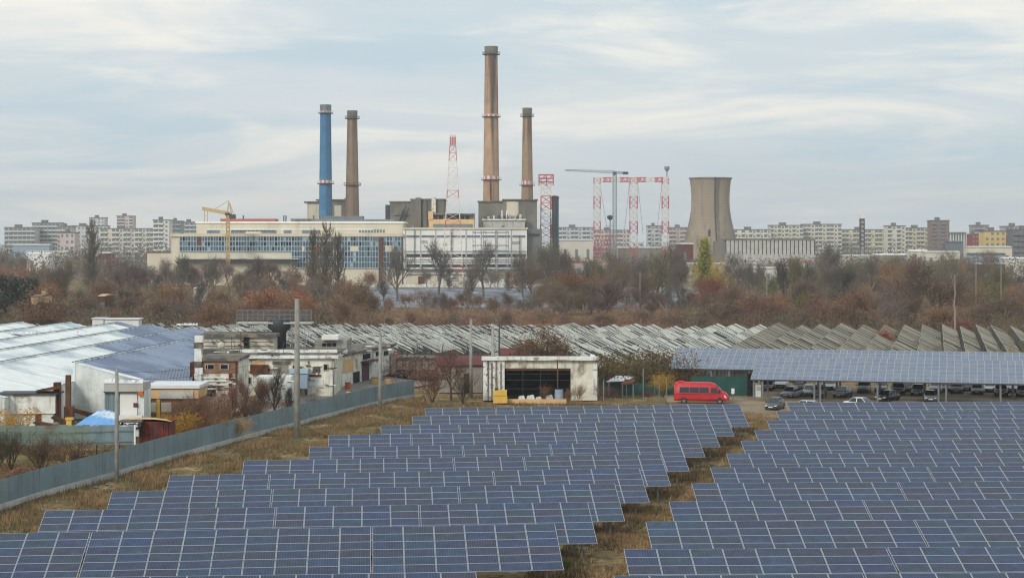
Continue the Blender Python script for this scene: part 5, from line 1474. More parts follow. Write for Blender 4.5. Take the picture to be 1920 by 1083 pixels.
# ---------------------------------------------------------------- power plant
def soot_mat(name, c, z0, z1, amt, c2, streakx=.9, band=.02, plume=0.0):
    m = mat(name, c, .9, .16, .15, c2=c2, mixs=.08, lo=.4, hi=.65)
    n, l = m.node_tree.nodes, m.node_tree.links
    b = n['Principled BSDF']; src = b.inputs['Base Color'].links[0].from_socket
    tc = n.new('ShaderNodeTexCoord'); mp = n.new('ShaderNodeMapping'); mp.inputs['Scale'].default_value = (streakx, streakx, band)
    nz = n.new('ShaderNodeTexNoise'); nz.inputs['Scale'].default_value = 1; nz.inputs['Detail'].default_value = 4
    l.new(tc.outputs['Object'], mp.inputs[0]); l.new(mp.outputs[0], nz.inputs['Vector'])
    r = n.new('ShaderNodeMapRange'); r.interpolation_type = 'SMOOTHSTEP'; r.inputs['From Min'].default_value = .42; r.inputs['From Max'].default_value = .62; l.new(nz.outputs['Fac'], r.inputs['Value'])
    sp = n.new('ShaderNodeSeparateXYZ'); l.new(tc.outputs['Object'], sp.inputs[0])
    g_ = n.new('ShaderNodeMapRange'); g_.interpolation_type = 'SMOOTHSTEP'; g_.inputs['From Min'].default_value = z0; g_.inputs['From Max'].default_value = z1; l.new(sp.outputs[2], g_.inputs['Value'])
    mu = n.new('ShaderNodeMath'); mu.operation = 'MULTIPLY'; l.new(r.outputs[0], mu.inputs[0]); l.new(g_.outputs[0], mu.inputs[1])
    m2 = n.new('ShaderNodeMath'); m2.operation = 'MULTIPLY'; m2.inputs[1].default_value = amt; l.new(mu.outputs[0], m2.inputs[0])
    x = n.new('ShaderNodeMix'); x.data_type = 'RGBA'; l.new(m2.outputs[0], x.inputs[0]); l.new(src, x.inputs[6]); x.inputs[7].default_value = (.03, .028, .026, 1)
    out = x.outputs[2]
    if plume > 0:      # one soot tongue running down from the mouth
        at_ = n.new('ShaderNodeMath'); at_.operation = 'ARCTAN2'; l.new(sp.outputs[1], at_.inputs[0]); l.new(sp.outputs[0], at_.inputs[1])
        d_ = n.new('ShaderNodeMath'); d_.operation = 'SUBTRACT'; d_.inputs[1].default_value = math.atan2(-1, .22); l.new(at_.outputs[0], d_.inputs[0])
        a_ = n.new('ShaderNodeMath'); a_.operation = 'ABSOLUTE'; l.new(d_.outputs[0], a_.inputs[0])
        wz = n.new('ShaderNodeMapRange'); wz.inputs['From Min'].default_value = z0 * .85; wz.inputs['From Max'].default_value = z1 + 8; wz.inputs['To Min'].default_value = -.05; wz.inputs['To Max'].default_value = plume; l.new(sp.outputs[2], wz.inputs['Value'])
        jn = n.new('ShaderNodeMapRange'); jn.inputs['To Min'].default_value = -.3; jn.inputs['To Max'].default_value = .3; l.new(nz.outputs['Fac'], jn.inputs['Value'])
        s1 = n.new('ShaderNodeMath'); s1.operation = 'ADD'; l.new(wz.outputs[0], s1.inputs[0]); l.new(jn.outputs[0], s1.inputs[1])
        s2 = n.new('ShaderNodeMath'); s2.operation = 'SUBTRACT'; l.new(s1.outputs[0], s2.inputs[0]); l.new(a_.outputs[0], s2.inputs[1])
        sm = n.new('ShaderNodeMapRange'); sm.interpolation_type = 'SMOOTHSTEP'; sm.inputs['From Min'].default_value = -.1; sm.inputs['From Max'].default_value = .3; sm.inputs['To Max'].default_value = .75; l.new(s2.outputs[0], sm.inputs['Value'])
        y = n.new('ShaderNodeMix'); y.data_type = 'RGBA'; l.new(sm.outputs[0], y.inputs[0]); l.new(out, y.inputs[6]); y.inputs[7].default_value = (.035, .033, .034, 1); out = y.outputs[2]
    l.new(out, b.inputs['Base Color'])
    return m
def chimney(label, x, Y, ytop, wt, ybot, wb, m, rings, rimm, name='chimney'):
    k = px(Y); C = Vector(((x - 960) / F * Y, Y, 0)); H = at(x, ytop, Y).z
    zb_ = at(x, ybot, Y).z; rt, rb = wt / 2 * k, wb / 2 * k
    slope = (rb - rt) / (H - zb_)
    rad = lambda z: rt + slope * (H - z)
    t = thing(name, label, 'chimney', C)
    n = 28
    prof = [(rad(z), z) for z in np.linspace(0, H, 26)]
    prof += [(rad(H) * .82, H), (rad(H) * .82, H - 4)]
    q = MB(); q.lathe(C, prof, n); q.build('shaft', m, t, smooth=True)
    zr = H - 14 * k
    q = MB(); q.lathe(C, [(rad(zr) + .06, zr), (rad(H) + .25, H - 1.0), (rad(H) + .3, H + .1), (rad(H) * .8, H + .12), (rad(H) * .8, H - 2)], n); q.build('rim', rimm, t, smooth=False)
    for (yr, style) in rings:
        z = at(x, yr, Y).z; r = rad(z)
        q = MB(); q.lathe(C, [(r - .1, z - .3), (r + 1.3, z - .3), (r + 1.3, z), (r - .1, z)], n); g_ = q.build('gallery', M['steel_dark'], t)
        q = MB()
        for i in range(n):
            a = 2 * math.pi * i / n; p = C + Vector((math.cos(a) * (r + 1.25), math.sin(a) * (r + 1.25), z))
            a2 = 2 * math.pi * (i + 1) / n; p2 = C + Vector((math.cos(a2) * (r + 1.25), math.sin(a2) * (r + 1.25), z))
            q.beam(p, p + Vector((0, 0, 1.2)), .1); q.beam(p + Vector((0, 0, 1.2)), p2 + Vector((0, 0, 1.2)), .1)
        q.build('gallery_rail', M['tower_white'] if style else M['steel_dark'], g_)
        if style:      # painted red and white warning blocks
            q = MB(); nb = 18
            for i in range(nb):
                a0 = 2 * math.pi * i / nb; a1 = 2 * math.pi * (i + 1) / nb
                q.lathe(C, [(r + .08, z + .1), (r + .06, z + style * k)], 2, i % 2, a0, a1)
            q.build('warning_band', [M['tower_white'], M['tower_red']], t)
    # ladder up the side
    q = MB()
    for sx in (-.25, .25): q.beam(C + Vector((rad(0) * .35 + sx, -rad(0) * .93 - .25, 0)), C + Vector((rad(H) * .35 + sx, -rad(H) * .93 - .25, H)), .07)
    q.build('ladder', M['steel_dark'], t)
    return t
YC = 1045
mb_ = soot_mat('chimney_blue', S(62, 118, 160), 0, 40, 0.0, S(76, 130, 168))
chimney('blue painted chimney with red and white bands', 610.5, YC, 197, 20, 400, 25, mb_, ((212, 5), (344, 6)), M['grey_metal'])
chimney('brown chimney right beside the blue one', 660.5, YC + 12, 208, 18, 400, 26, soot_mat('chimney_brown', S(150, 128, 106), 60, 75, .4, S(134, 114, 96)), ((222, 0), (347, 0)), M['plant_concrete'])
chimney('tallest tan chimney with a black soot streak from its top', 921, YC - 10, 88, 23.5, 395, 31, soot_mat('chimney_tall', S(186, 154, 126), 70, 122, .35, S(162, 132, 108), .5, .02, .8), ((102, 0), (219, 4), (337, 7)), M['plant_concrete'])
chimney('short tan chimney right of the tallest one', 988.5, YC + 5, 203, 16.5, 372, 22, soot_mat('chimney_short', S(166, 140, 114), 70, 84, .5, S(150, 126, 104)), ((218, 0), (347, 8)), M['plant_concrete'])
# rusty streaks run down below the lowest gallery of the tall chimney: a rusty pipe
C = Vector(((921 - 960) / F * (YC - 10), YC - 10, 0)); q = MB()
q.tube([at(919, 338, YC - 15.2), at(920, 372, YC - 15.4), at(926, 402, YC - 15.6)], .35, 6); o = q.build('rusty_pipe', M['rust'], None, (C.x, C.y - 5, 0)); tag(o, 'rusty pipe down the lower part of the tallest chimney', 'pipe')

Y = 940
hall2 = pthing('turbine_hall', 'long cream power plant hall with a glazed facade and stepped roof', 'building', 540, Y)
yb = ybase(Y)
MB().pbox(321, 754, 439, yb, Y, 45).build('wall', M['cream'], hall2)
MB().pbox(319, 756, 438, 443.5, Y - .9, 46).build('parapet', M['cream'], hall2)
MB().pbox(368, 755, 416, 438, Y + 14, 40).build('upper_storey', M['cream'], hall2)
MB().pbox(366, 757, 415, 418.5, Y + 13.4, 41).build('upper_parapet', M['plant_white'], hall2)
MB().pbox(388, 700, 429, 431, Y + 13.7, .6).build('upper_ledge', M['plant_white'], hall2)
MB().pbox(276, 322, 473, yb, Y + 4, 30).build('low_wing', M['cream'], hall2)
MB().pbox(274, 322, 470.5, 473.5, Y + 3.5, 31).build('low_wing_parapet', M['bitumen'], hall2)
MB().pbox(330, 560, 484, 486, Y - 6, 6.5).build('low_canopy', M['pale_concrete'], hall2)
MB().pbox(330, 560, 489, 494, Y - 1, .9).build('low_window_strip', M['apart_window'], hall2)
# glazing: recessed bands, mullions proud of them
MB().pbox(336, 753, 443.5, 471, Y - .25, .35).build('glazing', M['blue_glass'], hall2)
MB().pbox(547, 753, 471, 502, Y - .25, .35).build('glazing', M['blue_glass'], hall2)
R = random.Random(17)
i = 0; xx = 336.0
while xx < 753:
    bot = 471 if xx < 546 else 502
    MB().pbox(xx, xx + (1.5 if i % 4 == 0 else 1.0), 443, bot, Y - .6, .5).build('mullion', M['mullion'], hall2)
    xx += 5.25; i += 1
for i in range(150):      # odd panes: replaced, blinded, open or broken
    c_ = R.randrange(79); x0 = 336 + c_ * 5.25 + 1.2; r_ = R.randrange(3) if c_ < 41 else R.randrange(6)
    y0 = (443.9, 453.2, 462.6, 471.9, 481.8, 492.3)[r_]
    MB().pbox(x0, x0 + 3.9, y0, y0 + 7.9, Y - .31, .05).build('pane', M[R.choice(['dark_glass', 'dark_glass', 'apart_window', 'mullion', 'dark', 'blue_grey_paint'])], hall2)
for yy in (443, 452.3, 461.7, 471): MB().pbox(336, 753, yy - .8, yy + .8, Y - .7, .6).build('transom', M['mullion'], hall2)
for yy in (481, 491.5, 502): MB().pbox(547, 753, yy - .7, yy + .7, Y - .7, .6).build('transom', M['mullion'], hall2)
for (x0, x1, y0, y1, m) in ((566, 571, 462, 471, 'cream'), (657, 672, 461, 471, 'cream'), (586, 596, 463, 472, 'orange'), (722, 738, 460, 472, 'cream'), (700, 712, 444, 452, 'apart_window'), (369, 377, 440, 460, 'dark_red_roof')):
    MB().pbox(x0, x1, y0, y1, Y - .75, .2).build('infill_panel', M[m], hall2)
MB().pbox(710, 717, 445, yb, Y - 2.2, 1.6).build('rust_stack', M['rust'], hall2)
for x0, x1 in ((388, 412), (433, 460), (490, 518), (532, 546), (566, 600)):
    MB().pbox(x0, x1, 431.5, 437, Y + 13.8, .3).build('window', M['apart_window'], hall2)
for i in range(9):
    MB().pbox(673 + i * 5.6, 676.6 + i * 5.6, 430.5, 436, Y + 13.8, .3).build('window', M['apart_window'], hall2)
for i in range(11):
    MB().pbox(434 + i * 7.5, 440 + i * 7.5, 431, 433.5, Y + 13.75, .3).build('roof_vent', M['steel_dark'], hall2)
# roof top sheds on the upper storey
for x0, x1, y0, m in ((413, 516, 410, 'roof_red'), (545, 590, 410, 'bitumen'), (590, 740, 411, 'grey_metal')):
    MB().pbox(x0, x1, y0, 416, Y + 24, 14).build('roof_shed', M[m], hall2)
for x in (456, 532, 536, 588): MB().pbox(x - 1, x + 1, 404, 416, Y + 26, .9).build('roof_stack', M['steel_dark'], hall2)
# grey sphere-like filter roof at blue chimney foot
MB().pbox(600, 680, 405, 416, Y + 30, 10).build('roof_shed', M['grey_metal'], hall2)

white = pthing('white_process_hall', 'white panelled plant hall with dark window strips, right of the glazed facade', 'building', 880, Y)
MB().pbox(755.5, 988, 428, yb, Y + 1, 44).build('wall', M['plant_white'], white)
MB().pbox(755, 990, 426.5, 430, Y + .3, 45).build('parapet', M['cream'], white)
MB().pbox(988.5, 1016, 429, yb, Y + 6, 36).build('grey_end', M['apart_dark'], white)
for i in range(8):
    x0 = 762 + i * 28.4
    MB().pbox(x0, x0 + 24, 441, 444.5, Y + .6, .5).build('window_strip', M['apart_window'], white)
    MB().pbox(x0, x0 + 25, 476, 481.5, Y + .6, .5).build('window_strip', M['dark_glass'], white)
    MB().pbox(x0, x0 + 25, 495.5, 500.5, Y + .6, .5).build('window_strip', M['dark_glass'], white)
    MB().pbox(x0 - 2.8, x0 - 1.6, 431, 503, Y + .55, .6).build('panel_joint', M['pale_concrete'], white)
for yy in (470, 486, 490): MB().pbox(757, 987, yy, yy + 1, Y + .4, .7).build('ledge', M['pale_concrete'], white)
MB().pbox(757, 987, 503, 505, Y - 3, 4.2).build('canopy', M['pale_concrete'], white)
MB().pbox(757, 987, 512, 514, Y - 1, 2.2).build('ledge', M['pale_concrete'], white)
MB().pbox(990, 1012, 438, 443, Y + 5.6, .5).build('window_strip', M['dark_glass'], white)
for x, y0, y1 in ((776, 430, 503), (846, 430, 470), (974, 444, 503), (866, 482, 503)): MB().pbox(x, x + 1.1, y0, y1, Y - .2, .6).build('downpipe', M['steel_dark'], white)
for x, y0, w_ in ((790, 450, 12), (830, 455, 8), (960, 452, 14), (868, 488, 10)): MB().pbox(x, x + w_, y0, y0 + 5, Y + .7, .4).build('patched_panel', M['pale_concrete'], white)
for x in (770, 812, 858, 940): MB().pbox(x, x + 6, 422, 427, Y + 8, 4).build('roof_vent', M['grey_metal'], white)
# steel pipe rack frame before the white hall
Yr = 925
rack = pthing('pipe_rack', 'grey steel frame with four lattice legs in front of the white hall', 'frame', 919, Yr)
for x in (889, 909, 931, 951):
    q = MB()
    for s in (-2.2, 2.2): q.beam(at(x + s, ybase(Yr), Yr), at(x + s, 433, Yr), .28)
    for j in range(11):
        y0 = 434 + j * 9; q.beam(at(x - 2.2, y0, Yr), at(x + 2.2, y0 + 4, Yr), .18); q.beam(at(x - 2.2, y0, Yr), at(x + 2.2, y0, Yr), .18)
    q.build('lattice_leg', M['crane_grey'], rack)
for yy in (431, 436, 460, 470):
    q = MB(); q.beam(at(886, yy, Yr), at(954, yy, Yr), .5); q.build('cross_beam', M['crane_grey'], rack)
# ground-level walls
Yw = 905
t = pthing('plant_perimeter_wall', 'long white perimeter wall in front of the power plant', 'wall', 880, Yw)
for i in range(15):
    x0 = 668 + i * 24; MB().pbox(x0, x0 + 23.5, 533 - (i % 3) * .4, ybase(Yw), Yw, .4).build('wall_panel', M['plaster_white'], t)
t = pthing('gate_lodge', 'cream lodge with rusty door at the plant wall', 'building', 800, 915)
MB().pbox(760, 870, 514, ybase(915), 915, 10).build('wall', M['cream'], t); MB().pbox(756, 874, 511, 514, 914, 12).build('roof', M['pale_concrete'], t)
MB().pbox(784, 796, 518, ybase(915), 914.8, .3).build('door', M['rust'], t); MB().pbox(820, 860, 519, 527, 914.8, .3).build('window', M['apart_window'], t)
# boiler houses behind
def block(name, label, Y, parts, cat='building'):
    xs_ = [p[0] for p in parts] + [p[1] for p in parts]
    t = pthing(name, label, cat, sum(xs_) / len(xs_), Y)
    for p in parts:
        x0, x1, y0, y1, dy_, dep, m, nm = p
        MB().pbox(x0, x1, y0, ybase(Y + dy_) if y1 is None else y1, Y + dy_, dep).build(nm, M[m], t)
    return t
block('boiler_house', 'cream and grey boiler block behind the blue chimney', 1070,
      [(576, 601, 380, None, 0, 30, 'cream', 'wall'), (570, 604, 377.5, 380.5, -1, 32, 'bitumen', 'roof'), (601, 652, 376, None, 4, 30, 'plant_concrete', 'wall'), (592, 652, 373.5, 376.2, 3, 31, 'bitumen', 'roof'),
       (627, 640, 385, 405, 3.7, .4, 'cream', 'pale_panel'), (646, 648, 371, 374, 5, 3, 'bitumen', 'vent')])
block('bunker_house', 'dark grey windowless concrete bunker block left of the lattice mast', 1010,
      [(731, 772, 379, None, 0, 30, 'plant_concrete', 'wall'), (730, 773, 377, 379.5, -.6, 31, 'bitumen', 'roof_edge'), (770.5, 833, 374, None, -3, 34, 'plant_concrete', 'wall'), (769, 835, 372.5, 375, -3.6, 35, 'bitumen', 'roof_edge'),
       (779, 789, 370.5, None, -5, 3, 'plant_concrete', 'stair_shaft'), (809, 817, 370, 400, -5, 3, 'plaster', 'stair_shaft'), (722.5, 730, 384, None, 4, 14, 'steel_dark', 'steel_duct'),
       (739, 770, 403, 404.2, -.4, .4, 'steel_dark', 'stair_flight'), (790, 792, 376, 425, -3.3, .4, 'steel_dark', 'downpipe'), (800, 801.5, 376, 425, -3.3, .4, 'steel_dark', 'downpipe')])
q = MB()
for (a_, b_) in (((742, 425), (760, 398)), ((748, 425), (756, 392)), ((752, 410), (762, 385))): q.beam(at(*a_, 1008), at(*b_, 1008), .7)
o = q.build('conveyor_struts', M['steel_dark'], None, at(750, ybase(1008), 1008)); tag(o, 'dark slanting steel struts before the bunker block', 'frame')
t = block('tan_platform_building', 'tan open-sided platform building under the lattice mast', 975,
      [(804, 889, 411, None, 0, 22, 'tan', 'wall'), (803, 812, 396, 412, 0, 22, 'tan', 'side_tower'), (812, 889, 400, 402.5, 0, 20, 'bitumen', 'roof'), (880, 889, 401, 411, 2, 18, 'plant_concrete', 'end_wall'),
       (812, 880, 402, 411, 12, 1, 'dark', 'dark_bay'), (812, 886, 420, 426, -.3, .5, 'apart_window', 'window_strip')])
R = random.Random(6)
for i in range(12): MB().pbox(814 + i * 5.6, 817.5 + i * 5.6, 403.5 + R.uniform(0, 2), 411, 978 + R.uniform(0, 4), 2).build('machine', M[R.choice(['rust', 'grey_metal', 'steel_dark', 'cream'])], t)
t = block('chimney_base_house', 'grey-tan concrete house around the foot of the two right chimneys', 1000,
      [(897, 942, 378, None, 10, 34, 'plant_concrete', 'wall'), (895, 944, 376.5, 378.5, 9, 36, 'bitumen', 'roof_edge'), (943, 1007, 375, None, 6, 36, 'plant_concrete', 'wall'), (941.5, 1008.5, 373, 375.4, 5, 38, 'bitumen', 'roof_edge'),
       (950, 972, 378, 405, 5.7, .4, 'cream', 'pale_panel'), (906, 984, 413, None, -8, 10, 'pale_concrete', 'machine_deck'), (904, 986, 410.5, 413, -9, 12, 'plaster', 'deck_edge'), (986, 1007, 385, None, 3, 4, 'plant_concrete', 'stair_shaft')])
for i in range(15): MB().pbox(909 + i * 5, 912.6 + i * 5, 401 + R.uniform(0, 5), 410.5, 993 + R.uniform(0, 4), 2).build('machine', M[R.choice(['grey_metal', 'steel_dark', 'pale_concrete', 'white'])], t)
for x in (940, 949): MB().pbox(x, x + 2, 394, 410, 992, 1.2).build('silver_stack', M['white'], t)
q = MB()
for x in range(908, 984, 4): q.beam(at(x, 410.5, 991), at(x, 405.5, 991), .15)
for yy in (405.5, 408): q.beam(at(908, yy, 991), at(984, yy, 991), .15)
q.build('deck_rail', M['steel_dark'], t)
# dark silo
Y = 1060; P = Vector(((1039.5 - 960) / F * Y, Y, 0)); t = thing('silo', 'dark blue-grey cylindrical silo right of the plant', 'silo', P)
h = at(1039, 369, Y).z; r = 8.2 * px(Y)
mm('silo', S(82, 96, 110), .6, .15, .2)
MB().lathe(P, [(r, 0), (r, h), (r * .96, h + .4), (0, h + .8)], 24).build('drum', M['silo'], t, smooth=False)
MB().lathe((P.x, P.y, h - .4), [(r + .15, -.3), (r + .3, 0), (r + .15, .3)], 24).build('rim', M['dark_red_roof'], t)
for sx in (-.5, .5): MB().beam((P.x + sx * r, P.y - r * .9, 0), (P.x + sx * r, P.y - r * .9, h), .3).build('rib', M['steel_dark'], t)

# ---------------------------------------------------------------- lattice masts and cranes
def lattice(par, nm, C, levels, w_of, leg, brace, matf):
    """square lattice tower; levels = heights, w_of(z) = width; one mesh per painted section"""
    for j in range(len(levels) - 1):
        z0, z1 = levels[j], levels[j + 1]; w0, w1 = w_of(z0) / 2, w_of(z1) / 2; q = MB()
        cs0 = [Vector((C.x + sx * w0, C.y + sy * w0, z0)) for sx, sy in ((-1, -1), (1, -1), (1, 1), (-1, 1))]
        cs1 = [Vector((C.x + sx * w1, C.y + sy * w1, z1)) for sx, sy in ((-1, -1), (1, -1), (1, 1), (-1, 1))]
        for a_, b_ in zip(cs0, cs1): q.beam(a_, b_, leg)
        for s in range(4):
            s2 = (s + 1) % 4
            q.beam(cs0[s], cs1[s2], brace); q.beam(cs0[s2], cs1[s], brace); q.beam(cs1[s], cs1[s2], brace)
        q.build(nm, matf(j), par)
RW = lambda j: M['tower_red'] if (j // 2) % 2 else M['tower_white']
Y = 898; C = Vector(((849 - 960) / F * Y, Y, 0)); k = px(Y); H = at(849, 253, Y).z
t = thing('lattice_mast', 'tall red and white lattice mast in front of the plant', 'mast', C)
lv = list(np.linspace(0, H * .93, 20))
lattice(t, 'lattice_section', C, lv, lambda z: 8.2 * (1 - z / H) + 2.3, .26, .12, lambda j: M['tower_red'] if j in (2, 8, 12, 17, 18) else M['tower_white'])
MB().box(C.x - 1.5, C.y - 1.5, H * .93, C.x + 1.5, C.y + 1.5, H).build('antenna_cage', M['tower_white'], t)
for sx in (-1, 0, 1): MB().box(C.x + sx * 1.1 - .3, C.y - 1.75, H * .935, C.x + sx * 1.1 + .3, C.y - 1.5, H * .985).build('antenna_panel', M['tower_red'], t)
Y = 1050; C = Vector(((1024 - 960) / F * Y, Y, 0)); H = at(1024, 341, Y).z
t = thing('red_lattice_tower', 'stout red and white lattice tower beside the dark silo', 'mast', C)
lattice(t, 'lattice_section', C, list(np.linspace(0, H, 15)), lambda z: 5.4 + 1.6 * (1 - z / H), .6, .32, lambda j: M['tower_red'] if j % 4 in (2, 3) else M['tower_white'])
q = MB(); H2 = at(1024, 328, Y).z
for z in (H, (H + H2) / 2, H2):
    for a_, b_ in (((-4, -4), (4, -4)), ((4, -4), (4, 4)), ((4, 4), (-4, 4)), ((-4, 4), (-4, -4))): q.beam((C.x + a_[0], C.y + a_[1], z), (C.x + b_[0], C.y + b_[1], z), .55)
for sx, sy in ((-4, -4), (4, -4), (4, 4), (-4, 4), (0, -4)): q.beam((C.x + sx, C.y + sy, H - 2), (C.x + sx, C.y + sy, H2), .55)
for a_, b_ in (((-4, -4), (0, -4)), ((0, -4), (4, -4))): q.beam((C.x + a_[0], C.y + a_[1], H), (C.x + b_[0], C.y + b_[1], H2), .5)
q.build('head_frame', M['tower_red'], t)
# triple portal
Y = 1150; k = px(Y)
portal = pthing('lattice_portal', 'red and white lattice portal with three legs and a top girder', 'gantry', 1184, Y)
zt = at(1184, 341, Y).z; ztop = at(1184, 333, Y).z
for x, wpx in ((1119.5, 12), (1188, 14), (1247.5, 12)):
    C = Vector(((x - 960) / F * Y, Y, 0))
    lattice(portal, 'leg_section', C, list(np.linspace(0, ztop, 17)), lambda z: wpx * k, .46, .17, lambda j: M['tower_red'] if (j % 4) in (0, 3) and j > 1 else M['tower_white'])
n = 26; A = at(1114, 338, Y); B = at(1254, 338, Y)
for dy_ in (-2, 2):
    q = MB()
    for i in range(n):
        p0 = A.lerp(B, i / n); p1 = A.lerp(B, (i + 1) / n); mi = 0 if (i // 3) % 2 else 1
        a0 = Vector((p0.x, Y + dy_, zt)); a1 = Vector((p1.x, Y + dy_, zt)); b0 = Vector((p0.x, Y + dy_, ztop)); b1 = Vector((p1.x, Y + dy_, ztop))
        for (u_, v_) in ((a0, a1), (b0, b1)): q.beam(u_, v_, .42, m=mi)
        q.beam(a0, b1 if i % 2 else b0, .28, m=mi); q.beam(b0, a1, .28, m=mi)
    q.build('girder_truss', [M['tower_red'], M['tower_white']], portal)
for (xa, ya, xb, yb_) in ((1126, 352, 1140, 440), (1180, 345, 1170, 440), (1196, 345, 1206, 440), (1241, 345, 1232, 432)):
    MB().beam(at(xa, ya, Y), at(xb, yb_, Y), .22).build('stay', M['crane_grey'], portal)
C = at(1250.5, 332, Y); q = MB(); q.tube([C, at(1250.5, 322, Y)], .35, 6); q.lathe(at(1250.5, 322, Y), [(.4, 0), (1.6, 1.6), (1.6, 3.2), (0, 3.4)], 10)
q.build('lightning_head', M['crane_grey'], portal)
q = MB()
for i in range(7): q.beam(at(1112 + i * 6, 442, 1120), at(1118 + i * 6, 470, 1120), .32); q.beam(at(1118 + i * 6, 442, 1120), at(1112 + i * 6, 470, 1120), .32)
for yy in (442, 456, 470): q.beam(at(1112, yy, 1120), at(1156, yy, 1120), .4)
o = q.build('red_framework', M['tower_red'], None, at(1134, ybase(1120), 1120)); tag(o, 'red steel framework at the foot of the left portal leg', 'frame')
# grey tower crane
Y = 1100; x = 1152.5; C = Vector(((x - 960) / F * Y, Y, 0)); zj = at(x, 325, Y).z
t = thing('tower_crane', 'grey tower crane with long thin jib above the red portal', 'crane', C)
lattice(t, 'mast_section', C, list(np.linspace(0, zj, 22)), lambda z: 2.0, .38, .2, lambda j: M['crane_grey'])
def jib(par, A, B, h0, h1, m, nm, n=18, th=.22):
    q = MB(); w = .7
    for i in range(n):
        p0, p1 = A.lerp(B, i / n), A.lerp(B, (i + 1) / n); ha, hb = h0 + (h1 - h0) * i / n, h0 + (h1 - h0) * (i + 1) / n
        for s in (-w, w):
            q.beam(p0 + Vector((0, s, 0)), p1 + Vector((0, s, 0)), th); q.beam(p0 + Vector((0, s, 0)), p0.lerp(p1, .5) + Vector((0, 0, (ha + hb) / 2)), th * .7); q.beam(p0.lerp(p1, .5) + Vector((0, 0, (ha + hb) / 2)), p1 + Vector((0, s, 0)), th * .7)
        q.beam(p0 + Vector((0, 0, ha)), p1 + Vector((0, 0, hb)), th)
    q.build(nm, m, par)
jib(t, at(1152, 325, Y), at(1060, 320, Y), 1.6, .6, M['crane_grey'], 'jib', 24)
jib(t, at(1153, 325, Y), at(1177, 326, Y), 1.2, 1.0, M['crane_grey'], 'counter_jib', 7, .3)
MB().pbox(1168, 1178, 322, 327, Y - 1, 2).build('counterweight', M['steel_dark'], t)
MB().pbox(1149, 1156, 322, 328, Y - 1, 2).build('slewing_head', M['steel_dark'], t)
# short mast with dish head
P = Vector(((1144 - 960) / F * 1120, 1120, 0)); t = thing('signal_mast', 'short grey mast with dark round head beside the tower crane', 'mast', P); h = at(1144, 410, 1120).z
MB().tube([P, P + Vector((0, 0, h))], [.5, .3], 8).build('shaft', M['crane_grey'], t)
MB().lathe(P + Vector((0, 0, h - 1)), [(.3, 0), (1.9, 1.5), (1.9, 2.6), (.4, 3.2), (0, 3.2)], 12).build('head', M['steel_dark'], t)
MB().beam(P + Vector((-3, 0, h - 4.5)), P + Vector((3, 0, h - 4.5)), .3).build('cross_arm', M['crane_grey'], t)
# yellow crane left
Y = 925; x = 427.5; C = Vector(((x - 960) / F * Y, Y, 0)); zj = at(x, 403, Y).z
t = thing('yellow_crane', 'yellow tower crane with short heavy jib left of the plant', 'crane', C)
lattice(t, 'mast_section', C, list(np.linspace(0, zj, 16)), lambda z: 1.5, .32, .16, lambda j: M['crane_yellow'])
q = MB(); A, B = at(429, 400, Y), at(379, 391, Y); dv = (B - A)
q.hexa([A + Vector((0, -.8, -1)), B + Vector((0, -.7, -.8)), B + Vector((0, .7, -.8)), A + Vector((0, .8, -1)), A + Vector((0, -.8, .9)), B + Vector((0, -.7, .9)), B + Vector((0, .7, .9)), A + Vector((0, .8, .9))])
q.build('jib_girder', M['crane_yellow'], t)
q = MB(); top = at(429, 376, Y)
for s in (-1, 1): q.beam(at(426, 403, Y) + Vector((0, s, 0)), top, .35); q.beam(at(434, 402, Y) + Vector((0, s, 0)), top, .35)
q.build('a_frame', M['crane_yellow'], t)
q = MB(); q.beam(top, at(400, 394, Y), .14); q.beam(top, at(438, 402, Y), .16); q.build('tie_rope', M['steel_dark'], t)
MB().pbox(430, 441, 402, 410, Y - 1.2, 2.4).build('counterweight', M['steel_dark'], t)
MB().pbox(422, 431, 399, 404, Y - 1.3, 2.6).build('slewing_ring', M['rust'], t)
q = MB()
for s in (383.5, 389): q.beam(at(s, 394, Y), at(s, 416, Y), .3)
q.beam(at(383.5, 405, Y), at(389, 405, Y), .2); q.build('hook_block', M['crane_yellow'], t)

# ---------------------------------------------------------------- cooling tower and fin wall
Y = 1400; k = px(Y); C = Vector(((1332 - 960) / F * Y, Y, 0))
t = thing('cooling_tower', 'grey-brown concrete cooling tower with a dark streak down its side', 'cooling tower', C)
zt = at(1332, 333.5, Y).z
key = [(333.5, 39.2), (337, 38.6), (350, 36.9), (365, 35.8), (378, 35.6), (392, 36.3), (408, 38.6), (424, 42.0), (440, 46.2), (456, 49.5), (472, 52.2), (490, 54.5)]
prof = [(r_ * k, at(0, y_, Y).z) for y_, r_ in key[::-1]]
m = mat('tower_concrete', S(156, 142, 124), .92, .14, .06, c2=S(134, 122, 108), mixs=.025, streak=.35, sscale=(.25, .25, .012))
n_, l_ = m.node_tree.nodes, m.node_tree.links
b_ = n_['Principled BSDF']; src = b_.inputs['Base Color'].links[0].from_socket
tc_ = n_.new('ShaderNodeTexCoord'); sp_ = n_.new('ShaderNodeSeparateXYZ'); l_.new(tc_.outputs['Object'], sp_.inputs[0])
def lines(sock, per, wdt):
    a_ = n_.new('ShaderNodeMath'); a_.operation = 'MULTIPLY'; a_.inputs[1].default_value = 1 / per; l_.new(sock, a_.inputs[0])
    f_ = n_.new('ShaderNodeMath'); f_.operation = 'FRACT'; l_.new(a_.outputs[0], f_.inputs[0])
    c_ = n_.new('ShaderNodeMath'); c_.operation = 'LESS_THAN'; c_.inputs[1].default_value = wdt; l_.new(f_.outputs[0], c_.inputs[0]); return c_.outputs[0]
at2 = n_.new('ShaderNodeMath'); at2.operation = 'ARCTAN2'; l_.new(sp_.outputs[1], at2.inputs[0]); l_.new(sp_.outputs[0], at2.inputs[1])
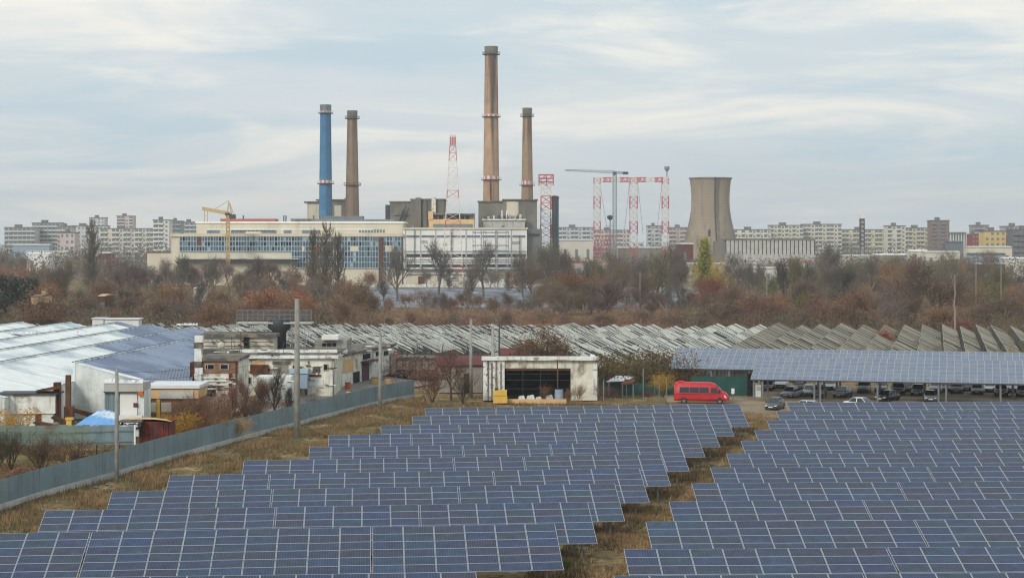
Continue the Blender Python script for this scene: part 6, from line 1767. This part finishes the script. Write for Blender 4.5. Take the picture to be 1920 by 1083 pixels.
mx_ = n_.new('ShaderNodeMath'); mx_.operation = 'MAXIMUM'; l_.new(lines(sp_.outputs[2], 2.4, .16), mx_.inputs[0]); l_.new(lines(at2.outputs[0], .105, .13), mx_.inputs[1])
ml_ = n_.new('ShaderNodeMath'); ml_.operation = 'MULTIPLY'; ml_.inputs[1].default_value = .18; l_.new(mx_.outputs[0], ml_.inputs[0])
xm_ = n_.new('ShaderNodeMix'); xm_.data_type = 'RGBA'; l_.new(ml_.outputs[0], xm_.inputs[0]); l_.new(src, xm_.inputs[6]); xm_.inputs[7].default_value = (.08, .07, .06, 1)
# one dark water stain beside the ladder, widest at the top
ds = n_.new('ShaderNodeMath'); ds.operation = 'SUBTRACT'; l_.new(at2.outputs[0], ds.inputs[0]); ds.inputs[1].default_value = math.atan2(-1, .25)
ab = n_.new('ShaderNodeMath'); ab.operation = 'ABSOLUTE'; l_.new(ds.outputs[0], ab.inputs[0])
nz_ = n_.new('ShaderNodeTexNoise'); nz_.inputs['Scale'].default_value = .25; nz_.inputs['Detail'].default_value = 5; l_.new(tc_.outputs['Object'], nz_.inputs['Vector'])
nm_ = n_.new('ShaderNodeMapRange'); nm_.inputs['To Min'].default_value = -.09; nm_.inputs['To Max'].default_value = .09; l_.new(nz_.outputs['Fac'], nm_.inputs['Value'])
zz = n_.new('ShaderNodeMapRange'); zz.inputs['From Min'].default_value = zt * .15; zz.inputs['From Max'].default_value = zt; zz.inputs['To Min'].default_value = .045; zz.inputs['To Max'].default_value = .13; l_.new(sp_.outputs[2], zz.inputs['Value'])
ad_ = n_.new('ShaderNodeMath'); ad_.operation = 'ADD'; l_.new(zz.outputs[0], ad_.inputs[0]); l_.new(nm_.outputs[0], ad_.inputs[1])
sb_ = n_.new('ShaderNodeMath'); sb_.operation = 'SUBTRACT'; l_.new(ad_.outputs[0], sb_.inputs[0]); l_.new(ab.outputs[0], sb_.inputs[1])
st_ = n_.new('ShaderNodeMapRange'); st_.interpolation_type = 'SMOOTHSTEP'; st_.inputs['From Min'].default_value = -.03; st_.inputs['From Max'].default_value = .05; st_.inputs['To Max'].default_value = .5; l_.new(sb_.outputs[0], st_.inputs['Value'])
xs_ = n_.new('ShaderNodeMix'); xs_.data_type = 'RGBA'; l_.new(st_.outputs[0], xs_.inputs[0]); l_.new(xm_.outputs[2], xs_.inputs[6]); xs_.inputs[7].default_value = (.05, .046, .042, 1)
l_.new(xs_.outputs[2], b_.inputs['Base Color'])
MB().lathe(C, prof + [(prof[-1][0] - 1.0, zt), (prof[-1][0] - 1.6, zt - 12)], 72).build('shell', m, t, smooth=True)
MB().lathe(C, [(39.0 * k, zt - 1.2), (40.2 * k, zt - .9), (40.2 * k, zt + .1), (38.5 * k, zt + .12)], 72).build('rim', M['plant_concrete'], t)
q = MB()
for i in range(48):
    a_ = 2 * math.pi * i / 48; r0, r1 = 54.4 * k, 57 * k; z1 = prof[0][1] + .3
    q.beam((C.x + r1 * math.cos(a_), C.y + r1 * math.sin(a_), 0), (C.x + r0 * math.cos(a_ + .065), C.y + r0 * math.sin(a_ + .065), z1), .9)
    q.beam((C.x + r1 * math.cos(a_), C.y + r1 * math.sin(a_), 0), (C.x + r0 * math.cos(a_ - .065), C.y + r0 * math.sin(a_ - .065), z1), .9)
o = q.build('inlet_columns', M['plant_concrete'], t); o['kind'] = 'stuff'
q = MB(); la = math.atan2(-1, .12)
pp = [(C.x + (r_ + .5) * math.cos(la), C.y + (r_ + .5) * math.sin(la), z_) for r_, z_ in prof]
q.tube(pp, .45, 5); q.build('ladder', M['steel_dark'], t)
MB().pbox(1328.5, 1331, 430, 443, Y - 48 * k, .8).build('door', M['dark'], t)
Y = 1290
t = pthing('cooling_fins', 'long pale bank of upright concrete cooling fins right of the tower', 'cooling unit', 1440, Y)
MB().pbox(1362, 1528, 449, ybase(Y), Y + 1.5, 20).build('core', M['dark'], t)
MB().pbox(1360, 1529, 446.5, 450, Y - 1, 24).build('top_beam', M['plant_concrete'], t)
MB().pbox(1360, 1529, 477, ybase(Y), Y - 1, 20).build('base_wall', M['pale_concrete'], t)
for i in range(22):
    x0 = 1362.5 + i * 7.53
    MB().pbox(x0, x0 + 5.9, 450, 477.5, Y - .3 - (i % 2) * .2, 2.5).build('fin', M['pale_concrete'], t)
MB().pbox(1340, 1364, 452, ybase(Y), Y + 6, 10).build('end_tower', M['plant_concrete'], t)

# ---------------------------------------------------------------- far city
def apartment(label, x0, x1, yt, Y, c, storeys=10, style=0, depth=16, dx=3.4, name='apartment_block', seed=0):
    t = pthing(name, label, 'building', (x0 + x1) / 2, Y)
    yb_ = ybase(Y); a = at(x0, yb_, Y); b = at(x1, yt, Y); W = b.x - a.x; H = b.z; R = random.Random(seed + int(x0))
    q = MB(); q.box(a.x, Y, 0, b.x, Y + depth, H); o = q.build('wall', M['apart'], t); o.color = (*c, 1)
    q = MB(); q.box(a.x - .4, Y - .4, H, b.x + .4, Y + depth + .4, H + .7); q.box(a.x + W * .3, Y + 3, H + .7, a.x + W * .3 + min(6, W * .2), Y + 9, H + 3); 
    q.build('roof', M['apart_dark'], t)
    st = H / storeys; n = max(2, int(W / dx)); w = MB(); bal = MB()
    for s in range(storeys):
        z0 = st * s
        for i in range(n):
            xx = a.x + W * (i + .5) / n
            balc = style == 1 and (i % 3 != 2) or style == 2 and i % 2 == 0 or style == 3
            if balc:
                bal.box(xx - W / n * .46, Y - 1.5, z0 + .1, xx + W / n * .46, Y - .05, z0 + st * .38)
                w.box(xx - W / n * .42, Y - .06, z0 + st * .40, xx + W / n * .42, Y + .05, z0 + st * .92)
            elif R.random() < .93:
                w.box(xx - dx * .26, Y - .06, z0 + st * .36, xx + dx * .26, Y + .05, z0 + st * .80)
    o = w.build('window_grid', M['apart_window'], t); o['kind'] = 'stuff'
    if bal.f:
        o = bal.build('balcony_rows', M['apart'], t); o['kind'] = 'stuff'; o.color = (*[min(1, v * 1.12) for v in c], 1)
    return t
CR, PK, GW_, LG, WH_, BN = S(208, 204, 190), S(208, 194, 188), S(190, 194, 192), S(198, 202, 204), S(222, 220, 212), S(134, 116, 106)
CT = [
    ('terraced grey-white housing complex with deep balconies at far left, lower front part', 8, 66, 427, 1640, GW_, 9, 3), ('terraced grey-white housing complex at far left, taller middle part', 60, 112, 418.5, 1660, GW_, 11, 3),
    ('lower stepped end of the terraced complex at far left', 108, 134, 425, 1650, S(196, 190, 178), 9, 3),
    ('long pale grey block behind the poplar', 124, 200, 424, 1850, LG, 9, 0), ('pale tower block just behind the poplar top', 168, 196, 408.5, 1950, LG, 15, 0), ('long beige block with the pinkish tower behind it', 188, 288, 429, 1700, CR, 8, 1),
    ('pinkish high-rise above the long beige block', 219, 249, 405.5, 1900, PK, 15, 1), ('bright cream end block left of the plant', 287, 317, 413, 1560, WH_, 11, 1),
    ('dark grey balconied block left of the plant roof', 317, 339, 415, 1600, S(150, 156, 158), 11, 3), ('grey block half hidden by the plant roof', 338, 372, 417, 1680, GW_, 11, 3),
    ('pinkish low block in front of the long grey block', 112, 140, 437, 1450, PK, 6, 0),
    ('pale block right of the dark silo', 1047, 1114, 427, 1750, LG, 9, 1), ('low beige block behind the left portal leg', 1112, 1182, 432, 1800, PK, 8, 1), ('stepped grey block under the portal girder', 1214, 1242, 424, 1700, GW_, 10, 2),
    ('pinkish block left of the cooling tower', 1254, 1296, 427, 1750, S(196, 176, 168), 9, 1),
    ('white terraced block just right of the cooling tower', 1376, 1446, 431, 1720, S(208, 208, 194), 8, 2), ('cream terraced block behind the cooling fins', 1444, 1506, 423, 1740, S(206, 204, 186), 10, 2), ('cream block with rooftop aerial right of the cooling fins', 1506, 1578, 421, 1760, CR, 10, 1),
    ('long beige slab block behind the slim tower', 1578, 1668, 431, 1800, S(196, 190, 164), 8, 1), ('cream tower block with flat crown right of the slim tower', 1664, 1698, 424, 1600, CR, 10, 2), ('beige block left of the brown tower block', 1696, 1748, 428, 1650, S(200, 192, 168), 9, 1),
    ('brown tower block, tallest at right', 1747, 1780, 414, 1500, BN, 13, 2), ('violet-grey block left of the yellow one', 1826, 1854, 423, 1520, S(166, 158, 162), 11, 1), ('yellow block with dark windows at right', 1846, 1886, 434, 1300, S(212, 186, 124), 8, 0),
    ('grey block behind the yellow one', 1884, 1926, 425, 1500, S(186, 182, 178), 11, 1), ('dark grey office block with bluish window grid at the right edge', 1899, 1960, 431, 1250, S(112, 108, 112), 8, 3), ('brick-red end of the block left of the yellow one', 1822, 1836, 440, 1400, S(150, 66, 52), 8, 0),
]
for i, c_ in enumerate(CT): apartment(*c_, seed=i)
# pink-red patch behind the yellow block
block('red_hall', 'dark red low hall between the yellow and the grey block', 1350, [(1884, 1904, 444, None, 0, 20, 'dark_red_roof', 'wall'), (1883, 1905, 442.5, 444.3, -1, 22, 'bitumen', 'roof')])
# slim lattice lift tower
Y = 1450; t = pthing('slim_tower', 'slim dark framed tower with white head at right', 'tower', 1617, Y)
MB().pbox(1612.5, 1614, 409, ybase(Y), Y, 3).build('corner_column', M['steel_dark'], t); MB().pbox(1620, 1621.5, 409, ybase(Y), Y, 3).build('corner_column', M['steel_dark'], t)
for i in range(7): MB().pbox(1614, 1620, 411 + i * 8, 412.6 + i * 8, Y + .2, 2.6).build('landing', M['steel_dark'], t)
MB().pbox(1614, 1620, 410, ybase(Y), Y + 1.2, 1.2).build('core', M['pale_concrete'], t)
MB().pbox(1612, 1622, 402, 409.5, Y - .3, 4).build('head', M['white'], t)
# white pillared hall
Y = 1560; t = pthing('pillared_hall', 'pale hall on slender white pillars right of the brown tower block', 'building', 1798, Y)
MB().pbox(1780, 1812, 435, 437.5, Y - 1, 16).build('roof', M['apart_dark'], t); MB().pbox(1781, 1811, 438, ybase(Y), Y + 6, 8).build('wall', M['blue_grey_paint'], t)
for i in range(6): MB().pbox(1782 + i * 5, 1783.6 + i * 5, 437.5, ybase(Y), Y, 1).build('pillar', M['white'], t)
# low halls and houses between wood and city
LOW = [(276, 322, 470, 1050, 'cream', 'bitumen', 'low cream hall at the left end of the plant'), (186, 206, 472, 1150, 'dark_red_roof', 'pale_concrete', 'dark red shed behind the poplar'),
       (48, 128, 470, 1200, 'far_plaster', 'pale_concrete', 'long pale warehouse at far left'), (50, 92, 473, 1050, 'white', 'white', 'white lorry-like low shed at far left'), (24, 92, 457, 1350, 'blue_grey_paint', 'pale_concrete', 'blue-roofed hall below the terraced complex'),
       (1050, 1112, 448, 1250, 'far_plaster', 'pale_concrete', 'pale workshop right of the silo'), (1112, 1160, 489, 1000, 'far_plaster', 'roof_red', 'house with orange-red roof below the tower crane'), (1040, 1100, 490, 980, 'far_plaster', 'roof_red', 'orange-red roof behind the broad brown tree'),
       (1158, 1240, 462, 1180, 'concrete', 'pale_concrete', 'grey works building between the portal legs'), (1270, 1300, 455, 1230, 'rust_red', 'pale_concrete', 'reddish works building at the foot of the cooling tower'),
       (1290, 1420, 492, 1050, 'far_plaster', 'pale_concrete', 'long white shed before the cooling fins'), (1480, 1526, 489, 1060, 'white', 'roof_red', 'white arcade with red plinth right of the fins'), (1400, 1480, 500, 900, 'far_plaster', 'pale_concrete', 'white low wall building right of the brown tree'),
       (1708, 1740, 468, 1150, 'far_plaster', 'white', 'white tent-like hall at right'), (1735, 1800, 470, 1120, 'far_plaster', 'pale_concrete', 'white shed under the brown tower block'), (1780, 1806, 452, 1200, 'grey_metal', 'steel_dark', 'grey stepped kiosk building right of the brown tower block'),
       (1816, 1898, 461, 1120, 'cream', 'pale_concrete', 'long cream stepped hall under the yellow block'), (1822, 1886, 474, 1000, 'blue_grey_paint', 'steel_dark', 'grey-green shed with dark roof at right'), (1884, 1960, 482, 960, 'far_plaster', 'tarp_white', 'white domed shed at the right edge'),
       (1834, 1884, 492, 900, 'steel_dark', 'blue_grey_paint', 'dark low shed behind the lamp posts'), (77, 84, 540, 500, 'tan', 'bitumen', 'small yellow hut among the left trees'), (184, 196, 552, 520, 'rust', 'tan', 'small rusty orange hut among the left trees'),
       (307, 333, 540, 530, 'concrete', 'tan', 'grey-tan shed with pale roof in the left wood'), (363, 378, 538, 540, 'far_plaster', 'white', 'tiny white-roofed hut in the left wood'), (58, 76, 553, 480, 'tan', 'bitumen', 'yellowish hut beside the dark evergreen'),
       (1560, 1640, 477, 1100, 'far_plaster', 'pale_concrete', 'pale low hall below the slim tower'), (1640, 1700, 475, 1180, 'concrete', 'white', 'grey hall with white roof edge at right')]
for (x0, x1, yt, Y, wm, rm, lab) in LOW:
    t = pthing('low_building', lab, 'building', (x0 + x1) / 2, Y)
    MB().pbox(x0, x1, yt + 3, ybase(Y), Y, 12).build('wall', M[wm], t)
    a, b = at(x0 - 1, yt + 3, Y), at(x1 + 1, yt + 3, Y); zr_ = at(0, yt, Y).z
    q = MB()
    q.hexa([(a.x, Y - .5, a.z), (b.x, Y - .5, a.z), (b.x, Y + 12.5, a.z), (a.x, Y + 12.5, a.z), (a.x, Y + 5, zr_), (b.x, Y + 5, zr_), (b.x, Y + 7, zr_), (a.x, Y + 7, zr_)])
    q.build('roof', M[rm], t)
    nwin = max(1, int((b.x - a.x) / 6)); zt_ = a.z
    for i in range(nwin):
        xx = a.x + (b.x - a.x) * (i + .5) / nwin
        MB().box(xx - .9, Y - .08, zt_ * .45, xx + .9, Y + .05, zt_ * .75).build('window', M['apart_window'], t)
# far tree line on the horizon
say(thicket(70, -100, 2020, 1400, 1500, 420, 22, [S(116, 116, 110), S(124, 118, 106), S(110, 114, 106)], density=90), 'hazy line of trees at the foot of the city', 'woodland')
# ---------------------------------------------------------------- near shrubs and weeds
YB, OB, RBs = S(186, 140, 40), S(150, 104, 52), S(128, 82, 62)
tree(SHRUB[0], 395, 200, 760, 'orange-brown bush behind the metal fence, right of the yellow one', 1.5, S(126, 88, 58), name='bush', cat='bush')
tree(SHRUB[1], 335, 197, 755, 'yellow autumn bush behind the fence beside the red container', 1.2, S(120, 96, 60), YB, name='bush', cat='bush')
tree(SHRUB[1], 440, 203, 772, 'low yellow bush at the foot of the ruined building', 1.6, S(130, 100, 60), S(190, 146, 48), name='bush', cat='bush')
tree(SHRUB[0], 380, 206, 730, 'reddish bare bush before the ruined front block', 1.1, S(132, 92, 74), name='bush', cat='bush')
tree(SHRUB[2], 360, 204, 722, 'tall brown bare bush at the corner of the ruined building', 1.0, S(112, 90, 70), name='bush', cat='bush')
tree(BARE[1], 518, 222, 676, 'bare sapling with dark trunk left of the tall pole', .75, S(84, 70, 60))
tree(BARE[3], 487, 218, 692, 'reddish bare sapling before the rusty balcony', .7, S(116, 84, 68))
tree(BARE[1], 455, 216, 690, 'slender bare sapling right of the drain pipe', .6, S(120, 92, 76))
tree(BARE[4], 430, 212, 705, 'slender reddish sapling before the drain pipe', .6, S(132, 98, 82))
tree(BARE[4], 545, 224, 715, 'small bare sapling hard by the tall pole', .7, S(92, 78, 66))
tree(SHRUB[2], 470, 214, 735, 'brown bare bush before the ruined wall', 1.3, S(108, 88, 72), name='bush', cat='bush')
tree(SHRUB[2], 592, 234, 738, 'small grey bush behind the fence right of the tall pole', 1.4, S(90, 84, 72), name='bush', cat='bush')
tree(SHRUB[0], 420, 212, 715, 'thin reddish bush in front of the drain pipe', 1.0, S(132, 94, 78), name='bush', cat='bush')
tree(SHRUB[1], 30, 193, 742, 'yellow-leaved bush before the white lean-to at the left edge', 1.2, S(140, 110, 60), YB, name='bush', cat='bush')
tree(SHRUB[2], 20, 176, 790, 'dark bare bush before the green-grey fence at the left edge', 1.2, S(82, 74, 60), name='bush', cat='bush')
tree(SHRUB[2], 75, 174, 800, 'brown bare bush before the green-grey fence', 1.2, S(98, 80, 66), name='bush', cat='bush')
tree(SHRUB[0], 135, 172, 806, 'grey-brown twiggy bush before the green-grey fence', 1.3, S(106, 88, 74), name='bush', cat='bush')
tree(SHRUB[2], -10, 170, 800, 'dense weed bush cut by the left edge', 1.2, S(84, 80, 58), name='bush', cat='bush')
tree(BARE[2], 845, 256, 640, 'brown bare tree before the red-roofed annex', .8, S(112, 84, 70))
tree(SHRUB[0], 810, 252, 680, 'reddish brown bush at the end of the metal fence', 1.2, S(120, 86, 72), name='bush', cat='bush')
tree(SHRUB[2], 868, 250, 690, 'dark twiggy bush beside the pole left of the shed', 1.1, S(88, 74, 60), name='bush', cat='bush')
tree(LEAFY[1], 1040, 284, 598, 'brown bushy tree rising behind the white shed roof', 1.45, S(92, 74, 60), S(116, 92, 70))
tree(LEAFY[0], 985, 290, 612, 'smaller brown tree behind the left half of the shed roof', 1.0, S(96, 78, 64), S(122, 96, 74))
tree(SHRUB[2], 1085, 248, 712, 'tall dry straw-coloured reeds at the right front of the shed', .9, S(150, 124, 86), name='reed_clump', cat='reeds')
tree(SHRUB[2], 1066, 247, 722, 'dry brown reeds beside the blue barrel', .8, S(130, 104, 76), name='reed_clump', cat='reeds')
tree(SHRUB[1], 1022, 252, 714, 'olive-brown dead plant leaning in the shed opening', .8, S(112, 88, 60), S(120, 92, 60), name='dead_plant', cat='plant')
tree(SHRUB[0], 1130, 254, 715, 'pale twiggy bush against the shed side wall', 1.1, S(120, 96, 86), name='bush', cat='bush')
tree(SHRUB[1], 1242, 262, 690, 'yellow bush left of the rear carport', 1.5, S(130, 104, 50), S(176, 140, 46), name='bush', cat='bush')
tree(SHRUB[1], 1196, 270, 676, 'olive-brown creeper-clad bush behind the white canopy', 1.6, S(92, 80, 56), S(96, 84, 52), name='bush', cat='bush')
tree(SHRUB[1], 1150, 272, 680, 'brown and green hedge bush right of the shed roof', 1.4, S(92, 80, 56), S(110, 84, 54), name='bush', cat='bush')
tree(SHRUB[1], 1285, 268, 688, 'brown climbing bush under the left end of the rear carport', 1.6, S(104, 78, 54), S(122, 88, 54), name='bush', cat='bush')
tree(SHRUB[1], 1335, 267, 694, 'creeper hanging under the rear carport edge', 1.8, S(104, 80, 56), S(124, 94, 60), name='bush', cat='bush')
tree(SHRUB[1], 1378, 266, 698, 'creeper at the right end of the green partition', 1.6, S(110, 88, 62), S(120, 98, 64), name='bush', cat='bush')
tree(SHRUB[1], 1215, 256, 728, 'dark red bush behind the farthest left panel row', 1.3, S(110, 70, 60), S(116, 66, 56), name='bush', cat='bush')
tree(SHRUB[0], 1150, 256, 722, 'reddish bare bush left of the orange tarpaulin', 1.2, S(104, 74, 68), name='bush', cat='bush')
tree(SHRUB[1], 620, 198, 818, 'small bright yellow weed clump at the sixth left panel row', 1.8, S(170, 130, 50), S(206, 156, 40), name='weed_clump', cat='plant')
tree(SHRUB[1], 1062, 121, 1035, 'green weed at the right end of the nearest panel row', 1.2, S(96, 100, 52), S(92, 104, 52), name='weed_clump', cat='plant')
tree(SHRUB[1], 1905, 300, 640, 'yellowish bush behind the carport at the right edge', 1.5, S(130, 114, 60), S(150, 128, 66), name='bush', cat='bush')
tree(SHRUB[0], 1760, 296, 640, 'dull brown bush rising behind the carport roof', 1.3, S(120, 108, 84), name='bush', cat='bush')

# grass: tufts as small blade fans
def grass(seed, poly, n, hmin, hmax, cols, label, spread=.16, blades=5, bw=.02):
    R = random.Random(seed); q = MB()
    xs_ = [p[0] for p in poly]; ys_ = [p[1] for p in poly]
    def inside(x, y):
        c = False; j = len(poly) - 1
        for i in range(len(poly)):
            if (poly[i][1] > y) != (poly[j][1] > y) and x < (poly[j][0] - poly[i][0]) * (y - poly[i][1]) / (poly[j][1] - poly[i][1]) + poly[i][0]: c = not c
            j = i
        return c
    k = 0; tries = 0
    while k < n and tries < n * 12:
        tries += 1
        x = R.uniform(min(xs_), max(xs_)); y = R.uniform(min(ys_), max(ys_))
        if not inside(x, y): continue
        v = math.sin(x * .9 + 1.3 * math.sin(y * .33)) + math.sin(y * .41 + x * .23 + seed)
        if v < R.uniform(-1.6, .9): continue
        k += 1; ci = R.randrange(len(cols)) if R.random() < .5 else (0 if v > .7 else 1 if v > 0 else min(2, len(cols) - 1))
        h = R.uniform(hmin, hmax) * (1.25 if v > 1 else 1)
        for b in range(blades):
            a = R.uniform(0, 6.28); l = R.uniform(.3, 1) * spread
            base = Vector((x + R.gauss(0, spread * .6), y + R.gauss(0, spread * .6), -.12)); tip = base + Vector((math.cos(a) * l, math.sin(a) * l, .1 + h * R.uniform(.5, 1)))
            s = Vector((-math.sin(a), math.cos(a), 0)) * bw
            q.face((base - s, base + s, tip), ci)
    mats = []
    for c in cols:
        key = 'grass_%d_%d_%d' % tuple(int(v * 1000) for v in c)
        if key not in M: mm(key, c, .95, .15, .5)
        mats.append(M[key])
    o = q.build('grass', mats); o['kind'] = 'stuff'; tag(o, label, 'grass')
G1 = [S(160, 132, 98), S(132, 106, 80), S(114, 108, 72), S(100, 82, 62), S(184, 154, 116)]
say(thicket(80, 1118, 1300, 264, 287, 70, 5.2, [S(92, 80, 56), S(84, 84, 54), S(110, 84, 56), S(124, 100, 58)], density=120, leaf=.6), 'olive-brown hedge between the white shed and the carport', 'hedge')
say(thicket(81, 735, 940, 283, 300, 40, 3.5, B2, density=90), 'reddish scrub behind the red-roofed annex', 'undergrowth')
say(thicket(82, 370, 560, 222, 233, 34, 2.2, [S(126, 100, 76), S(150, 116, 70), S(110, 88, 72)], density=80), 'brown scrub at the foot of the ruined building', 'undergrowth')
aisle_l = [at(x, y, F * (HC - ZT) / (y - HY)).to_2d() for x, y, _ in left_rows]
aisle_r = [at(x, y, F * (HC - ZT) / (y - HY)).to_2d() for x, y in right_rows]
poly = [(p.x - 1.5, p.y) for p in [Vector((0, 104))] + aisle_l] + [(26, 236), (36, 236)] + [(p.x + 2, p.y) for p in aisle_r[::-1]]
grass(1, poly, 15000, .12, .42, G1, 'dry brown grass in the aisle between the two panel fields', .2, 5, .028)
left_e = [at(xl, yr + 6, F * (HC - ZT) / (yr + 6 - HY)).to_2d() for xr, yr, xl in left_rows]
poly = [(p.x + .4, p.y - .2) for p in fpts] + [(p.x + 1.5, p.y) for p in left_e[::-1]] + [(-38, 110)]
grass(2, poly, 19000, .15, .55, G1[:4] + [S(112, 100, 52)], 'rough dry grass between the metal fence and the left panels', .22, 5, .032)
poly = [(p.x - .6, p.y + .3) for p in fpts[:7]] + [(-33, 214), (-60, 206), (-64, 178), (-52, 150)]
grass(3, poly, 7000, .15, .6, [S(124, 98, 66), S(104, 84, 60), S(96, 88, 54), S(140, 110, 72)], 'tall dry weeds in the yard behind the metal fence', .2, 5, .02)
poly = [(-14, 250), (-8, 222), (28, 219), (30, 246), (0, 251)]
grass(4, poly, 4500, .15, .6, [S(120, 96, 62), S(104, 92, 56), S(92, 76, 52), S(132, 112, 66)], 'scrubby grass behind the farthest left panels', .2, 5, .02)
# rubble and stones along the fence
R = random.Random(13)
def rubble(n, gen, lab, smin, smax, m):
    q = MB()
    for i in range(n):
        p = gen(); s = R.uniform(smin, smax)
        q.hexa([Vector((p[0], p[1], 0)) + Vector((sx * s * R.uniform(.6, 1.2), sy * s * R.uniform(.6, 1.2), sz * s * R.uniform(.3, .7) - .08)) for sx, sy, sz in
                ((-1, -1, 0), (1, -1, 0), (1, 1, 0), (-1, 1, 0), (-.7, -.7, 1), (.7, -.7, 1), (.7, .7, 1), (-.7, .7, 1))])
    o = q.build('rubble', m); o['kind'] = 'stuff'; tag(o, lab, 'rubble')
def g1():
    i = R.randrange(len(fr) - 12); p = fr[i]; return (p.x + R.uniform(.6, 5), p.y - R.uniform(0, 3))
rubble(170, g1, 'stones and clods strewn along the concrete foot of the fence', .06, .22, M['stone'])
def g2():
    p = gp(R.uniform(0, 130), R.uniform(876, 900)); return (p.x, p.y)
rubble(200, g2, 'heap of broken bricks behind the fence at the left edge', .08, .3, M['brick'])
def g3():
    p = gp(R.uniform(620, 820), R.uniform(545, 570)); return (p.x, p.y)
# ---------------------------------------------------------------- the air
hz = MB(); hz.box(-6100, -400, -1.5, 6100, 6100, 175)
hm = bpy.data.materials.new('haze_air'); hm.use_nodes = True
hn, hl_ = hm.node_tree.nodes, hm.node_tree.links
hn.clear(); ho = hn.new('ShaderNodeOutputMaterial'); hv = hn.new('ShaderNodeVolumePrincipled')
hv.inputs['Color'].default_value = (.93, .95, .98, 1); hv.inputs['Density'].default_value = .00015; hv.inputs['Anisotropy'].default_value = .0
hl_.new(hv.outputs[0], ho.inputs['Volume'])
o = hz.build('haze', hm); o['kind'] = 'stuff'; tag(o, 'thin pale haze lying over the whole plain', 'haze')
